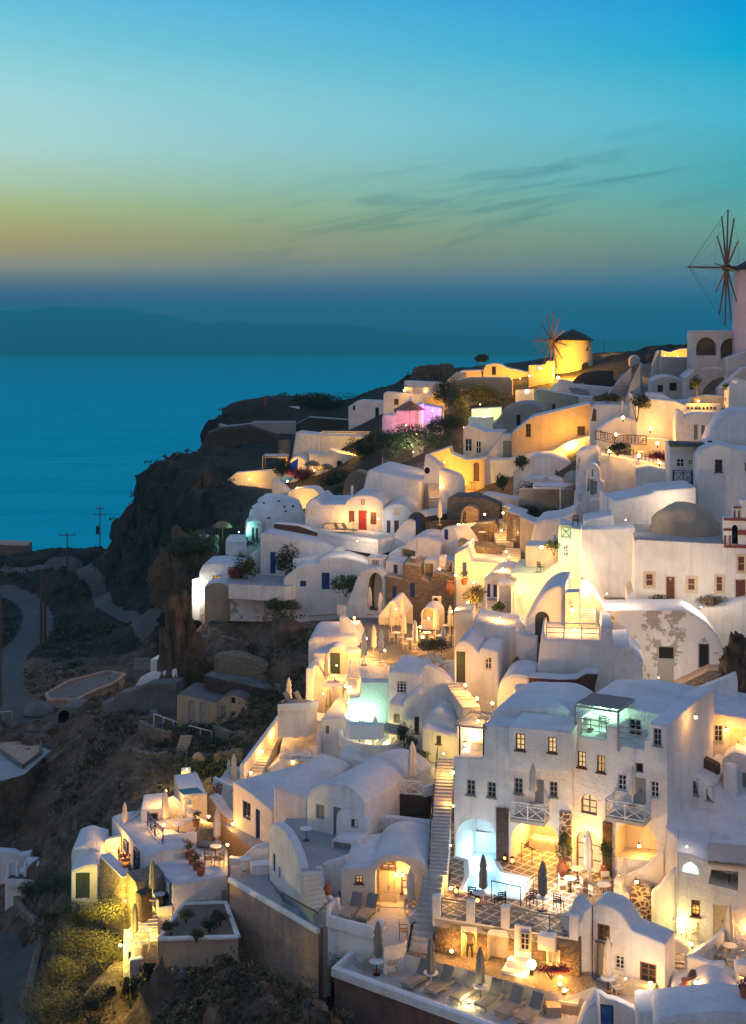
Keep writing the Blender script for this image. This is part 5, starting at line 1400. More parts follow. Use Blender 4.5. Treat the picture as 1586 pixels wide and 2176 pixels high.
# ------------------------------------------------------------------ middle of the town
E_ = lambda: crop(640, 1020, 3.172)
N_ = lambda: crop(360, 1020, 3.172)
M_ = lambda: crop(280, 1240, 3.172)
E_()
hr, fr_ = H('long white cave house with a red door and red shutters', [(25,300),(30,170),(55,136),(90,126),(128,165),(298,162)] + arc(300,162,556,170,68)[1:] , 338, 145, -8, 9, ax=410, edge=0.15,
  doors=[((388,205,443,338), dict(mat='red_paint'))], win=[((405,130,431,166), 'redlit'), ((322,207,360,290), 'red'), ((468,218,508,300), 'red'), ((70,195,88,238), 'redlit')])
H('smaller white gabled cave house with dark red doors', arc(545,230,742,225,70), 360, 143, -10, 8, edge=0.15, doors=[((578,272,603,357), dict(mat='maroon')), ((628,272,660,357), dict(mat='maroon'))], win=[((637,195,658,236), 'redlit')])
terrace('pale terrace of the red door house with loungers and a sofa', [(125,318),(300,330),(445,338),(560,358),(640,375),(620,400),(520,425),(300,392),(60,340)], -20.1, 1.2, 'floor_light', para=[(5, 8, 0.35)], pt=0.25)
lamp('warm wall lamp beside the red door', fr_.w(*fr_.uv((455,230)), -0.5), 110, off=(0, -0.8, -0.1)); lamp('second warm lamp on the lit wall by the sofa', fr_.w(*fr_.uv((285,250)), -0.5), 110, r=0.05, off=(0, -0.8, -0.1))
lamp('cold white lamp beside the dark red doors', PX(*Q((520,262)), 142), 45, (0.7, 0.9, 1.0), 'bulb_white', off=(0, -0.3, 0))
N_()
H('long red lava stone retaining wall with a white coping', [(703,288),(870,303),(1000,348),(1183,374)], 455, 141.5, -14, 0.9, 'wall', 'wall', wall='stone_red', roof='plaster', ax=1180)
H('second red lava stone wall under the pale terrace', [(1180,412),(1392,425),(1398,394),(1502,398)], 518, 139.5, -14, 0.9, 'wall', 'wall', wall='stone_red', roof='plaster', ax=1400)
# rough rock dome painted white, with a small house in front
def rock_dome(label, c, rx, ry, rz, mat, nm, cat, studs=0, amp=0.13):
    root = thing(nm, label, cat, c)
    m = MB(); n, k = (28, 12) if amp < 0.2 else (64, 30)
    for j in range(k + 1):
        for i in range(n):
            a, b = 2 * math.pi * i / n, math.pi / 2 * j / k
            v = Vector((math.cos(a) * math.cos(b) ** 0.7, math.sin(a) * math.cos(b) ** 0.7, math.sin(b)))
            q = 1 + amp * noise.noise(v * 2.3 + c * 0.1) + 0.05 * noise.noise(v * 6 + c)
            if amp > 0.2: q += amp * (0.3 - abs(noise.noise(v * 3.1 + c))) * 1.2 + 0.09 * noise.fractal(v * 9 + c, 0.7, 2.0, 4) + 0.05 * math.sin(v.z * 22 + 4 * noise.noise(v * 2))
            m.v.append((c.x + v.x * rx * q, c.y + v.y * ry * q, c.z + v.z * rz * q))
    for j in range(k):
        for i in range(n): m.f.append((j * n + i, j * n + (i + 1) % n, (j + 1) * n + (i + 1) % n, (j + 1) * n + i)); m.m.append(0)
    m.build('body', mat, root, 60)
    if studs:
        s = MB(); rg = random.Random(2)
        for _ in range(studs):
            i, j = rg.randrange(n), rg.randrange(2, k - 2); p = Vector(m.v[j * n + i])
            s.lathe(p, [(0.02, -0.16), (0.2, 0), (0.02, 0.14)], 7)
        s.build('inset_stones', 'roof_dark', root, 0)
    return root
rock_dome('rough white domed rock house studded with dark stones', PX(*Q((720,425)), 163), 3.9, 3.5, 6.0, 'plaster', 'cave_house', 'house', 30)
H('narrow pale blue house front with grey doors before the white rock dome', sp([(520,420),(530,300),(560,268),(600,262),(632,290)], 4), 420, 159, 10, 3, doors=[((582,325,602,412), dict(mat='grey_green')), ((557,320,574,412), dict(mat='grey_green'))])
terrace('tiny turquoise lit pool terrace under the straw parasol', [(400,375),(515,378),(520,415),(440,420),(380,410)], -21.9, 1.5, 'plaster', 'plaster')
sp_ = terrace('little glowing turquoise pool beside the white rock dome', [(408,366),(512,368),(515,380),(405,380)], -21.2, 0.6, 'pool_water', 'mosaic', name='swimming_pool', cat='pool')
lamp('turquoise lamp at the rim of the little glowing pool', PX(*Q((470,352)), 158.5), 120, (0.25, 1.0, 0.85), 'bulb_white', 0.07, kind='spot', off=(0.6, 0, 0.4))
place('straw', PX(*Q((360,392)), 159), 0, 'round straw parasol on the slope beside the little glowing pool', sc=0.75)
H('row of low white garden walls left of the straw parasol', [(178,375),(205,368),(215,385),(262,368),(268,385),(330,372)], 402, 161, 0, 0.6, 'wall', 'wall')
H('broad white house front with a blue door behind a climbing shrub', [(612,362),(650,355),(1070,430),(1112,458)], 640, 140, -12, 7, ax=690, doors=[((680,485,716,632), dict(mat='blue_paint'))], edge=0.2)
H('low white hut with a small blue window on the long roof', [(1090,480),(1120,455),(1150,450),(1178,470)], 530, 137.5, -14, 4, win=[((1090,482,1118,524), 'blue')])
H('white house with a blue panelled door and a stepped roofline', [(768,662),(880,570),(1000,562),(1008,535),(1060,518),(1180,515),(1290,540),(1345,565)], 738, 134, -8, 6, edge=0.2, doors=[((1027,625,1081,738), dict(mat='blue_paint'))], win=[((1152,640,1184,688), 'blue'), ((881,680,923,718), 'blue')])
H('white block with a sloping top on the long roof', [(830,530),(960,520),(965,560)], 640, 136.5, -10, 4)
H('low white house with a small lit window at the cliff edge', [(203,618),(232,565),(350,556),(462,578),(578,492),(590,640)], 720, 141.5, -4, 5, win=[((292,645,352,684), 'dim')])
terrace('quiet bluish patio between the blue door and the peeling wall', [(400,610),(800,650),(900,700),(780,720),(400,700)], -24.4, 1.5, 'floor_grey')
H('round tan tower at the end of the peeling wall', sp([(237,722),(270,700),(330,688),(380,700),(414,738)], 4), 885, 139, 0, 4, 'tower', 'tower', wall='plaster_tan')
H('long white wall with peeling plaster above the brown slope', [(408,730),(440,692),(600,702),(1000,738),(1130,748),(1192,805)], 885, 136, -8, 0.6, 'wall', 'wall', wall='plaster_peeling', ax=800, fd=1.2)
H('tall narrow white wall lit brilliantly from its own eaves', [(152,668),(205,656)], 915, 143, -10, 0.5, 'wall', 'wall', fd=0.5)
lamp('cold white lamp under the eaves of the narrow white wall', PX(*Q((176,672)), 142.2), 420, (1.0, 0.86, 0.66), 'bulb_white', off=(0, -0.8, -1.2))
# stone gate house and neighbours
E_()
ga, fga = H('white arched gate house over a deep stone passage', sp([(300,850),(335,765),(380,650),(430,602),(490,590),(540,618),(574,690)], 4), 885, 128, -22, 5, edge=0.2,
   holes=[([(456,880),(452,740)] + arc(456,700,548,700,75)[2:-1] + [(550,880)], 2.5)], capmat='stone_tan', ax=480)
H('rustic house of brown stone with blue shuttered windows', [(572,645),(690,668),(692,562),(800,578),(810,662),(868,690),(885,640),(930,625),(1062,665),(1075,800)], 845, 126.5, -10, 6, wall='stone_tan', roof='plaster_tan',
   win=[((615,715,643,796), 'blue'), ((733,695,766,792), 'blue')], edge=0.05)
H('white box room with a blue window on the brown stone house', [(570,540),(690,556)], 655, 128.6, -10, 4, win=[((624,570,651,632), 'blue')])
H('white roof box with grey louvres beside the gate house', [(450,515),(562,525)], 595, 129.5, -10, 2, win=[((470,535,530,580), 'lat')])
H('white porch house with a grey shutter and cream lit terrace', [(826,540),(1022,545),(1030,560)], 685, 128.4, -10, 4, wall='plaster', win=[((978,550,1020,632), 'grey')], holes=[([(835,665),(835,565),(890,565),(890,670)], 1.5)])
H('white gabled house with a tall blue door beside the porch house', [(1035,500),(1118,450),(1150,545),(1372,560)], 690, 124, -10, 6, doors=[((1088,555,1116,648), dict(mat='blue_paint'))], ax=1120)
H('white barrel vault house with one blue shutter', sp([(902,440),(930,350),(985,310),(1030,330),(1064,420)], 4), 492, 132.5, -48, 9, edge=0.15, win=[((965,332,992,402), 'blue')], ax=980)
H('sweeping white buttress wall beside the red stone wall', sp([(585,525),(600,440),(650,335),(715,268),(765,282)], 4), 545, 136.5, -10, 0.8, 'wall', 'wall')
H('white vault house with a dark open loggia', [(588,500),(650,470),(678,452)] + sp([(690,445),(740,400),(800,383),(870,395),(935,425)], 3), 565, 131.5, -14, 6, holes=[([(678,555),(678,458),(770,478),(770,565)], 2.0)], edge=0.15)
H('dark stone arch hut with a blue door and a pale vault roof', arc(718,275,850,285,72), 335, 140.5, -42, 9, wall='stone_dark', roof='plaster_cream', doors=[((762,245,796,330), dict(mat='blue_paint'))], ax=780)
H('brown boarded wall below the pale vault roof', [(845,285),(1080,265)], 340, 139, 6, 0.6, 'wall', 'wall', wall='brown_wood', roof=None)
H('ruined cream arch beside the stone stairs', sp([(1072,300),(1085,205),(1135,170),(1195,205)], 3), 315, 136, -10, 1.5, 'ruin', 'ruin', wall='stone_tan', roof='stone_tan', holes=[([(1092,300),(1092,215),(1112,205),(1112,300)], 0.6)])
H('brown stone house with white windows beside the steps', [(1384,205),(1502,242)], 505, 130, -12, 5, wall='stone_tan', win=[((1428,270,1448,400), 'white'), ((1452,300,1466,370), 'white')])
H('rubble terrace wall under the dining corner', [(1066,415),(1130,442),(1372,452)], 512, 128.5, -8, 3, 'wall', 'wall', wall='stone_tan', roof='slate_floor')
H('dark rubble wall under the upper dining terrace', [(1120,330),(1180,300),(1310,290),(1330,330)], 430, 133, -8, 4, 'wall', 'wall', wall='stone_tan', roof='slate_floor')
stairs('upper flight of stone steps lit yellow between rubble walls', PX(*Q((1375,428)), 129.5), PX(*Q((1335,275)), 137), 1.7, 10, 'floor_light')
stairs('lower flight of yellow lit steps above the shaded lane', PX(*Q((1418,578)), 124.5), PX(*Q((1418,458)), 129), 1.8, 7, 'floor_light')
stairs('flight of grey steps beside the flowering shrub', PX(*Q((1240,880)), 113), PX(*Q((1270,780)), 118), 2.0, 6, 'floor_grey')
hv, fv = H('white vaulted house with blue doors behind a slim porch', sp([(1230,670),(1270,635),(1340,615),(1415,640),(1432,730)], 4), 800, 117, -14, 6, edge=0.25, doors=[((1255,700,1276,790), dict(mat='blue_paint')), ((1296,705,1322,790), dict(mat='blue_paint'))], ax=1300)
pc = [P((1328,890), 111), P((1432,895), 110.6)]
pergola('white flat porch roof on slim white columns', [pc[0], pc[1], pc[1] + Vector((0.5, 2.2, 0)), pc[0] + Vector((0.5, 2.2, 0))], pc[0].z, 2.3, 'white_paint', 10, 'plaster', posts=(0, 1))
H('cream curved parapet wall below the grey steps', [(1030,885),(1160,885),(1165,960)], 1070, 107, -8, 3, wall='plaster_cream', roof='floor_light')
H('small lit gable hut on the parasol terrace', [(520,915),(600,815),(625,812),(690,905)], 945, 118, -14, 4, wall='plaster_cream', edge=0.15)
H('little arched cream recess beside the parasol terrace', arc(808,905,932,930,60), 955, 116, -12, 3, wall='plaster_cream', holes=[([(822,940),(822,905)] + arc(822,905,892,915,45)[1:-1] + [(892,945)], 0.8)])
rt = terrace('dark paved restaurant terrace crowded with closed parasols', [(300,925),(560,930),(810,985),(1030,1010),(1030,1130),(800,1180),(700,1235),(600,1240),(380,1120),(290,1000)], -25.0, 2.5, 'slate_floor', 'plaster_cream')
H('white slanting wall at the slope side of the restaurant terrace', [(258,915),(300,930),(370,1010),(395,1045)], 1060, 111, -20, 0.5, 'wall', 'wall')
hE, fE = H('small lit house with a teal door under a white round hood', [(82,1170),(182,1168)] + arc(184,1166,290,1166,44)[1:-1] + [(292,1166),(398,1160)], 1332, 108, -4, 3, wall='plaster_cream', doors=[((196,1165,263,1325), dict(mat='teal_paint'))])
H('white block house at the edge of the brown slope', [(48,1085),(78,1056),(362,1050),(398,1130)], 1330, 110, -4, 6, edge=0.2)
H('lit white terrace front with slim alcoves at the slope edge', [(33,1270),(86,1276),(130,1360),(142,1388),(282,1392)], 1545, 104, -8, 4, wall='plaster_cream', holes=[([(165,1586),(165,1480),(205,1470),(210,1586)], 0.5)])
H('white planter pillar at the corner of the slope edge', [(32,1268),(85,1262)], 1320, 103.6, -8, 0.8, 'planter', 'planter')
pgp = [G((310,1345), -25.6), G((590,1340), -25.6), G((600,1250), -25.6), G((320,1250), -25.6)]
pergola('white slatted pergola glowing over the restaurant corner', [PX(*Q((310,1440)), 100.5), PX(*Q((585,1440)), 100), PX(*Q((600,1440)), 106), PX(*Q((330,1440)), 106.5)], PX(*Q((310,1440)), 100.5).z - 0.9, 2.1, 'white_paint', 26)
lamp('strong lamp under the white slatted pergola', PX(*Q((440,1390)), 102.5), 160, off=(0, 0, 0.0)); lamp('pendant lamp at the front of the slatted pergola', PX(*Q((330,1395)), 100.8), 60, off=(0, -0.2, 0))
hP, fP = H('tall cream house with a slim grey door and one lit window', [(1033,1140),(1062,1085),(1110,1075),(1160,1110),(1200,1160),(1212,1126),(1330,1152)], 1505, 94.5, -14, 7, doors=[((1045,1155,1108,1368), dict(mat='green_door'))], win=[((1238,1192,1287,1276), 'white')], ax=1150, edge=0.15)
H('square cream upper storey with a hot tub roof terrace', [(1160,952),(1320,985),(1452,1000)], 1175, 98, -10, 5, ax=1300, edge=0.12)
tub = terrace('glowing roof terrace with glass tables and a hot tub', [(1170,955),(1320,985),(1500,965),(1500,905),(1350,895),(1250,900)], -22.1, 0.5, 'floor_light', 'plaster_cream')
H('rounded cream wall flowing down right of the upper storey', sp([(1440,1000),(1480,1040),(1530,1055),(1590,1062)], 3), 1260, 96.5, -14, 3, 'wall', 'wall')
H('rounded white vault at the foot of the tall cream house', sp([(1318,1440),(1355,1345),(1420,1305),(1500,1308),(1560,1330)], 4), 1570, 90.5, -14, 4, edge=0.3)
H('square white pier beside the lava stone wall', [(1433,1395),(1497,1390)], 1560, 88, -14, 0.8, 'pillar', 'gate_pillar')
F_()
H('upper dark red lava stone wall with an uneven top', [(120,688),(330,702),(440,700),(500,662),(590,665),(565,775)], 825, 89.5, -10, 1.2, 'wall', 'wall', wall='stone_red')
H('lower dark red lava stone wall above the hotel roof', [(80,798),(385,832),(432,855)], 945, 87, -10, 1.2, 'wall', 'wall', wall='stone_red')
E_()
stairs('curving flight of lit white steps below the slim grey door', PX(*Q((1150,1535)), 88.5), PX(*Q((1030,1372)), 92.5), 1.2, 9, 'floor_light')
H('sweeping white parapet around the deck chair terrace', sp([(815,1262),(850,1242),(950,1290),(1020,1370),(1130,1510)], 4), 1560, 92.8, -18, 0.5, 'wall', 'wall')
terrace('warm deck chair terrace behind the sweeping parapet', [(830,1260),(1030,1340),(1040,1290),(1030,1210),(860,1215)], -24.7, 1.5, 'floor_light')
terrace('small cream lounge terrace beside the slatted pergola', [(605,1280),(810,1270),(810,1205),(640,1240)], -25.1, 1.5, 'plaster_cream', para=[(0, 1, 0.3)])
G_()
H('smooth white house end with a wooden lattice window', [(588,95),(606,76),(808,106),(818,300)], 420, 97, -12, 5, win=[((640,145,714,292), 'lat')], edge=0.15)
H('white barrel vault house with a slim dark window', [(588,290),(688,312)] + arc(690,312,962,340,98)[1:] , 515, 94, -14, 6, win=[((764,390,796,502), 'brown'), ((626,370,667,432), 'shut')], edge=0.15, ax=760)
H('bluish vault roof above the yellow lit wall', sp([(818,475),(850,395),(920,350),(1000,378),(1062,450)], 4), 560, 89.5, -14, 4, edge=0.3)
H('low house wall lit yellow with one small square window', [(816,470),(832,462),(1058,528)], 665, 88, -14, 2, wall='plaster_cream', win=[((912,517,944,575), 'brown')])
H('white parapet with a wide wooden lattice panel', [(957,288),(1136,348)], 445, 91, -16, 0.5, 'wall', 'wall', win=[((970,302,1125,400), 'lat')])
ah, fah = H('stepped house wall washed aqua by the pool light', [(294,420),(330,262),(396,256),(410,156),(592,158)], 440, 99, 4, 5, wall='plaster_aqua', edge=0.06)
aq = terrace('small bright aqua plunge pool at the foot of the aqua wall', [(300,420),(560,430),(540,448),(330,445)], -26.1, 1.0, 'pool_water', 'mosaic', name='swimming_pool', cat='pool')
for x in (350, 470): light_at(P((x,420), 98) + Vector((0, 0, 0.25)), 75, (0.70, 1.0, 0.80), aq)
yt = terrace('curved yellow lit terrace with a parasol and deck chairs', sp([(268,545),(285,600),(400,640),(520,655),(640,640),(692,588)], 3) + [(690,520),(640,490),(520,470),(300,480)], -28.5, 3.0, 'floor_light', 'plaster', para=[(0, 15, 0.75)], pt=0.3)
H('white tower block with one tiny window beside the yellow terrace', [(133,405),(275,390),(385,455)], 700, 97.5, -10, 6, win=[((165,450,190,507), 'shut')], ax=200)
H('dark slatted awning beam over the stone seat', [(525,462),(685,500)], 512, 92, -20, 1.4, 'awning', 'awning', wall='grey_green', roof='grey_green', fd=0.0)
lamp('warm hidden lamp along the curved terrace parapet', G((450,600), -28.4) + Vector((0, 0, 0.3)), 110, (1.0, 0.78, 0.22), kind='spot', r=0.06, off=(0, 0, 0.6)); lamp('warm lamp at the foot of the yellow lit house wall', PX(*Q((960,640)), 86.8), 90, (1.0, 0.72, 0.2), kind='spot', r=0.06, off=(0, -0.5, 0.1))
lamp('lamp beside the deck chairs on the curved terrace', G((560,625), -28.4) + Vector((0, 0, 0.2)), 60, (1.0, 0.75, 0.25), kind='spot', r=0.08, off=(0, 0, 0.4))
H('white flat wall above the bluish roofs left of the curved terrace', [(248,640),(300,660),(500,720),(690,700)], 900, 90, -14, 3, edge=0.2)
# left edge of the lit town: diagonal stairs and pergola
M_()
ds = stairs('diagonal flight of glowing yellow steps at the edge of town', PX(*Q((830,1300)), 95.5), PX(*Q((960,1015)), 102), 0.9, 16, 'floor_light', 'plaster_cream')
a, b = PX(*Q((745,1310)), 95.5), PX(*Q((1060,885)), 104)
m = MB(); ribbon(m, [a.lerp(b, t / 6) for t in range(7)], 0.35, 1.0, -3); wl_ = thing('wall', 'long slanting white wall along the glowing diagonal steps', 'wall', a); m.build('body', 'plaster', wl_)
for i, (q, t) in enumerate((((932,1022),'upper round lamp on the slanting wall of the diagonal steps'),((876,1130),'middle round lamp on the slanting wall of the diagonal steps'),((803,1275),'lowest round lamp at the foot of the diagonal steps'),((1085,905),'lamp at the head of the diagonal steps beside the lounge'))):
    lamp(t, PX(*Q(q), (100.3, 98, 95, 103)[i]), 60, r=0.1, off=(0.35, -0.2, 0.1))
terrace('upper lounge terrace with two parasols at the slope edge', [(985,860),(1180,850),(1250,830),(1180,780),(1050,800)], -27.2, 2, 'floor_light', 'plaster', para=[(0, 2, 0.5)])
H('dark red stone planter wall on the lounge terrace', [(1110,850),(1242,838)], 935, 103.5, -6, 1.0, 'wall', 'wall', wall='stone_red', roof=None)
H('white block wall with a rounded end below the red planter', sp([(1118,1040),(1135,980),(1175,930),(1220,915),(1282,925)], 3), 1060, 101, -6, 2)
H('white house with a lit room under the white slatted roof', [(860,1290),(1005,1185),(1240,1185),(1245,1210)], 1300, 97, -10, 4, holes=[([(1072,1262),(1072,1192),(1152,1192),(1152,1262)], 1.5)], capmat='plaster_cream')
pergola('flat white slatted roof with gaps over a lower terrace', [PX(*Q((1000,1180)), 97.5), PX(*Q((1240,1185)), 97), PX(*Q((1250,1180)), 104), PX(*Q((1030,1180)), 104)], PX(*Q((1000,1180)), 97.5).z - 2.2, 2.3, 'white_paint', 22, 'plaster', posts=(0, 1))
lamp('round lamp inside the lit room under the slatted roof', PX(*Q((1087,1203)), 96.8), 70, off=(0, 0.3, 0))
H('white pillar drum between the slatted roof and the tower block', [(1246,1020),(1275,1018)], 1210, 97, -6, 1.0, 'pillar', 'gate_pillar')
terrace('small terrace with a white fringed parasol and cushions', [(560,1340),(680,1400),(760,1330),(640,1270)], -31.5, 1.5, 'floor_light', para=[(0, 1, 0.4)])
H('rounded white hood wall behind the fringed parasol', sp([(592,1345),(620,1280),(670,1255),(770,1245)], 3), 1350, 97.5, -10, 0.6, 'wall', 'wall')

# ------------------------------------------------------------------ upper town
A_ = lambda: crop(360, 700, 2.937)
B_ = lambda: crop(800, 620, 3.172)
C_ = lambda: crop(1186, 420, 3.965)
D_ = lambda: crop(1086, 820, 3.172)
WL = dict(cat='wall', name='wall')
AMB = (1.0, 0.48, 0.035)
FD[0] = 9.0
crop(0, 0, 1)
H('broad smooth white cave house with a wide sloping roof', [(766,1062), (783,996), (893,1022)], 1066, 150, -12, 11, edge=0.2, rnd=0.5)
B_()
H('white pediment wall with a round dark window', [(318,1190),(330,1095),(436,1176),(442,1290)], 1300, 152, -16, 2, **WL, holes=[([(343 + 19 * math.cos(t * 0.63), 1205 + 23 * math.sin(t * 0.63)) for t in range(10)], 0.3)], capmat='dark_hole')
H('white rounded steps wall beside the pediment', sp([(425,1195),(480,1210),(560,1245),(580,1330)], 3), 1400, 148, -14, 2, **WL)
stairs('small flight of brightly lit steps beside the pediment wall', PX(*Q((405,1400)), 148.5), PX(*Q((385,1290)), 152), 1.5, 7, 'floor_light')
lamp('warm lamp on the lit steps beside the pediment wall', PX(*Q((430,1320)), 148), 120, kind='spot', off=(-0.6, 0, 0.5))
H('yellow lit wall with a brown arched door', [(340,1100),(420,1072),(490,1045),(505,1090),(610,1132),(730,1120)], 1335, 158, -10, 3, **WL, doors=[((655,1150,694,1278), dict(mat='brown_wood', arch=True))], wall='plaster_lamplit_cream')
lamp('hidden warm lamp on the yellow wall by the arched door', PX(*Q((570,1290)), 156), 357, AMB, r=0.06, off=(0, -0.6, 0.4)); lamp('hidden warm lamp at the head of the yellow wall', PX(*Q((460,1150)), 156.5), 221, AMB, r=0.06, off=(0, -0.6, 0.2))
gp = thing('gate', 'pale picket gate below the yellow lit wall', 'gate', PX(*Q((590,1335)), 155.5)); railing(gp, [PX(*Q((590,1338)), 155.5), PX(*Q((665,1342)), 155.5)], 1.0, 'pale_wood', 'pickets', 0.03)
H('long pale wall with a shallow chimney stack', [(700,1130),(890,1132),(1050,1092),(1180,1078),(1300,1012),(1440,970),(1480,985)], 1355, 157, -10, 3, **WL)
H('blue grey dome roofed house with a slim door', [(922,1215)] + sp([(925,1212),(990,1160),(1060,1108),(1180,1105)], 3) + [(1335,1155)], 1275, 150, -12, 6, ax=1180, edge=0.2, doors=[((1207,1200,1223,1262), dict(mat='grey_green'))], win=[((1275,1222,1292,1260), 'dark')])
H('grey flat vault roof over a shaded courtyard', sp([(985,1330),(1000,1268),(1100,1255),(1250,1265),(1335,1310)], 3), 1350, 146, -12, 4, edge=0.3)
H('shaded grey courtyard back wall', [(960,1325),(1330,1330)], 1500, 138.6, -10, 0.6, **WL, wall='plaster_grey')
pergola('grey shed roof on one white column over the courtyard', [PX(*Q((1060,1490)), 134.5), PX(*Q((1240,1492)), 134), PX(*Q((1330,1490)), 138), PX(*Q((1060,1490)), 138.4)], PX(*Q((1240,1490)), 134).z, 2.5, 'white_paint', 12, 'plaster_roof', posts=(1,))
m = MB(); dp = PX(*Q((1322,1272)), 139); dish = thing('satellite_dish', 'large round grey satellite dish above the courtyard roof', 'satellite dish', dp)
m.lathe((0, 0, 0), [(0.02, 0.3), (0.6, 0.2), (1.1, -0.05), (1.12, 0.0), (0.6, 0.28), (0.02, 0.38)], 24); rt_ = Matrix.Rotation(R(100), 3, 'X') @ Matrix.Rotation(R(20), 3, 'Y')
m.v = [tuple(rt_ @ Vector(v) + dp) for v in m.v]; m.build('reflector', 'dish', dish)
m = MB(); m.bar(dp + Vector((0.1, 0.3, -2)), dp + Vector((0, 0.2, 0)), 0.06); m.bar(dp, dp + Vector((-0.2, -0.9, 0.2)), 0.03); m.build('mast', 'steel', dish)
H('house with white shutters and a low gable in the dusk', [(586,915),(620,896),(735,942),(852,942)], 1125, 163, -12, 5, wall='plaster_cream', ax=600, win=[((597,988,646,1078), 'white'), ((670,1005,708,1092), 'white')])
H('garage front with a sloping wall and a grey door', [(745,1105),(852,962),(936,962)], 1125, 161.5, -8, 3, wall='plaster_cream', doors=[((855,1005,926,1118), dict(mat='grey_green'))])
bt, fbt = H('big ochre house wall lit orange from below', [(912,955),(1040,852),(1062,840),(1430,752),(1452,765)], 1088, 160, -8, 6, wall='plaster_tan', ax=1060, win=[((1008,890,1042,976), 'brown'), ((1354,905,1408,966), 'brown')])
lamp('hidden floodlight at the foot of the ochre wall', PX(*Q((1300,1050)), 156.5), 1300, AMB, kind='spot', r=0.08, off=(0, -0.5, 0.6))
H('blue grey mound house with a dark doorway', sp([(782,895),(830,840),(880,772),(960,745),(1060,750),(1142,795)], 4), 955, 172, -12, 6, wall='plaster_grey', roof='plaster_grey', win=[((940,825,976,905), 'dark')], edge=0.3)
H('long plain grey wall with one small window', [(1063,672),(1090,655),(1368,702)], 850, 180, -10, 4, **WL, wall='plaster_grey', win=[((1184,755,1208,812), 'dark')])
H('pale grey wall end beside the long grey wall', [(1366,702),(1590,720)], 800, 178, -10, 3, **WL, wall='plaster_roof')
H('bright yellow green lit canopy wall', [(640,790),(845,778)], 890, 183, -6, 2, **WL)
lamp('yellow green tube lamp on the canopy wall', PX(*Q((740,800)), 181), 500, (0.85, 1.0, 0.25), 'bulb_white', 0.12, off=(0, -0.8, -0.2))
H('white low wall below the yellow green canopy', [(622,845),(790,838)], 905, 180, -6, 1.5, **WL)
# windmills: tower, cap, sail wheel on a windshaft, boom and stays
def windmill(label, hub, base_px, base_d, rad, h, cap, sail, n, boom, col, ns=12):
    c = PX(*base_px, base_d); root = thing('windmill', label, 'windmill', c)
    m = MB(); m.lathe(c - Vector((0, 0, 3)), [(rad * 1.02, 0), (rad * 1.02, 3), (rad * 0.94, 3 + h)], 40); m.build('tower', col or 'plaster', root)
    m = MB(); m.lathe(c + Vector((0, 0, h)), [(rad * 1.08, -0.1), (rad * 1.06, 0.05), (rad * 0.5, cap * 0.62), (0.05, cap)], 32); m.build('roof', 'roof_dark', root)
    hb = PX(*hub, c.y + n.y * rad * 1.5); hb = Vector((hb.x, hb.y, hb.z))
    m = MB(); m.bar(hb - n * (rad * 1.2), hb + n * 0.3, 0.22, n=8); m.lathe(hb, [(0.05, -.45), (0.5, -0.3), (0.5, 0.3), (0.05, 0.45)], 10); m.build('windshaft', 'brown_wood', root)
    m = MB(); m.bar(hb, hb + n * boom, 0.14, r2=0.09); m.build('boom', 'brown_wood', root)
    X = n.cross(Vector((0, 0, 1))).normalized(); st = MB(); tips = []
    for k in range(ns):
        a = 2 * math.pi * k / ns + 0.13
        d = X * math.cos(a) + Vector((0, 0, 1)) * math.sin(a)
        t = hb + d * sail; tips.append(t)
        s = MB(); s.bar(hb, t, 0.13, r2=0.08); s.build('sail_spar', 'brown_wood', root)
    for k, t in enumerate(tips): st.bar(t, tips[(k + 1) % ns], 0.012, n=4); st.bar(t, hb + n * boom * 0.97, 0.012, n=4)
    st.build('stays', 'brown_wood', root)
    return root, c
wm, wc = windmill('small yellow lit windmill with a dark cone roof and bare spars', Q((1183,333)), Q((1325,575)), 213, 3.15, 6.0, 1.75, 4.7, Vector((-0.943, -0.334, 0.02)).normalized(), 3.5, 'plaster_lamplit_cream')
fw_ = Fr(*Q((1400,575)), 209.8, 24); door(wm, fw_, (1384,478,1432,545), mat='dark_hole', rec=0.0, arch=True); window(wm, fw_, (1412,370,1434,402), 'dark', 0.0)
lamp('strong floodlight at the foot of the small windmill', PX(*Q((1225,580)), 206), 2600, AMB, kind='spot', r=0.25, off=(0, -0.3, 0.9)); lamp('floodlight hidden before the door of the small windmill', PX(*Q((1310,600)), 204), 1900, AMB, kind='spot', r=0.06, off=(0, -0.3, 0.9))
H('yellow lit white wall box beside the small windmill', [(1026,495),(1140,490),(1150,465),(1192,465)], 605, 206, -12, 3, cat='house', name='house', wall='plaster_lamplit_cream')
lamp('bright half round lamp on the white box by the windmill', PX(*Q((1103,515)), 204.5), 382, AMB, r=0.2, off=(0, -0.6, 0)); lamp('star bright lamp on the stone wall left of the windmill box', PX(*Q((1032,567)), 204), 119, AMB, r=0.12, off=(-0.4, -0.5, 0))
H('yellow lit houses along the skyline with one dark doorway', [(538,565),(570,530),(720,526),(740,492),(790,480),(840,486),(880,510),(1028,542)], 610, 216, -8, 5, win=[((777,502,809,562), 'dark')], ax=700, edge=0.2, wall='plaster_lamplit_cream')
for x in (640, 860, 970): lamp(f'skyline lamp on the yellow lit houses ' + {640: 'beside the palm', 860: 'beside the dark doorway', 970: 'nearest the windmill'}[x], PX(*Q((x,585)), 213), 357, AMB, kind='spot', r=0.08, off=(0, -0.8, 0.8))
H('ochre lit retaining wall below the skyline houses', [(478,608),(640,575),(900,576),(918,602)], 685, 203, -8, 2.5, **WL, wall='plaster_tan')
H('slanting yellow stair wall climbing to the skyline', [(312,748),(540,540),(605,545)], 765, 207, -10, 1.5, **WL, wall='plaster_lamplit_cream')
lamp('warm lamp on the slanting yellow stair wall', PX(*Q((450,690)), 204.5), 357, AMB, r=0.08, off=(0, -0.6, 0))
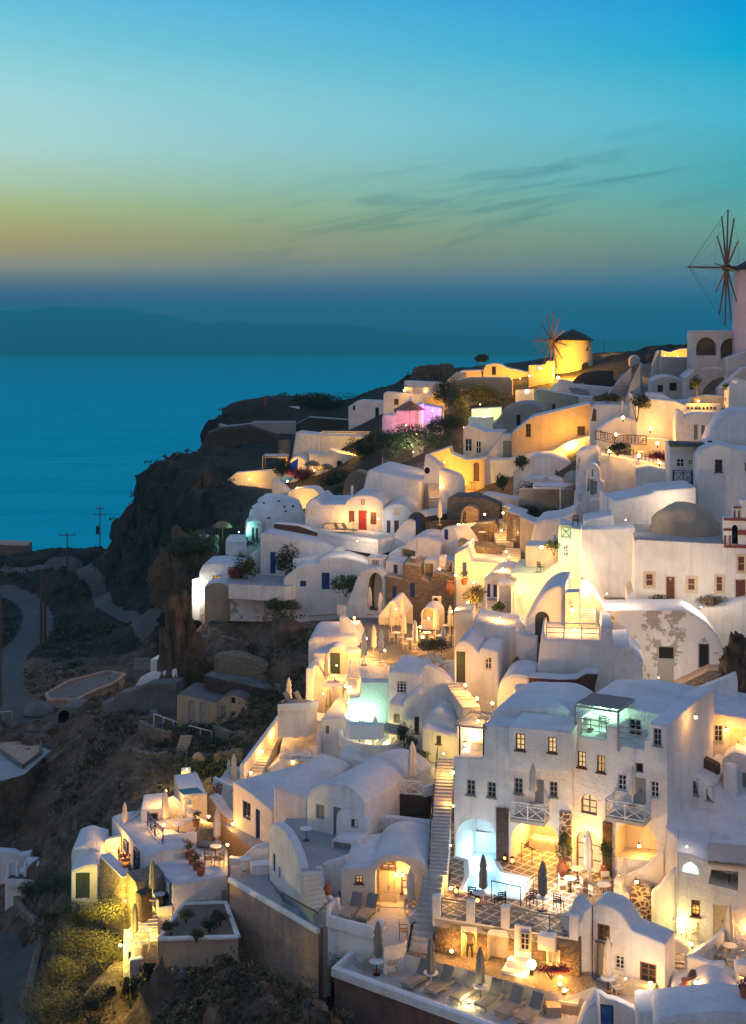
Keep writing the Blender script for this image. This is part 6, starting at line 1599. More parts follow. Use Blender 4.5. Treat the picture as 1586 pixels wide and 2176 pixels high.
H('low white skyline house with a lit railed terrace', [(188,600),(440,610),(445,640)], 695, 224, -6, 4)
H('white house with a red shutter below the skyline terrace', [(48,690),(60,675),(400,700)], 800, 215, -6, 4, win=[((120,722,150,762), 'red'), ((120,785,140,815), 'red')])
tr_ = thing('railing', 'thin lit railing on the skyline terrace', 'railing', PX(*Q((190,690)), 213)); railing(tr_, [PX(*Q((190,690)), 213), PX(*Q((390,692)), 212)], 1.0, 'cream_paint', 'bars', 0.03)
lamp('star bright lamp on the skyline terrace railing', PX(*Q((188,664)), 213), 160, r=0.14, off=(0.4, -0.3, 0.2)); lamp('second lamp on the skyline terrace', PX(*Q((330,672)), 212.5), 120, r=0.1, off=(0, -0.4, 0.2))
rock_dome('dark boulder on the skyline hill', PX(*Q((375,560)), 238), 1.5, 1.5, 1.6, 'hill_rock', 'boulder', 'boulder', amp=0.3); rock_dome('dark rocky hump beside the skyline boulder', PX(*Q((400,620)), 236), 4.3, 3, 3.2, 'hill_rock', 'boulder', 'boulder', amp=0.3)
H('pink lit house with rounded parapets', [(38,850),(46,826),(122,826),(136,802),(230,792),(270,752),(330,762),(442,782)], 950, 190, -8, 4, edge=0.2)
H('pair of pink lit chimney spires', sp([(188,780),(196,735),(212,732),(218,715),(232,712),(244,780)], 3), 800, 192, -8, 1, 'chimney', 'chimney')
H('slim yellow stone pillar before the pink house', [(286,755),(318,752)], 950, 188, -8, 0.9, 'pillar', 'gate_pillar', wall='plaster_cream')
H('little white shrine lit from inside below the pink house', sp([(238,985),(240,942),(275,930),(312,945)], 3), 990, 186, -8, 1, 'shrine', 'shrine_box')
H('rough pale stone wall under the pink house', [(44,955),(240,945)], 1035, 185.5, -8, 1, **WL, wall='stone_tan')
pp_ = thing('parasol', 'open brown parasol before the pink lit house', 'parasol', PX(*Q((225,900)), 187.5)); q = PX(*Q((225,900)), 187.5)
m = MB(); m.lathe(q + Vector((0, 0, 2.2)), [(2.4, 0), (0.05, 1.3)], 10); m.build('canopy', 'terracotta', pp_); m = MB(); m.bar(q, q + Vector((0, 0, 3.4)), 0.06); m.build('pole', 'brown_wood', pp_)
lamp('pink lamp in front of the pink lit house', PX(*Q((200,900)), 187), 380, (1.0, 0.20, 0.42), 'bulb_soft', 0.1, off=(0, -0.6, 0.3)); lamp('violet lamp at the end of the pink lit house', PX(*Q((380,800)), 187.5), 420, (0.5, 0.15, 1.0), 'bulb_white', 0.07, off=(0, -0.6, 0.2))
lamp('warm lamp inside the little white shrine', PX(*Q((275,955)), 184.5), 160, r=0.1, off=(0, -0.5, 0.1))
H('dark stone retaining mound beside the small windmill', sp([(1322,605),(1380,556),(1480,532),(1600,535)], 3), 650, 190, -10, 4, **WL, wall='stone_dark', roof='stone_dark')
H('white stair wall below the dark stone mound', [(1163,655),(1240,590),(1310,602),(1330,622),(1600,645)], 725, 186, -10, 2, **WL)
stairs('short dark steps beside the white stair wall', PX(*Q((1375,700)), 184), PX(*Q((1340,615)), 188), 2.4, 8, 'plaster_grey')
H('lit yellow terrace front below the windmill', [(938,662),(1062,656)], 745, 190, -10, 2, **WL, wall='plaster_cream')
lamp('cluster lamp on the lit terrace below the windmill', PX(*Q((1016,672)), 188), 357, AMB, r=0.3, off=(0, -0.5, 0.2))
lamp('hidden lamp lighting the broad hedge', PX(*Q((700,760)), 190), 900, AMB, kind='spot', r=0.06, off=(0, 0, 0.5)); lamp('hidden lamp under the tall dark shrubs', PX(*Q((590,915)), 185), 400, AMB, kind='spot', r=0.06, off=(0, 0, 0.4)); lamp('white lamp lighting the bank of pale shrubs', PX(*Q((250,1080)), 176), 500, (0.95, 1.0, 0.7), 'bulb_white', 0.06, kind='spot', off=(0, -0.5, 0.8))
# headland with the old fort at the left
A_()
fo, ffo = H('ruined dark stone fort wall with a deep arch', [(185,780),(240,645),(310,620),(500,600),(770,692)], 900, 232, 6, 5, 'fort', 'fort', wall='stone_dark', roof='stone_dark', holes=[([(408,840),(408,770)] + arc(408,765,490,765,45)[1:-1] + [(490,840)], 2)], capmat='dark_hole', edge=0.4)
H('pale plastered bastion wall above the stone fort', [(308,592),(360,605),(500,592),(530,578),(792,578)], 705, 236, 4, 4, **WL, wall='plaster_grey', roof='plaster_grey')
H('long dark retaining wall behind the pergola house', [(790,588),(870,546),(1090,562),(1332,578)], 690, 238, -4, 3, **WL, wall='stone_dark', roof='plaster_grey')
H('dark stone block of the fort top', [(420,562),(432,502),(590,472)], 600, 244, 0, 4, **WL, wall='stone_dark', roof='stone_dark')
H('low bluish white building on the fort top', [(586,478),(812,482)], 545, 246, -4, 4)
H('thin red brick chimney on the fort top', [(590,418),(610,416)], 500, 245, 0, 1.2, 'chimney', 'chimney', wall='trim_red', roof='roof_dark')
H('white house with dark windows on the headland', [(1118,482),(1180,442),(1430,452),(1482,482)], 575, 226, -8, 5, win=[((1145,475,1162,506), 'dark'), ((1284,486,1310,552), 'dark'), ((1404,432,1430,476), 'red'), ((1360,500,1372,530), 'redlit')])
pw_, fpw = H('large white wall house behind the lit pergola', [(763,815),(790,640),(930,656),(1292,672)], 905, 215, -8, 5, edge=0.2)
H('white terrace front below the lit pergola', [(873,772),(980,776),(990,746),(1060,770),(1192,792)], 910, 207, -8, 4, win=[((1045,820,1080,870), 'dark')])
pergola('large pale timber pergola lit from below', [PX(*Q((935,770)), 208.5), PX(*Q((1235,775)), 206), PX(*Q((1290,760)), 213), PX(*Q((960,765)), 214.5)], PX(*Q((935,770)), 208.5).z, 3.0, 'white_paint', 20)
lamp('hidden lamp lighting the timber pergola', PX(*Q((1150,745)), 208), 765, AMB, kind='spot', r=0.08, off=(0, -0.3, 0.8))
H('small round white hut beside the pergola house', sp([(750,865),(756,815),(800,790),(845,812),(852,865)], 4), 875, 209, -8, 3, edge=0.3)
H('yellow lit low wall of a terrace on the headland', [(362,940),(420,892),(540,882),(705,876)], 985, 206, -6, 1.2, **WL)
lamp('hidden lamp along the yellow lit headland wall', PX(*Q((500,935)), 204), 357, AMB, kind='spot', r=0.08, off=(0, -0.6, 0.4)); lamp('bright lamp beside the canvas canopy on the headland', PX(*Q((722,850)), 207), 357, AMB, r=0.2, off=(0, -0.4, 0.4))
H('lit rubble wall behind the canvas canopy', [(680,695),(752,690)], 810, 217, -6, 1, **WL, wall='stone_tan', roof=None)
pergola('flat canvas canopy on thin poles beside the lit rubble wall', [PX(*Q((583,880)), 209), PX(*Q((735,890)), 208), PX(*Q((745,860)), 214), PX(*Q((600,860)), 214)], PX(*Q((583,880)), 209).z, 2.1, 'pale_wood', 5, 'fabric')
for (x, y), t in (((893,905), 'left straw parasol below the lit pergola'), ((980,925), 'right straw parasol below the lit pergola')): place('straw', PX(*Q((x, y)), 203), 0, t, sc=0.8)
lamp('lamp glowing under the pair of straw parasols', PX(*Q((905,880)), 202.5), 221, AMB, r=0.12, off=(0, -0.3, 0.3))
tp = thing('tarpaulin', 'slanting bright blue tarpaulin on the headland terrace', 'tarpaulin', PX(*Q((700,930)), 203)); m = MB()
m.obox(PX(*Q((748,895)), 203), PX(*Q((800,862)), 203) - PX(*Q((748,895)), 203), (0, 1.0, 0.6), (0.1, -0.3, 0.8)); m.build('sheet', 'tarp_blue', tp, 0)
H('white curved wall sweeping from the headland to the rock dome', sp([(640,935),(700,965),(780,1045),(855,1110)], 4), 1190, 176, -14, 1.2, **WL)
H('yellow lit rounded wall above the red door house', sp([(740,1010),(800,992),(900,992),(945,1040)], 3), 1190, 171, -12, 3, **WL)
lamp('star bright lamp above the yellow lit rounded wall', PX(*Q((802,998)), 173), 442, AMB, r=0.28, off=(0, -0.8, 0.3)); lamp('hidden lamp in the gap beside the white rock dome', PX(*Q((820,1120)), 168.5), 357, AMB, r=0.08, off=(0, -0.3, 0.5))
lamp('orange lamp on the headland terrace near the tarpaulin', PX(*Q((737,948)), 201), 200, (1.0, 0.5, 0.12), r=0.14, off=(0, -0.4, 0.3))
H('rubble wall at the edge of the shrub slope', sp([(1085,1000),(1110,920),(1160,885),(1222,900)], 3), 1050, 168, -10, 3, **WL, wall='stone_tan', roof='stone_tan')
# right hand side
D_()
H('arched white hut with a brown plank door', [(528,245),(545,142),(582,120),(862,126)], 245, 152, -10, 5, doors=[((541,150,576,238), dict(mat='brown_wood', arch=True))], ax=560, edge=0.2)
H('tall pale house block above the restaurant terraces', [(850,90),(872,76),(1112,106),(1215,150)], 360, 142, -10, 6, ax=900)
H('low vault roof above the upper restaurant terrace', sp([(575,295),(650,242),(740,206),(850,232),(988,268)], 4), 345, 146, -10, 4, edge=0.3)
H('cream wall glowing behind the restaurant tables', [(812,405),(900,352),(1070,362)], 480, 139, -10, 2, **WL, wall='plaster_cream')
ra = terrace('upper restaurant terrace with brown railings', [(570,370),(700,400),(908,410),(1060,400),(1040,320),(700,300),(590,310)], GX(Q((740,385)), -1).z * 0 - 14.0, 1.6, 'floor_light', 'plaster_cream')
rr = thing('railing', 'brown railing of the upper restaurant terrace', 'railing', PX(*Q((572,365)), 138.5)); railing(rr, [PX(*Q((572,365)), 139.5), PX(*Q((700,392)), 138), PX(*Q((910,402)), 137)], 1.0, 'brown_wood', 'bars', 0.04)
H('white curved wall below the restaurant terraces', [(598,455),(700,472),(800,492),(1062,525)], 660, 131, -10, 4)
H('white wall block with a rounded recess under the restaurant', [(842,560),(930,545),(1062,570)], 690, 127, -10, 3)
for (x, y), d, pw, t in (((708,328), 138, 200, 'round lamp over the upper restaurant railing'), ((988,387), 136, 300, 'big bright lamp on the cream restaurant wall'), ((665,440), 131, 260, 'bright lamp at the end of the lower restaurant terrace'), ((720,425), 131.5, 120, 'small lamp among the lower restaurant plants'),
   ((862,470), 130.5, 160, 'table lamp on the lower restaurant terrace'), ((995,490), 129.5, 200, 'upper of the stacked lamps on the lower restaurant terrace'), ((1002,513), 129.2, 120, 'lower of the stacked lamps on the lower restaurant terrace'), ((1020,478), 129.8, 120, 'right most lamp of the lower restaurant terrace'),
   ((940,288), 140, 200, 'lamp on the stair up from the restaurant'), ((757,213), 143, 200, 'star bright lamp beside the round tree')): lamp(t, PX(*Q((x, y)), d), pw, r=0.16, kind='globe', off=(0, -0.3, 0.3))
H('slim white house with a tall arched window and a drain pipe', [(436,620),(442,452),(470,430),(572,420),(592,445)], 640, 136, -12, 5, win=[((444,470,466,518), 'shut')], ax=440, edge=0.15)
gh, fgh = H('white gabled house with three tall grey shutters', [(424,800),(430,702),(505,740),(508,580)] + arc(510,575,600,582,48)[1:-1] + [(604,640),(630,650),(628,770)], 900, 130, -12, 8, ax=560, win=[((514,622,530,712), 'shut'), ((560,640,580,728), 'shut'), ((545,562,556,610), 'shut'), ((455,720,480,782), 'lat')], doors=[((535,630,558,735), dict(mat='grey_green'))], edge=0.12)
H('white wall block lit warm beside the gabled house', [(530,770),(630,765),(642,850)], 900, 126, -12, 2)
bw, fbw = H('white house with a blue awning and a blue balcony', [(1068,395),(1270,402)], 690, 122, -8, 5, win=[((1115,487,1170,547), 'white'), ((1195,497,1230,532), 'white')])
balcony(bw, fbw, 1092, 1218, 650, 1.0, 1.15, 'blue_paint', 'cross')
H('flat dark blue awning over the lit balcony', [(1070,380),(1312,385)], 412, 120.5, -8, 2.2, 'awning', 'awning', wall='teal_paint', roof='teal_paint', fd=0)
H('white house end with rounded gables behind the blue awning', [(1108,260)] + arc(1110,235,1172,238,70)[1:-1] + [(1175,200),(1240,180),(1410,185)], 400, 134, -10, 5, win=[((1235,260,1260,365), 'shut'), ((1283,265,1308,330), 'shut')])
H('great smooth white dome at the right edge', sp([(1308,400),(1345,290),(1425,195),(1525,156),(1650,165)], 4), 440, 125, -10, 5, edge=0.5)
bh, fbh = H('big white house with a softly curved roof and square windows', [(1258,560)] + sp([(1262,475),(1300,425),(1400,392),(1480,415),(1600,440),(1760,460)], 3), 815, 117, -8, 8, ax=1300, win=[((1375,496,1426,582), 'brown'), ((1576,516,1620,576), 'dark')], edge=0.15)
H('long high white wall with a pale blue sloping roof', [(646,748),(700,776),(952,722),(962,706),(1252,682)], 1010, 114, -4, 6, ax=700, edge=0.15)
H('white buttress house below the sloping roof', [(486,970),(494,905),(690,866),(700,960)], 1260, 110.5, -8, 4)
H('plain lower white wall house with a long shadow', [(468,1145),(478,965),(842,962)], 1330, 108.5, -8, 4)
mb_, fmb = H('small mint lit balcony house at the head of the lane', [(318,1000),(326,930),(432,962),(492,966)], 1170, 112, -10, 4, wall='plaster_aqua', win=[((354,1062,387,1148), 'white')])
railing(mb_, [fmb.w(*fmb.uv((340,1025)), -0.1), fmb.w(*fmb.uv((402,1032)), -0.1)], 1.1, 'grey_green', 'cross', 0.035)
lamp('pale green lamp on the mint lit balcony house', PX(*Q((370,1120)), 110.5), 120, (0.75, 1.0, 0.5), 'bulb_white', 0.06, off=(-0.3, -0.5, 0.2))
rock_dome('bare grey plaster dome on the flat church roof', PX(*Q((1170,1015)), 109), 2.75, 2.6, 2.7, 'plaster_tan', 'roof_dome', 'dome')
ch, fch = H('white church with maroon doors and cream framed windows', [(780,1410),(826,1372),(832,1042),(850,1032),(1300,1056),(1440,1062),(1800,1085)], 1484, 104, -9, 9, 'church', 'church', roof='plaster_grey', ax=1000, edge=0.06,
   win=[((907,1264,962,1352), 'cream'), ((1190,1294,1245,1382), 'cream'), ((1383,1282,1430,1388), 'cream'), ((1530,1146,1580,1252), 'cream')], doors=[((1040,1280,1112,1470), dict(mat='maroon', frame='trim_cream')), ((1508,1300,1590,1490), dict(mat='maroon', frame='trim_cream'))])
for x0 in (1040, 1508):
    u, v = fch.uv((x0 + 36, 1305)); m = MB(); m.obox(fch.w(u, v, 0.09), fch.u * 0.02, fch.b * 0.01, (0, 0, 0.13)); m.obox(fch.w(u, v + 0.03, 0.088), fch.u * 0.08, fch.b * 0.01, (0, 0, 0.02)); m.build('door_cross', 'white_paint', ch, 0)
bl, fbl = H('stepped white bell tower with red painted edges', [(1437,1090),(1437,892),(1502,890),(1506,816),(1548,814),(1552,772),(1590,765),(1800,770)], 1095, 103.2, -9, 1.2, 'bell tower', 'bell_tower', edge=0.03, ax=1500,
   holes=[([(1490,1072),(1490,970)] + arc(1490,965,1530,965,28)[1:-1] + [(1530,1072)], 0.6)], capmat='dark_hole', fd=0.5)
for r in ((1434,892,1600,908),(1434,962,1490,976),(1530,972,1600,1004),(1434,1072,1600,1092),(1500,812,1550,826),(1437,1010,1449,1072),(1468,1010,1480,1072),(1502,840,1512,892),(1530,842,1541,892)): boxpart(bl, fbl, r, 0.1, 'trim_red', 'red_trim')
m = MB(); q = fbl.w(*fbl.uv((1510,1000)), 0.2); m.lathe(q, [(0.2, -0.3), (0.16, -0.1), (0.1, 0.12), (0.02, 0.2)], 12); m.build('bell', 'dark_metal', bl)
terrace('dusty forecourt in front of the church', [(590,1390),(780,1405),(860,1470),(1000,1488),(1280,1500),(1260,1545),(700,1510)], -20.7, 1.5, 'dirt_floor', 'plaster')
H('lit white wall wrapping the lane corner', [(0,1262),(200,1268),(330,1192),(472,1132)], 1460, 112.5, -12, 3, wall='plaster')
terrace('aqua floored roof terrace with a dark chair', [(0,1260),(200,1266),(300,1200),(200,1150),(60,1170)], -19.3, 0.4, 'plaster_aqua', 'plaster')
lamp('hidden lamp washing the lane corner wall', PX(*Q((330,1330)), 109.5), 420, kind='spot', r=0.08, off=(0, -0.8, 0.6))
H('white lit dining hut wall above the lane', [(98,1075),(270,1080),(280,1030),(310,1060),(320,1160)], 1190, 115, -10, 3, wall='plaster_cream')
lamp('star bright lamp on the dining hut wall', PX(*Q((205,1088)), 113), 200, r=0.14, off=(0, -0.5, 0.1))
F_()
pe, fpe = H('old white wall with bare patches and two dark openings', [(630,242),(1170,236),(1232,268),(1322,332),(1400,425),(1452,580)], 765, 97.5, -9, 4, wall='plaster_peeling', ax=900, win=[((990,485,1105,578), 'dark'), ((1262,466,1342,636), 'dark')])
boxpart(pe, fpe, (1126,582,1192,685), 0.05, 'plaster', 'meter_box'); boxpart(pe, fpe, (988,580,1097,752), 0.04, 'grey_shutter', 'door')
H('white wall end curving up at the right edge', sp([(1265,255),(1290,226),(1450,216),(1530,186),(1720,150)], 3), 620, 101.5, -9, 3, **WL)
H('massive white bastion house with a lit roof terrace', [(178,665),(205,402),(225,384),(232,432),(598,442),(610,342),(680,362),(692,482),(800,472),(814,512),(895,592)], 780, 91.5, -9, 5, ax=500, edge=0.15)
fb_ = Fr(*Q((500,780)), 91.5, -9); rb = thing('railing', 'white three bar railing of the lit roof terrace', 'railing', fb_.w(0, 0)); railing(rb, [fb_.w(*fb_.uv((238,432)), 0.2), fb_.w(*fb_.uv((598,442)), 0.2)], 1.05, 'white_paint', 'rails', 0.04); 
lamp('hidden lamp on the roof terrace of the bastion house', fb_.w(*fb_.uv((430,400)), 1.5), 170, r=0.08, off=(0, 0, 0.3))
gd, fgd = H('white barrel roofed house with a green arched door', sp([(98,300),(200,142),(290,82),(368,76)], 3) + [(372,280)], 485, 97, -12, 6, doors=[((163,252,258,470), dict(mat='green_door', arch=True))], ax=200, edge=0.2)
H('square yellow lit pillar wall beside the green arched door', [(364,122),(462,118)], 310, 95.5, -12, 1.2, 'pillar', 'gate_pillar', wall='plaster_cream')
lamp('star bright lamp on the square yellow pillar', PX(*Q((412,243)), 94.6), 260, r=0.16, off=(0, -0.5, 0.1))
stairs('lit white steps behind the square yellow pillar', PX(*Q((500,310)), 95.5), PX(*Q((500,195)), 100), 1.6, 8, 'floor_light')
H('lit white diagonal wall below the church forecourt', sp([(465,30),(520,60),(590,160),(640,240)], 3), 320, 98.5, -14, 0.8, **WL)
lamp('hidden lamp behind the diagonal wall steps', PX(*Q((490,150)), 98), 260, kind='spot', r=0.06, off=(0, 0, 0.6))
place('ac', PX(*Q((760,785)), 89.3), R(-9), 'white air conditioner below the bastion house wall', sc=1.05)
H('low white parapet rising behind the tall hotel roof', [(800,802),(850,757),(1250,782),(1400,722),(1520,672),(1530,722)], 885, 86.5, -14, 0.8, **WL)
rock_dome('dark rough rock outcrop at the right edge', PX(*Q((1570,870)), 89), 1.6, 2, 4.0, 'cliff_tan', 'boulder', 'boulder', amp=0.3)
H('rough stone steps ramp beside the dark openings', [(1100,755),(1340,640),(1450,640)], 790, 95.5, -9, 2, **WL, wall='stone_tan', roof='concrete')
B_()
H('rubble terrace wall behind the upper stone steps', [(478,1395),(520,1376),(720,1386),(832,1432)], 1560, 141, -12, 4, **WL, wall='stone_tan', roof='slate_floor')
H('low white garden wall before the shaded courtyard', [(715,1358),(850,1380),(962,1402)], 1500, 142.5, -14, 2.5, **WL)
H('white gate wall with slim openings beside the steps', [(850,1440),(985,1480),(995,1500)], 1600, 136, -14, 2.5, **WL, wall='stone_tan', roof='plaster')
D_()
H('smooth white hump of a cave house roof below the courtyard', sp([(132,1065),(150,965),(190,905),(300,888),(380,862),(435,830)], 4), 1080, 121, -12, 6, edge=0.4)
H('tan retaining wall under the courtyard shrubs', [(60,880),(150,920),(330,900)], 1010, 128, -10, 4, **WL, wall='plaster_grey')
C_()
wm2, wc2 = windmill('great dark windmill with bare spars at the right edge', Q((1420,590)), Q((1700,1118)), 150, 3.0, 6.9, 1.7, 6.6, Vector((-0.998, 0.06, 0.02)).normalized(), 4.4, 'plaster_pink')
H('arcaded white house with two deep arches under the great windmill', [(1146,1118),(1800,1120)], 1330, 150, -6, 6, ax=1300, holes=[([(1165,1330),(1165,1270)] + arc(1165,1265,1335,1265,88)[1:-1] + [(1335,1330)], 2.5), ([(1370,1360),(1370,1275)] + arc(1370,1270,1562,1270,88)[1:-1] + [(1562,1360)], 2.5)], capmat='plaster_grey', edge=0.05, wall='plaster_dusk_shade')
H('yellow lit broken wall line left of the arcaded house', [(803,1400),(840,1292),(880,1286),(940,1302),(1040,1272),(1145,1270)], 1410, 168, -8, 3, **WL, wall='plaster_lamplit_cream')
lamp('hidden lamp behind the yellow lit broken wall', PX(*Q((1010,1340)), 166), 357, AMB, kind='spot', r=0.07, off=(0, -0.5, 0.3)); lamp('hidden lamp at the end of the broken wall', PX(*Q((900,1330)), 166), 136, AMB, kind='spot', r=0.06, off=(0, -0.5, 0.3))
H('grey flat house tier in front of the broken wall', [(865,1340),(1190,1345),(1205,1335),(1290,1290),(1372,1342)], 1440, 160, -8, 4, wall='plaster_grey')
H('small shadowed vault house with two dark windows', sp([(783,1545),(830,1510),(900,1495),(985,1502),(1062,1545)], 4), 1690, 154, -8, 5, win=[((835,1575,890,1642), 'dark'), ((935,1555,1006,1632), 'dark')], edge=0.25, wall='plaster_dusk_shade')
H('wide shadowed vault house below the arcade', sp([(1055,1510),(1130,1452),(1250,1416),(1400,1430),(1485,1475)], 4), 1690, 150, -8, 5, win=[((1105,1556,1156,1622), 'dark'), ((1300,1590,1352,1640), 'dark')], edge=0.3, wall='plaster_dusk_shade')
H('bluish house corner at the foot of the arcade', [(1412,1355),(1586,1292),(1720,1280)], 1440, 147, -8, 4, wall='plaster_dusk_shade')
H('long sloping shadowed wall below the arcade', [(1355,1610),(1560,1430),(1740,1400)], 1700, 144, -8, 3, **WL, wall='plaster_dusk_shade')
H('curved white terrace front below the shadowed vault', [(603,1642),(640,1672),(738,1692),(745,1645),(890,1656),(985,1716),(1150,1702)], 1800, 147.5, -10, 4)
s1 = stairs('left of two long dark flights of steps', PX(*Q((515,1692)), 163), PX(*Q((610,1480)), 178), 2.8, 14, 'plaster_grey', wdir=(1, 0.1, 0)); s2 = stairs('right of two long dark flights of steps', PX(*Q((700,1665)), 160), PX(*Q((770,1405)), 178), 2.7, 16, 'plaster_grey', wdir=(1, 0.1, 0))
H('white sloping wall between the two dark stairs', sp([(570,1700),(600,1600),(640,1500),(690,1400),(700,1390)], 3), 1710, 161, -20, 0.8, **WL, wall='plaster_dusk_shade')
H('pale sloping wall left of the dark stairs', [(412,1660),(540,1505),(620,1430)], 1690, 170, -10, 1.0, **WL, wall='plaster_dusk_shade')
H('pale sloping wall right of the dark stairs', sp([(780,1500),(800,1420),(850,1300),(870,1290)], 3), 1560, 163, -10, 1.5, **WL, wall='plaster_dusk_shade')
H('glowing dome roof on the skyline behind the windmill', sp([(300,1355),(340,1322),(395,1306),(470,1316),(525,1350)], 4), 1390, 236, -8, 5, edge=0.3)
lamp('hidden floodlight on the glowing skyline dome', PX(*Q((470,1330)), 230), 595, AMB, r=0.1, off=(0, -0.5, 0.8))
an = thing('antenna', 'thin radio mast on the skyline', 'antenna', PX(*Q((389,1315)), 236)); m = MB(); m.bar(PX(*Q((389,1320)), 236), PX(*Q((389,1200)), 236), 0.08, r2=0.04); m.build('mast', 'dark_metal', an)
H('small white arched belfry hut on the skyline', sp([(604,1420),(606,1355),(645,1325),(690,1352),(692,1420)], 3), 1430, 200, -8, 2.5, edge=0.2, wall='plaster_dusk_shade')
H('dark low roofs between the windmill and the belfry hut', [(295,1395),(330,1365),(600,1365)], 1440, 222, -8, 5, wall='plaster_grey', roof='roof_dark')
sw, fsw = H('white terrace wall with a row of round holes', [(1075,1735),(1372,1735)], 1810, 139, -8, 0.6, **WL)
m = MB()
for x in range(8): m.lathe(fsw.w(*fsw.uv((1098 + x * 32, 1772)), -0.02), [(0.02, -0.15), (0.16, 0), (0.02, 0.15)], 8)
m.build('holes', 'dark_hole', sw, 0)
H('white house with a scrolled gable at the right edge', [(1438,1720),(1442,1605),(1470,1580),(1500,1572),(1510,1540),(1550,1526),(1590,1540),(1740,1560)], 1800, 136, -8, 4)
H('yellow lit low wall behind the potted tree', [(1100,1690),(1250,1660),(1400,1670)], 1760, 143, -8, 1, **WL, wall='plaster_cream')
place('olive', PX(*Q((1170,1745)), 140), 0, 'round potted tree lit from below on the terrace with holes', sc=1.2); place('olive', PX(*Q((1425,1720)), 138.5), 0, 'smaller potted tree beside the scrolled gable house', sc=0.8)
lamp('spot lamp under the round potted tree', PX(*Q((1185,1715)), 138.8), 272, AMB, kind='spot', off=(0, -0.2, 0.4))

# ------------------------------------------------------------------ dark slope on the left: ruins, poles, paths
def GL(p, lift=0.0):                            # crop pixel -> first land point along its ray
    x, y = Q(p); r = Vector(((x - HX) / F, 1, -(y - HY) / F)); t = np.linspace(55, 330, 1100)
    k = int(np.argmax(land_z(r.x * t, t) >= r.z * t)); return Vector((r.x * t[k], t[k], float(land_z(r.x * t[k], t[k])) + lift))
gd = lambda p, k=0.9: GL(p).y - k
L_ = lambda: crop(0, 1040, 3.023)
FD[0] = 2.0
L_()
def pole(label, base, d, h, arms=(), r=0.13, stub=0):
    c = PX(*Q(base), d); root = thing('utility_pole', label, 'utility pole', c)
    m = MB(); m.bar(c - Vector((0, 0, 2)), c + Vector((0, 0, h)), r, r2=r * 0.7); m.build('pole', 'bark', root)
    for k, w in arms:
        m = MB(); m.bar(c + Vector((-w, 0, h - k)), c + Vector((w, 0.2, h - k)), r * 0.6); 
        for x in (-w, 0, w): m.bar(c + Vector((x, 0, h - k)), c + Vector((x, 0, h - k + 0.35)), 0.06)
        m.build('crossarm', 'bark', root)
    if stub:
        m = MB(); m.obox(c + Vector((-0.45, 0, h * 0.42)), (0.28, 0, 0), (0, 0.2, 0), (0, 0, 0.8)); m.build('transformer_box', 'dark_metal', root, 0)
pole('dark power pole with two crossarms standing before the sea', (643,372), 255, 8.0, ((0.5, 0.7), (1.7, 1.2)), stub=1)
pole('dark power pole with one crossarm left of the taller pole', (433,700), 215, 10.8, ((0.5, 1.2),), stub=1)
pole('power pole half hidden behind the cliff edge', (830,260), 258, 5.4, ((1.3, 0.7),))
pole('left pole of a close pair on the dark slope', (265,975), 170, 9.0, (), 0.2); pole('right pole of a close pair on the dark slope', (290,955), 171, 9.2, (), 0.2)
pole('tall thin pole at the left edge of the photo', (8,1450), 140, 12.5, (), 0.12)
H('dark flat roofed hut on the ridge by the sea', [(-80,352),(172,362)], 490, 262, 4, 6, wall='concrete_red', roof='concrete', edge=0.05)
terrace('roofless concrete ruin with low parapets on the slope', [(300,1318),(440,1238),(690,1174),(802,1192),(740,1247),(620,1292),(500,1354),(312,1352)], GL((500,1380)).z + 0.5, 1.2, 'dirt_floor', 'concrete', para=[(0, 8, 0.22)], pt=0.3)
H('low arched shed under the concrete ruin', sp([(352,1490),(368,1425),(430,1396),(502,1402)], 3), 1505, gd((430,1500)), -8, 3, wall='ruin_grey_shade', roof='ruin_grey_shade', holes=[([(375,1500),(375,1450)] + arc(378,1448,450,1448,28)[1:-1] + [(450,1500)], 1.5)], capmat='dark_hole')
terrace('cracked grey terrace around an empty pool at the left edge', [(-90,1560),(0,1522),(440,1502),(432,1592),(275,1725),(160,1830),(-90,1900)], GL((330,1690)).z + 0.25, 7, 'floor_grey', 'hill_rock')
terrace('empty sunken pool with dark walls on the cracked terrace', [(-60,1600),(268,1572),(262,1700),(150,1790),(-60,1640)], GL((330,1690)).z + 0.32, 0.1, 'concrete', 'ruin_grey_shade', para=[(0, 5, 0.3)], pt=0.25, name='swimming_pool', cat='pool')
H('grey concrete retaining wall with a stepped top on the slope', [(650,1372),(710,1366),(752,1312),(860,1290),(940,1252),(1132,1240)], 1475, gd((900,1470)), -14, 2, 'wall', 'wall', wall='ruin_grey_shade', roof='ruin_grey_shade')
H('white wavy wall sweeping above the grey concrete wall', sp([(752,1312),(860,1272),(900,1212),(960,1186),(1142,1150)], 3), 1320, gd((900,1470)) + 2.5, -14, 1.2, 'wall', 'wall')
H('small white garden wall beside the dark slope steps', [(966,1092),(1080,1085),(1160,1040),(1165,1060)], 1165, gd((1060,1165)), -12, 2)
H('thin bright white pier on the cliff edge', [(1155,1000),(1192,995)], 1115, gd((1170,1115)) - 1, -12, 0.8, 'pillar', 'gate_pillar', fd=0.5)
stairs('short grey steps with posts on the dark slope', PX(*Q((915,1162)), gd((915,1165))), PX(*Q((915,1085)), gd((915,1165)) + 3), 1.8, 7, 'ruin_grey_shade')
rock_dome('heap of pale sacks beside the dirt road', GL((248,1440)), 1.6, 1.2, 1.1, 'ruin_grey_shade', 'sack_heap', 'sacks')
rl = thing('railing', 'pale wooden fence at the left edge above the empty pool', 'fence', GL((0,1500))); railing(rl, [GL((-30,1500)), GL((78,1490))], 1.0, 'pale_wood', 'plain', 0.05)
M_()
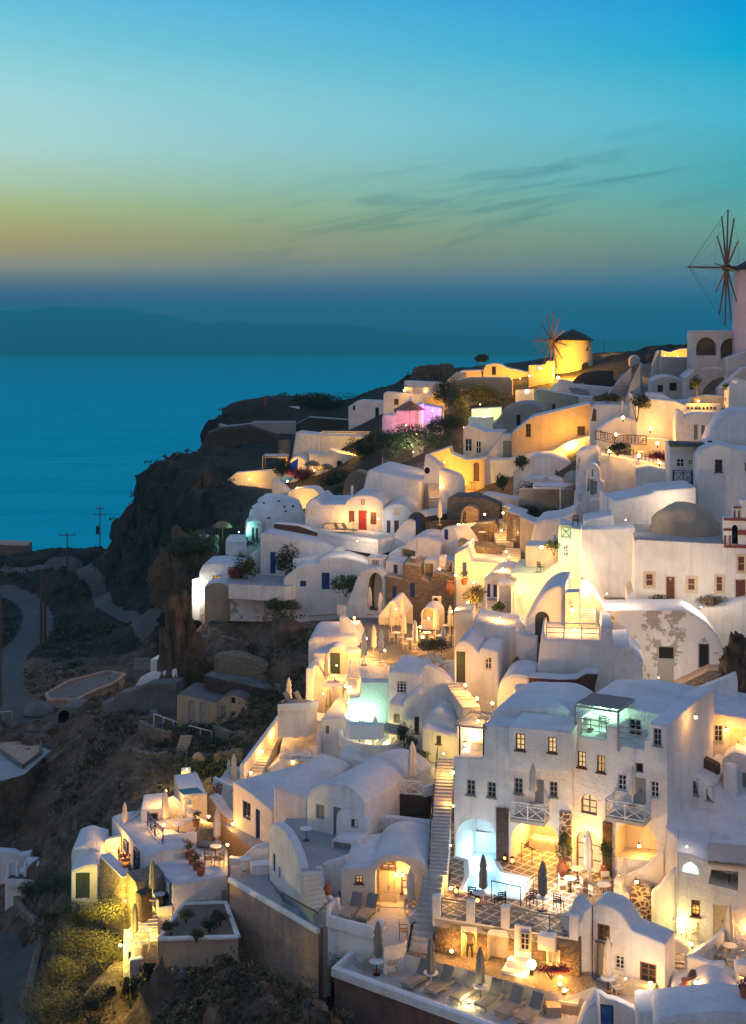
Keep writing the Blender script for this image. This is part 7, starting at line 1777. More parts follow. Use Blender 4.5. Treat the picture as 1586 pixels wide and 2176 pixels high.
hc, fhc = H('weathered tan cave house with two grey doors on the slope', [(303,748),(330,738),(560,796),(582,792)], 940, gd((450,945), 1.6), -14, 4, wall='plaster_tan', roof='ruin_grey_shade', doors=[((385,785,426,930), dict(mat='grey_shutter', arch=True)), ((458,800,502,945), dict(mat='grey_shutter'))], ax=340)
H('crumbling arched front of the weathered cave house', arc(577,810,792,840,78), 955, gd((450,945), 2.6), -14, 3, wall='plaster_tan', roof='ruin_grey_shade', win=[((600,820,632,905), 'shut'), ((735,845,767,925), 'shut'), ((668,765,702,812), 'dark')], doors=[((660,860,702,955), dict(mat='grey_shutter'))])
H('flat tan upper block of the weathered cave house', [(435,714),(622,732)], 795, gd((450,945), 1.6) + 3, -14, 3, wall='plaster_tan', roof='ruin_grey_shade')
H('dark dry stone terrace wall with a flat grey top', [(488,612),(860,697),(932,707)], 815, gd((700,820), 1.5), -22, 3.5, 'wall', 'wall', wall='stone_dark', roof='ruin_grey_shade', ax=500)
H('tumbled rubble terrace wall above the cave house', sp([(552,485),(700,470),(850,520),(1000,560),(1185,600)], 3), 665, gd((870,665), 1.5), -10, 1.2, 'wall', 'wall', wall='stone_tan', roof='stone_tan', edge=0.3)
rock_dome('tall orange brown rock fin at the cliff edge', GL((345,775)) - Vector((0, 0.5, 1.0)), 2.0, 3.0, 8.8, 'cliff_tan', 'rock_ridge', 'rock', amp=0.34)
N_(); rock_dome('olive brown rock bluff under the low white house', GL((150,860)), 4.4, 4, 8.0, 'cliff_tan', 'rock_bluff', 'rock', amp=0.34)
M_()
st = stairs('steep wooden ladder steps on the brown bluff', PX(*Q((320,1192)), gd((320,1195))), PX(*Q((370,1022)), gd((320,1195)) + 3.5), 1.0, 9, 'pale_wood', name='ladder', cat='ladder', drop=0.03, wdir=(1, 0.1, 0))
for t, a, b, d in (('white rail from the cave house to the ladder', (150,885), (345,955), gd((250,960))), ('white rail right of the ladder head', (388,965), (540,1005), gd((460,1010)))):
    rl = thing('railing', t, 'railing', PX(*Q(a), d)); railing(rl, [PX(*Q(a), d) - Vector((0,0,.9)), PX(*Q(b), d) - Vector((0,0,.9))], 1.0, 'white_paint', 'plain', 0.04)
H('planter box glowing yellow on the slope', [(330,1275),(398,1268)], 1338, gd((365,1338)), 6, 1.2, 'planter', 'planter', wall='plaster_cream', fd=0.5)
lamp('hidden lamp in the yellow glowing planter', PX(*Q((372,1255)), gd((365,1338), 1.6)), 200, (1.0, 0.72, 0.08), kind='spot', r=0.06, off=(0, -0.5, 0.35))
H('low brown wooden arch among the slope shrubs', sp([(400,1200),(420,1160),(460,1148),(505,1195)], 3), 1210, gd((450,1215)), 6, 0.5, 'arch', 'garden_arch', wall='pale_wood', roof='pale_wood', fd=0.3)
pf = thing('pipe_rail', 'long pale pipe running along the brown slope wall', 'pipe', PX(*Q((720,245)), gd((720,250)))); m = MB(); m.bar(PX(*Q((720,246)), gd((720,250))), PX(*Q((1390,206)), gd((1390,240))), 0.07); m.build('pipe', 'pale_wood', pf); m = MB(); m.bar(PX(*Q((898,250)), gd((898,250))), PX(*Q((898,100)), gd((898,250))), 0.06); m.build('post', 'pale_wood', pf)
pg_ = thing('gate', 'little white picket gate at the end of the peeling wall', 'gate', PX(*Q((1390,215)), 122)); railing(pg_, [PX(*Q((1388,215)), 122), PX(*Q((1442,228)), 121)], 1.0, 'white_paint', 'pickets', 0.03)
crop(0, 1700, 3.965)
H('grey broken stone ruin with an arched opening on the scrub', sp([(650,1745),(720,1620),(870,1500),(900,1425),(1040,1416),(1052,1520),(1012,1690)], 3), 1760, 76, -12, 2.2, 'ruin', 'ruin', wall='stone_tan', roof='stone_tan', holes=[([(890,1745),(895,1620),(930,1565),(975,1570),(985,1660),(990,1740)], 1.2)], capmat='dark_hole', edge=0.2)
H('bluish white back walls of the terraced pools', [(-60,425),(110,437),(170,466),(262,446),(264,520)], 580, 110, 4, 0.8, 'wall', 'wall')
H('curving white front wall of the terraced pools', sp([(42,680),(60,580),(75,560),(110,600),(150,622),(200,602),(320,612),(480,592),(600,602)], 3), 775, 104, 4, 1.0, 'wall', 'wall', rnd=0.3)
H('white middle block of the terraced pools', [(200,540),(302,540),(312,600)], 640, 106.5, 4, 1.5)
terrace('two small dark pools behind the curving white wall', [(60,660),(330,670),(590,640),(560,590),(250,600),(80,610)], -41.7, 0.6, 'teal_paint', 'plaster', name='swimming_pool', cat='pool')
for i, x in enumerate((70, 145, 212, 320, 492)): H(['first','second','third','fourth','last'][i] + ' round topped post from the left on the pool wall', sp([(x-14,610),(x-12,545),(x,530),(x+12,545),(x+14,610)], 3), 660, 103.5, 4, 0.4, 'pillar', 'gate_pillar', fd=0.3)
w_ = [GL(p) for p in ((120,810),(180,950),(300,1060),(372,1140),(340,1260),(290,1450),(255,1650))]
dw = thing('wall', 'low dry stone wall winding beside the footpath', 'wall', w_[0]); m = MB(); ribbon(m, [Vector(p) for p in sp([tuple(p) for p in w_], 4)], 0.5, 0.55, -0.8); m.build('body', 'stone_tan', dw)

M_()
for t, pts in (('dry stone terrace wall high on the brown slope', [(420,425),(560,402),(720,440)]), ('dry stone terrace wall below the tumbled rubble wall', [(760,705),(900,762),(1020,742)]), ('short dry stone wall right of the ladder', [(560,1020),(700,1062),(830,1045)]), ('low dry stone wall near the rounded hood wall', [(560,1215),(660,1190),(760,1185)]), ('dry stone wall across the brown bluff left of the ladder', [(60,985),(160,1040),(270,1060)]), ('broken dry stone wall low on the brown bluff', [(20,1180),(120,1210),(240,1200)])):
    w_ = [GL(p) for p in pts]; dw = thing('wall', t, 'wall', w_[0]); m = MB(); ribbon(m, [Vector(p) for p in sp([tuple(p) for p in w_], 5)], 0.5, [0.8 + 0.35 * noise.noise(Vector((i * .9, len(t), 0))) for i in range(11)], -1.0); m.build('body', 'stone_tan', dw)
G_(); fl = PX(*Q((190,768)), 89.5); fp = thing('flue_pipe', 'short dark metal flue pipe on the flat white roof', 'flue'); fp.location = (0, 0, 0)
m = MB(); m.bar(fl - Vector((0, 0, 0.4)), fl + Vector((0, 0, 0.75)), 0.28, n=14); m.lathe(fl + Vector((0, 0, 0.75)), [(0.34, 0), (0.34, 0.06), (0.1, 0.12)], 14); m.build('pipe', 'dark_metal', fp)
FD[0] = 0.6
D_(); H('small slotted chimney on the curved roof of the big white house', [(1318,362),(1365,362)], 395, 119.5, -8, 0.8, 'chimney', 'chimney', holes=[([(1326,380),(1326,368),(1357,368),(1357,380)], 0.2)], capmat='dark_hole'); H('tiny rounded vent hump on the flat grey vault roof', sp([(215,655),(222,618),(245,610),(285,650)], 3), 665, 143, -8, 0.9, 'chimney', 'chimney')
H('thin white chimney post beside the arched white hut', [(745,100),(762,98)], 140, 150, -8, 0.5, 'chimney', 'chimney')
N_(); H('glowing white roof post above the red door house', [(1222,40),(1238,38)], 100, 149, -8, 0.4, 'post', 'roof_post')
E_(); H('square chimney on the brown stone house roof', [(735,520),(775,522)], 570, 128, -10, 0.8, 'chimney', 'chimney', wall='stone_tan'); H('white roof hatch on the porch house', [(930,510),(975,512)], 545, 127, -10, 1.0, 'roof hatch', 'roof_hatch')
H_(); H('low white ventilation block on the grey vault roof', [(1085,215),(1120,212)], 262, 73.5, -20, 0.8, 'chimney', 'chimney'); J_(); H('squat white chimney on the cube shaped house', [(1330,100),(1372,98)], 150, 88, -22, 0.8, 'chimney', 'chimney')
# ------------------------------------------------------------------ plants
def scrub():
    rg = random.Random(12); m = MB(); n = 0; tries = 0
    while n < 2900 and tries < 60000:
        tries += 1
        px, py = rg.uniform(-60, 900), rg.uniform(760, 2200)
        y = rg.uniform(58, 262) if rg.random() < 0.6 else rg.uniform(58, 125)
        x = (px - HX) / F * y
        if in_poly(x, y, TOWN): continue
        i = np.searchsorted(LX[0], x); j = np.searchsorted(LY[:, 0], y)
        if not (0 < i < LX.shape[1] and 0 < j < LX.shape[0]): continue
        if LRD[j, i] < 0.3: continue
        p = LV[j, i]; q = Vector(p); 
        k = noise.fractal(q * 0.055, 1.0, 2.0, 4) + (0.35 if y < 95 else 0.0)
        sl = abs(LV[j, i, 2] - LV[j - 1, i, 2]) / (abs(LV[j, i, 1] - LV[j - 1, i, 1]) + 0.05)
        if k < (0.16 if 93 < y < 125 else -0.05) or (sl > 1.6 and rg.random() < 0.75): continue
        s = rg.uniform(0.3, 0.95) * (0.62 if y < 92 else 0.9) * (1 + 0.5 * max(0, k)); lf = 0.05 + y * 0.0008
        mi = rg.choices((0, 1, 2), (5, 4 if y < 110 else 2, 2))[0]
        c = q + Vector((rg.uniform(-.4, .4), rg.uniform(-.4, .4), s * 0.25))
        for _ in range(26 if y < 110 else 16):
            v = Vector((rg.gauss(0, 1), rg.gauss(0, 1), abs(rg.gauss(0, 0.7)))).normalized() * s * rg.uniform(0.55, 1.05)
            v.z *= 0.65
            a = (v.normalized() + Vector((rg.uniform(-.7, .7), rg.uniform(-.7, .7), rg.uniform(0, .9)))).normalized(); b = a.cross(Vector((rg.uniform(-1, 1), rg.uniform(-1, 1), 0.3))).normalized()
            e = lf * rg.uniform(0.7, 1.5); o = c + v
            m.add([o - a * e, o + b * e * 0.4, o + a * e, o - b * e * 0.4], [(0, 1, 2, 3)], mi)
        n += 1
    stuff(m.build('undergrowth', ['leaf_dark', 'leaf_olive', 'leaf_dry'], None, 0))
scrub()
def rubble():                                   # loose stones strewn over the bare slope
    rg = random.Random(5); m = MB(); n = 0
    while n < 1700:
        y = rg.uniform(62, 150); x = (rg.uniform(-40, 860) - HX) / F * y
        if in_poly(x, y, TOWN): continue
        i = np.searchsorted(LX[0], x); j = np.searchsorted(LY[:, 0], y)
        if not (0 < i < LX.shape[1] and 0 < j < LX.shape[0]) or LRD[j, i] < 0.2: continue
        q = Vector(LV[j, i]) + Vector((rg.uniform(-.2, .2), rg.uniform(-.2, .2), 0))
        if noise.noise(q * 0.12) < -0.05 and rg.random() < 0.8: continue
        s = rg.uniform(0.08, 0.3) * (2.0 if rg.random() < 0.08 else 1); o = len(m.v)
        for a, b, c in ((-1,-1,-.4),(1,-1,-.5),(1,1,-.4),(-1,1,-.5),(-.6,-.7,.6),(.7,-.5,.8),(.5,.7,.6),(-.7,.5,.7)): m.v.append(tuple(q + Vector((a * rg.uniform(.6, 1.2), b * rg.uniform(.6, 1.2), c * rg.uniform(.6, 1.2))) * s))
        for f in ((4,5,6,7),(0,1,5,4),(1,2,6,5),(2,3,7,6),(3,0,4,7)): m.f.append(tuple(o + k for k in f)); m.m.append(n % 3)
        n += 1
    stuff(m.build('rubble', ['cliff_tan', 'hill_rock', 'ruin_grey_shade'], None, 0))
rubble()
K_ = lambda: crop(0, 1700, 3.965)
V = []
def veg(cr, rows):
    cr()
    for p, d, rad, mat, lab, *k in rows:
        q = GL(p) if d is None else PX(*Q(p), d)
        bush(lab, q, rad, int((1100 if q.y < 95 else 520) * (rad[0] + rad[2]) ** 1.25) + 260, 0.048 if q.y < 95 else 0.035 + 0.0005 * q.y, mat, **(k[0] if k else {}))
veg(K_, [((900,1040), 79.5, (1.6,1.3,1.2), 'leaf_olive', 'bush lit bright yellow beside the dark stone wall'), ((880,1400), 76.5, (1.5,1.2,1.2), 'leaf_olive', 'lower bush lit bright yellow at the ruin'),
  ((700,1060), 82, (1.6,1.3,1.1), 'leaf', 'dull green bush left of the upper yellow bush'), ((620,1320), 79, (1.7,1.4,1.2), 'leaf_olive', 'olive bush left of the lower yellow bush'), ((460,760), 92, (1.8,1.4,1.1), 'leaf', 'wide bush under the terraced pools'), ((300,860), 94, (1.5,1.3,1.0), 'leaf_dark', 'dark bush beside the dry stone wall'),
  ((500,1560), 76, (1.6,1.3,1.1), 'leaf_olive', 'pale bush below the stone ruin'), ((400,1800), 74, (1.8,1.4,1.1), 'leaf_olive', 'yellowish bush at the bottom edge by the footpath'), ((760,1840), 70, (1.5,1.3,1.1), 'leaf_dark', 'dark bush at the bottom edge under the ruin')])
veg(J_, [((520,1200), 74.0, (.6,.5,.35), 'leaf_dark', 'low shrub at the front corner of the planting bed'), ((620,1110), 75.5, (.5,.5,.3), 'leaf', 'low shrub in the middle of the planting bed'), ((780,1180), 74.6, (.6,.5,.35), 'leaf_dark', 'dark low shrub right of the planting bed middle'), ((850,1130), 75, (.55,.5,.4), 'leaf_dark', 'taller shrub at the right end of the planting bed'), ((690,1240), 73.6, (.5,.4,.3), 'leaf', 'small shrub at the front rim of the planting bed'),
  ((640,1480), None, (1.5,1.0,0.9), 'leaf_dark', 'dark thicket below the planting bed'), ((800,1420), None, (1.3,1.0,0.8), 'leaf_dark', 'dark thicket against the brown concrete wall'), ((560,1400), None, (1.1,0.9,0.8), 'leaf', 'green bush at the corner of the planting bed wall')])
veg(N_, [((790,630), 137, (1.3,.7,1.9), 'leaf_dark', 'tall dark climbing shrub beside the blue door'), ((520,660), 138, (1.5,1.0,1.6), 'leaf', 'leafy shrub left of the blue door patio'), ((450,670), 138.5, (1.0,.8,.9), 'bougainvillea', 'reddish shrub on the patio wall corner'), ((1190,770), 131, (1.5,1,1.3), 'leaf', 'green and red shrub hanging at the gate house'), ((740,880), 133.5, (1.4,.8,.8), 'leaf', 'bush growing at the foot of the peeling wall'), ((830,880), 133, (.9,.7,.7), 'leaf_olive', 'smaller bush at the foot of the peeling wall'),
  ((250,480), 158, (3.0,1.8,1.3), 'leaf_olive', 'olive shrubs below the straw parasol'), ((120,500), 157, (2.4,1.6,1.4), 'leaf', 'green shrubs at the edge of the rock bluff'), ((500,470), 157, (2.0,1.4,1.1), 'leaf_dark', 'dark shrubs before the pale blue house front')])
veg(B_, [((690,740), 197, (4.6,2.0,1.7), 'leaf_olive', 'broad terraced hedge lit yellow below the skyline'), ((540,880), 190, (2.0,1.6,3.0), 'leaf', 'tall dark shrubs beside the yellow green canopy'), ((470,760), 199, (2.2,1.6,2.6), 'leaf_dark', 'dark shrub at the end of the slanting stair wall'), ((300,1070), 180, (6.0,2.6,2.4), 'leaf_olive', 'wide bank of pale shrubs below the pink house'), ((90,1110), 178, (3.6,2.2,2.2), 'leaf', 'green bank of shrubs left of the pale shrubs'), ((460,960), 181, (2.6,1.6,1.8), 'leaf_dark', 'dark shrub under the slim stone pillar'),
  ((1030,1480), 141, (1.4,1.0,1.5), 'leaf_dark', 'dark tree in the shaded grey courtyard', dict(trunk=0.8, cat='tree', name='tree')), ((1020,1545), 138, (1.6,1,1.0), 'leaf', 'green shrub below the courtyard tree'), ((1140,1545), 137.5, (1.3,1,.9), 'leaf_olive', 'olive shrub beside the courtyard column'), ((985,1190), 150.5, (.9,.7,.8), 'leaf', 'potted palm on the blue grey roof'), ((855,1325), 152, (.9,.6,1.0), 'leaf', 'spiky plant by the pale wall'), ((715,560), 211, (1.2,1.2,1.0), 'leaf_dark', 'small dark palm among the yellow skyline houses', dict(trunk=1.6, cat='tree', name='palm_tree')), ((240,905), 250, (4,2,1.6), 'leaf_dark', 'dark shrubs on the skyline left of the boulder')])
veg(A_, [((1040,985), 186, (2.6,1.5,1.5), 'leaf_dark', 'dark green shrubs below the pergola terrace'), ((1120,1030), 176, (2.2,1.4,1.3), 'leaf', 'shrubs beside the rubble wall edge'), ((1200,820), 204, (2.6,1.4,2.2), 'leaf_dark', 'shrub at the end of the lit pergola'), ((960,520), 249, (7,3,2.3), 'leaf_dark', 'long dark hedge on the fort top'), ((660,475), 252, (4.0,2,1.2), 'leaf_dark', 'low dark bush behind the bluish fort building'), ((1290,740), 190, (2.6,1.4,1.6), 'leaf', 'green shrubs under the rough pale wall'), ((700,910), 202, (1.6,1,1.4), 'leaf_dark', 'dark plant beside the blue tarpaulin'), ((830,940), 201, (2.2,1,1.3), 'bougainvillea', 'red flowering plants on the headland terrace')])
veg(E_, [((1175,850), 113, (1.1,.8,1.1), 'leaf_olive', 'flowering shrub lit gold beside the grey steps'), ((880,1170), 103.5, (1.5,.8,.8), 'leaf_olive', 'spiky agave bed on the parasol terrace'), ((1460,1300), 95, (.5,.4,.7), 'leaf_olive', 'yellow lit plant beside the rounded vault'), ((1330,880), 110, (.5,.4,.5), 'leaf', 'small plant by the slim porch columns')])
veg(D_, [((1000,500), 129, (1.2,.6,.6), 'bougainvillea', 'red plants among the restaurant lamps'), ((720,455), 130.5, (1.5,.7,.7), 'leaf', 'leafy plants at the lower restaurant terrace'), ((850,225), 141, (1.4,1.0,1.0), 'leaf', 'round dark green tree above the restaurants', dict(trunk=1.2, cat='tree', name='tree')), ((650,105), 153, (1.6,.8,.6), 'leaf_olive', 'low shrub beside the arched hut roof'), ((1000,1470), 103, (.9,.5,.45), 'leaf', 'weedy plant at the church door step'), ((1350,1480), 102, (1.3,.6,.45), 'leaf_dry', 'dry bush at the foot of the church wall'), ((290,1120), 112.5, (.8,.6,.6), 'leaf', 'plant beside the lit dining hut')])
veg(H_, [((362,470), 74.2, (.55,.4,.9), 'leaf', 'leafy plant at the foot of the jointed pilaster'), ((640,500), 73.0, (.4,.35,.9), 'leaf', 'climbing plant on the dark pilaster'), ((275,1245), 65.4, (1.0,.35,.3), 'bougainvillea', 'flower bed along the end of the lava stone house')])
veg(G_, [((700,570), 91.4, (.6,.5,.9), 'leaf_dark', 'tall bush beside the stone seat on the curved terrace'), ((745,590), 91, (.45,.4,.4), 'leaf', 'low bush right of the tall terrace bush')])
veg(I_, [((300,1330), 70.5, (1.0,.8,1.2), 'leaf_dry', 'dry scrub clinging between the concrete walls')])

# ------------------------------------------------------------------ furniture and parasols
def furn(cr, rows):
    cr()
    for kind, p, z, rz, lab, *k in rows:
        q = GX(Q(p), z) if z < 0 else PX(*Q(p), z)
        place(kind, q, R(rz), lab, **(k[0] if k else {}))
sb = dict(group='sunbeds along the long terrace')
furn(I_, [('lounger', (785,1312), ZS, -39, 'leftmost padded sunbed on the long terrace', sb), ('lounger', (945,1356), ZS, -39, 'second padded sunbed from the left on the long terrace', sb), ('lounger', (1110,1402), ZS, -39, 'third padded sunbed from the left on the long terrace', sb), ('lounger', (1275,1450), ZS, -39, 'fourth padded sunbed from the left on the long terrace', sb), ('lounger', (1415,1500), ZS, -39, 'fifth padded sunbed from the left on the long terrace', sb), ('lounger', (1550,1545), ZS, -39, 'sixth padded sunbed from the left on the long terrace', sb),
 ('deckchair', (430,1215), ZS, 210, 'white deck chair left of the first terrace parasol'), ('deckchair', (612,1240), ZS, 200, 'white deck chair right of the first terrace parasol'),
 ('lounger', (345,850), -31.2, -25, 'left lounger on the warm lit lounge terrace'), ('lounger', (450,858), -31.2, -25, 'right lounger on the warm lit lounge terrace'),
 ('parasol_grey', (520,1230), ZS, 0, 'grey closed parasol at the head of the long sunbed terrace'), ('parasol_grey', (876,1345), ZS, 20, 'grey closed parasol between the first two sunbeds'), ('parasol_grey', (1208,1420), ZS, 40, 'grey closed parasol between the third and fourth sunbeds'), ('parasol', (742,850), -31.2, 0, 'pale closed parasol in front of the yellow dome house'), ('parasol_grey', (1228,770), ZW, 10, 'khaki closed parasol at the pool edge'),
 ('table', (510,1255), ZS, 0, 'white table under the first terrace parasol'), ('table', (876,1335), ZS, 0, 'white table under the second terrace parasol'), ('table', (1208,1425), ZS, 0, 'white table under the third terrace parasol'), ('table', (1200,790), ZW, 0, 'white table between the two black poolside chairs'),
 ('dark_chair', (1160,765), ZW, 160, 'black slatted chair left of the poolside parasol'), ('dark_chair', (1340,800), ZW, 200, 'black slatted chair right of the poolside parasol'), ('chair', (735,850), -31.2, 60, 'rattan chair by the door of the dome house'), ('wood_chair', (690,1010), -31.2, 90, 'dark folding chair on the warm lounge terrace'), ('pot', (770,1030), -31.8, 0, 'potted plant at the foot of the long stair'), ('pot_red', (285,750), -31.2, 0, 'small potted plant by the dome house wall', dict(sc=0.7)), ('urn', (180,720), -30.6, 0, 'clay urn on the curvy white wall', dict(sc=0.7))])
furn(H_, [('parasol_grey', (216,815), ZW, 0, 'khaki closed parasol at the pool terrace railing'), ('parasol', (520,650), ZW, 0, 'large white closed parasol before the arched hotel door', dict(sc=1.15)), ('parasol', (655,1365), -32.2, 0, 'closed parasol in the courtyard of the dark framed door'), ('parasol', (1145,960), -31.15, 0, 'closed parasol in the yellow lit courtyard'), ('parasol', (1475,1120), -31.7, 0, 'closed parasol among the director chairs'), ('parasol', (1535,150), -27.6, 0, 'closed parasol on the round right edge terrace'),
 ('parasol', (148,100), 72.6, 0, 'closed parasol standing on the left hotel balcony', dict(sc=0.85)), ('parasol', (820,120), 72.2, 0, 'closed parasol standing on the right hotel balcony', dict(sc=0.85)),
 ('table', (216,820), ZW, 0, 'white table under the railing parasol'), ('table', (400,690), ZW, 0, 'white table in the middle of the tiled terrace'), ('table', (447,625), ZW, 0, 'white table nearest the arched hotel door'), ('table', (625,735), ZW, 0, 'white table at the right end of the tiled terrace'), ('table', (655,1372), -32.2, 0, 'white table in the dark framed door courtyard'), ('table', (1140,975), -31.15, 0, 'white table under the courtyard parasol'), ('table', (1535,160), -27.6, 0, 'white table on the round right edge terrace'), ('table', (948,672), -30.2, 0, 'white table on the small stone floored terrace'),
 ('dark_chair', (140,790), ZW, 200, 'black chair left of the railing parasol'), ('dark_chair', (322,815), ZW, 150, 'black chair right of the railing parasol'), ('chair', (350,690), ZW, 90, 'cream chair left of the middle terrace table'), ('chair', (450,715), ZW, -80, 'cream chair right of the middle terrace table'), ('chair', (505,640), ZW, -90, 'cream chair beside the big white parasol'), ('chair', (560,705), ZW, 60, 'cream chair left of the right end table'), ('chair', (560,760), ZW, 120, 'cream chair in front of the right end table'), ('chair', (640,680), ZW, 0, 'cream chair behind the right end table'),
 ('chair', (1075,900), -31.15, 40, 'shaded chair at the courtyard wall'), ('chair', (1215,1020), -31.15, -60, 'cream director chair in the yellow lit courtyard'), ('chair', (720,1395), -32.2, -70, 'cream chair beside the dark framed door table'), ('chair', (965,625), -30.2, -20, 'wooden chair on the small stone floored terrace'),
 ('chair', (1395,1100), -31.7, 30, 'director chair nearest the stepped white wall'), ('chair', (1410,1170), -31.7, 100, 'director chair at the front left of the right edge terrace'), ('chair', (1480,1210), -31.7, 170, 'director chair at the front of the right edge terrace'), ('chair', (1540,1110), -31.7, -90, 'director chair right of the terrace parasol'), ('chair', (1440,1050), -31.7, 20, 'director chair behind the terrace parasol'), ('chair', (1580,1190), -31.7, -60, 'director chair cut by the right edge of the photo'), ('table', (1475,1150), -31.7, 0, 'white table among the director chairs'),
 ('urn', (345,590), ZW, 0, 'large clay urn beside the jointed pilaster', dict(sc=0.9)), ('urn', (625,620), ZW, 0, 'clay urn at the foot of the dark pilaster', dict(sc=0.8)), ('pot_red', (960,1330), -32.2, 0, 'red flowering tub under the brown framed window'), ('pot', (860,985), -31.0, 0, 'potted plant on the steps below the pool terrace', dict(sc=0.8)), ('pot_red', (1575,1400), 60.5, 0, 'red pot at the edge of the low dome roof')])
H_(); seat_block('long cream sofa with cushions under the hotel arch', GX(Q((232,400)), ZW), fa.u * 0.9, fa.b * 0.4, 0.5, 'cream_paint', 'sofa', 'sofa', 'fabric'); seat_block('low cream wicker armchair on the gravel patio', G((395,1490), ZS), (0.5, -0.15, 0), (0.15, 0.45, 0), 0.45, 'pale_wood', 'armchair', 'wicker_seat', 'fabric'); seat_block('square rattan table with a red bowl by the last sunbeds', G((285,1520), ZS), (0.35, 0, 0), (0, 0.35, 0), 0.5, 'pale_wood', 'table', 'side_table')
furn(J_, [('table', (1020,790), -31.6, 0, 'white table on the long grey terrace'), ('chair', (1010,830), -31.6, 180, 'slim chair before the long grey terrace table'), ('table', (1430,590), -29.5, 0, 'pale table on the blue grey roof terrace'), ('parasol', (830,650), -32.0, 0, 'closed parasol on the director chair terrace of the left houses'), ('table', (820,705), -32.0, 0, 'white table on the left director chair terrace'), ('wood_chair', (770,760), -32.0, 90, 'brown folding chair left of the director chair table'), ('wood_chair', (845,765), -32.0, -120, 'brown folding chair right of the director chair table'), ('lounger', (750,640), -32.0, 70, 'lounger in front of the tan grotto wall'),
 ('parasol_grey', (396,990), 77.5, 0, 'closed parasol on the corner balcony', dict(sc=0.9)), ('table', (440,1030), -33.45, 0, 'round table on the corner balcony'), ('dark_chair', (480,1030), -33.45, -60, 'black chair right of the corner balcony table'), ('dark_chair', (450,1060), -33.45, 160, 'black chair before the corner balcony table'), ('parasol', (480,520), 85.5, 0, 'tall closed parasol under the star bright lamp'), ('parasol_grey', (275,1290), 75.5, 0, 'grey closed parasol beside the glowing yellow steps', dict(sc=0.9)), ('parasol', (208,520), 86, 0, 'closed parasol behind the bluish roof', dict(sc=0.7)), ('table', (570,555), -31.5, 0, 'oval white table on the lit terrace'),
 ('wood_chair', (190,740), -32.8, 90, 'dark bench chair on the small side terrace'), ('table', (350,1270), -34.3, 0, 'white table at the foot of the glowing steps'), ('chair', (345,1330), -34.3, 0, 'cream chair at the foot of the glowing steps'), ('pot', (690,495), 85, 0, 'plant pot on the cream lit wall'), ('pot_red', (215,770), 80.5, 0, 'clay pot at the corner of the stone wall')])
for i, (x, y) in enumerate(((600,640),(622,680),(640,715),(662,752),(690,790),(718,828))): place('pot_red' if i % 2 else 'pot', GX(Q((x, y)), -31.95), 0, ['first','second','third','fourth','fifth','last'][i] + ' flower pot from the top in the row beside the blue white roof', 'flower pots in a row')
furn(G_, [('parasol', (750,895), -27.8, 0, 'tall white closed parasol on the planted terrace', dict(sc=1.2)), ('parasol', (500,625), -28.5, 0, 'slim closed parasol on the curved yellow terrace', dict(sc=0.95)), ('pot', (730,715), -27.8, 0, 'left big potted bush on the planted terrace', dict(sc=1.2)), ('pot', (788,735), -27.8, 0, 'middle big potted bush on the planted terrace', dict(sc=1.2)), ('pot', (835,745), -27.8, 0, 'right big potted bush on the planted terrace', dict(sc=1.2)), ('pot', (630,750), -27.8, 0, 'front square potted plant at the planted terrace edge', dict(sc=0.7)), ('pot', (665,735), -27.8, 0, 'second square potted plant at the planted terrace edge', dict(sc=0.7)), ('pot', (700,715), -27.8, 0, 'third square potted plant at the planted terrace edge', dict(sc=0.7)),
 ('lounger', (655,830), -27.8, -40, 'sunbed on the planted terrace'), ('table', (395,580), -28.5, 0, 'pale blue table on the curved yellow terrace'), ('chair', (345,600), -28.5, 90, 'yellow lit chair left of the pale blue table'), ('chair', (455,610), -28.5, -90, 'yellow lit chair right of the pale blue table'), ('deckchair', (600,630), -28.5, -60, 'wooden deck chair glowing on the curved terrace'), ('deckchair', (560,640), -28.5, -60, 'second wooden deck chair on the curved terrace'), ('pot', (400,510), -28.5, 0, 'plant pot at the back of the curved terrace')])
furn(E_, [('parasol', p, -25.0, 0, f'closed white parasol {w} on the dark paved restaurant terrace') for p, w in (((610,1045),'nearest the gable hut'),((692,1100),'in the middle of the front row'),((768,1160),'at the right of the front row'),((685,985),'behind the front row'),((908,1065),'beside the glowing lamps'),((1005,1050),'under the twin lamps'),((462,910),'at the gate house door'),((535,950),'beside the gate house steps'),((490,1195),'on the rough gravel corner'),((540,1230),'at the gravel wall edge'),((425,1250),'just above the slatted pergola'),((958,1205),'at the deck chair terrace stair'))]
 + [('parasol', (175,1385), 106, 0, 'yellow lit closed parasol before the teal door'), ('parasol_grey', (185,1585), 103, 0, 'grey closed parasol in the alcove at the slope edge', dict(sc=0.8)), ('parasol', (1240,945), 104, 0, 'closed parasol beside the grey steps', dict(sc=0.8)), ('parasol', (935,305), 135.5, 0, 'closed parasol in front of the pale vault roof'), ('parasol', (790,535), 129, 0, 'closed parasol beside the dark open loggia', dict(sc=0.8)),
 ('deckchair', (900,1255), -24.7, 40, 'left deck chair on the warm parapet terrace'), ('deckchair', (950,1270), -24.7, 40, 'right deck chair on the warm parapet terrace'), ('table', (225,1375), 105.5, 0, 'white table before the teal door', dict(sc=0.9)), ('table', (1220,400), 130.5, 0, 'table on the dark rubble dining terrace'), ('dark_chair', (1250,405), 130.5, -90, 'black chair on the dark rubble dining terrace'), ('lounger', (265,350), -20.1, 60, 'left lounger on the red door terrace'), ('lounger', (320,352), -20.1, 60, 'right lounger on the red door terrace'), ('table', (350,330), -20.1, 0, 'small table by the red shutter'), ('urn', (1005,770), 123.5, 0, 'large clay urn on the brown stone house corner', dict(sc=1.2)), ('pot', (1100,705), 121, 0, 'round planter pot beside the star bright lamps', dict(sc=1.3)), ('ac', (915,830), 122, 0, 'white cooling unit against the brown stone house')])
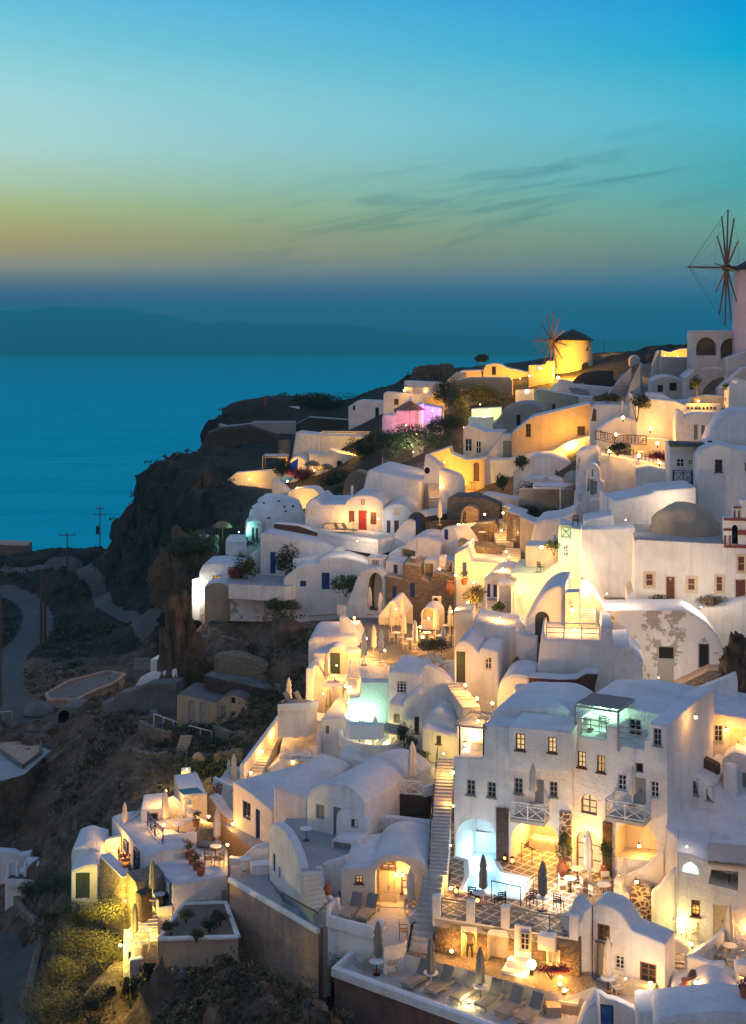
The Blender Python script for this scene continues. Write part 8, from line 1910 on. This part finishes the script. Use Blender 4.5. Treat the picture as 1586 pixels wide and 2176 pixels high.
seat_block('grey sofa against the lit wall of the red door house', G((215,322), -20.1), (1.0, 0.1, 0), (-0.05, 0.4, 0), 0.45, 'fabric', 'sofa', 'sofa', 'cushion')
furn(E_, [('table', p, -25.0, 0, f'white dining table {w}') for p, w in (((640,1085),'left of the front row parasols'),((735,1130),'between the front row parasols'),((850,1085),'before the arched cream recess'),((945,1105),'nearest the cream curved parapet'),((610,980),'at the foot of the gable hut'),((985,1035),'under the lamp post twins'))]
 + [('chair', p, -25.0, a, f'pale dining chair {w}') for p, a, w in (((612,1090),90,'left of the front row table'),((668,1095),-90,'right of the front row table'),((705,1140),90,'left of the middle parasol table'),((765,1140),-90,'right of the middle parasol table'),((820,1090),90,'left of the recess table'),((880,1095),-90,'right of the recess table'),((915,1110),90,'left of the parapet table'),((975,1115),-90,'right of the parapet table'),((580,985),90,'left of the gable hut table'),((640,990),-90,'right of the gable hut table'))])
furn(M_, [('parasol', (1060,858), 103.5, 0, 'upper yellow lit closed parasol on the slope edge lounge'), ('parasol', (1105,1035), 100.2, 0, 'lower closed parasol beside the red stone planter', dict(sc=1.1)), ('parasol', (655,1330), 97, 0, 'left pale closed parasol by the rounded hood wall', dict(sc=0.6)), ('parasol', (690,1400), 93, 0, 'right pale closed parasol by the fringed terrace'), ('lounger', (1090,825), -27.2, 60, 'left lounger on the slope edge lounge'), ('lounger', (1160,822), -27.2, 60, 'right lounger on the slope edge lounge'), ('pot', (1040,1025), 100, 0, 'big round plant beside the diagonal steps', dict(sc=1.3)), ('pot_red', (585,1430), 92, 0, 'plant pot on the fringed parasol terrace'), ('table', (1120,965), 100.5, 0, 'white table under the lower slope parasol')])
furn(D_, [('dark_chair', (200,1255), -19.3, 120, 'dark chair on the aqua floored roof terrace'), ('dark_chair', (435,940), 113, 180, 'dark chair on the mint lit balcony house roof')] + [('table', p, d, 0, f'restaurant table {w}') for p, d, w in (((650,360), 139.5, 'behind the brown railing on the left'),((760,375), 138.8, 'behind the middle of the brown railing'),((860,385), 138, 'behind the right of the brown railing'),((880,490), 131, 'on the lower terrace in the middle'),((960,520), 130, 'on the lower terrace near the red plants'))]
 + [('dark_chair', p, d, a, f'dark restaurant chair {w}') for p, d, a, w in (((620,355), 140, 90, 'at the far left table'),((700,372), 139, -90, 'between the railing tables'),((800,385), 138.5, 90, 'right of the middle railing table'),((900,395), 138, -90, 'at the right end of the railing'),((840,488), 131.4, 90, 'left of the lower middle table'),((920,505), 130.6, -90, 'right of the lower middle table'))])
# more lamps of the lanes and dining terraces
for cr, rows in ((E_, (((1160,402), 127.5, 230, 'star bright lamp on the rubble terrace wall', 'spot'), ((1238,232), 134, 170, 'star bright lamp left of the upper stone steps', 'wall'), ((1362,222), 131.5, 230, 'star bright lamp at the head of the upper stone steps', 'wall'), ((1383,483), 125, 90, 'small lamp beside the lower lit steps', 'wall'), ((1043,640), 121.5, 210, 'star bright lamp before the white gabled house', 'post'), ((1166,688), 119.5, 190, 'star bright lamp beside the planter pot', 'wall'), ((1360,600), 117.5, 230, 'star bright lamp above the white vaulted porch house', 'post'),
   ((1125,825), 112.3, 260, 'bright flame shaped lamp in the golden shrub', 'globe'), ((1012,885), 108.5, 170, 'left of the twin lamps on the lamp post', 'post'), ((1045,882), 108.3, 170, 'right of the twin lamps on the lamp post', 'post'), ((803,990), 112, 200, 'star bright lamp beside the arched cream recess', 'wall'), ((440,1070), 107.5, 420, 'large blazing lamp behind the white block house', 'globe'), ((563,1150), 104.8, 170, 'lamp among the gravel parasols', 'spot'), ((820,1060), 108, 120, 'lamp inside the restaurant beside the agave bed', 'globe'), ((360,930), 116, 170, 'lamp under the gate house counter', 'spot'), ((1108,1384), 91, 110, 'upper round lamp beside the curving lit steps', 'globe'), ((1187,1473), 89, 130, 'lower round lamp beside the curving lit steps', 'globe'), ((1290,1506), 88.5, 110, 'lamp at the foot of the tall cream house', 'globe'),
   ((1340,930), 100, 170, 'hidden lamp on the hot tub roof terrace', 'spot'), ((960,1290), 94, 90, 'hidden lamp on the deck chair terrace', 'spot'), ((690,1255), 101, 90, 'hidden lamp on the cream lounge terrace', 'spot'), ((150,1440), 102.5, 130, 'hidden lamp on the lit slope edge front', 'spot'), ((240,1250), 106.3, 110, 'hidden lamp at the teal door terrace', 'spot'), ((640,870), 116.5, 90, 'hidden lamp before the lit gable hut', 'spot'), ((860,935), 114.5, 70, 'lamp in the arched cream recess', 'spot'), ((935,600), 124, 110, 'lamp on the cream porch house terrace', 'spot'), ((1250,640), 122, 150, 'lamp washing the long white wall of the gabled house', 'spot'), ((300,1390), 101, 90, 'lamp on the terrace edge left of the pergola', 'globe'), ((320,1500), 99.5, 70, 'lamp at the corner of the aqua wall', 'spot'), ((1480,760), 112, 260, 'lamp on the cream lane wall by the porch', 'spot'), ((1350,340), 131, 90, 'lamp halfway up the upper stone steps', 'spot'), ((1400,520), 125.5, 90, 'lamp on the lower yellow steps', 'spot'), ((1060,300), 134, 110, 'lamp behind the ruined cream arch', 'spot'))),
  (H_, (((1215,1050), 67.6, 45, 'low lamp on the tiled path parapet', 'spot'), ((760,760), 70.3, 45, 'lamp on the white steps by the pool terrace', 'spot'), ((360,1360), 64.5, 40, 'second floor lamp on the gravel by the low wall', 'spot')))):
    cr()
    for p, d, pw, t, kd in rows: lamp(t, PX(*Q(p), d), pw * (1.15 if cr is E_ else 1), r=0.05 if 'hidden' in t or 'washing' in t else 0.10, kind=kd, off=(0, -0.4, 0.25))
CREAM = (1.0, 0.74, 0.50)  # unseen fill lamps added to lift walls and lanes, besides the inferred church lights
for p, d, pw, t in (((1290,1262), 99.0, 380, 'cream lamp on the forecourt edge lighting the church front'), ((1490,1290), 99.5, 320, 'second cream lamp lighting the church front by the right edge'), ((1215,1225), 105.5, 300, 'added unseen cream lamp at the foot of the plain lower white wall house'), ((1430,1085), 112.0, 170, 'added unseen cream lamp on the church roof lighting the big white house'), ((1330,1105), 108.0, 70, 'added unseen cream lamp on the church roof beside the bare dome'),
    ((1400,1440), 93.5, 260, 'added unseen cream lamp in the dusty lane below the peeling wall'), ((1180,1880), 72.0, 260, 'added unseen cream lamp among the tables of the tiled pool terrace'), ((1330,2080), 64.5, 80, 'added unseen cream lamp in the courtyard of the dark framed door'), ((1460,1800), 70.0, 15, 'added unseen cream lamp on the vault roof beside the hotel'), ((1000,1590), 79.5, 60, 'added unseen cream lamp at the stair head beside the hotel porch'), ((760,1150), 134.0, 220, 'added unseen cream lamp on the long white wall under the red stone wall'), ((1130,1320), 104.5, 220, 'added unseen cream lamp in the lane below the lit corner wall')):
    lamp(t, PX(*p, d), pw, CREAM, r=0.05, kind='spot', off=(0, -0.6, 0.8))
for k, (r, used) in PROTO.items():              # prototypes that no spot called for
    if not used:
        for o in list(r.children_recursive) + [r]: bpy.data.objects.remove(o)
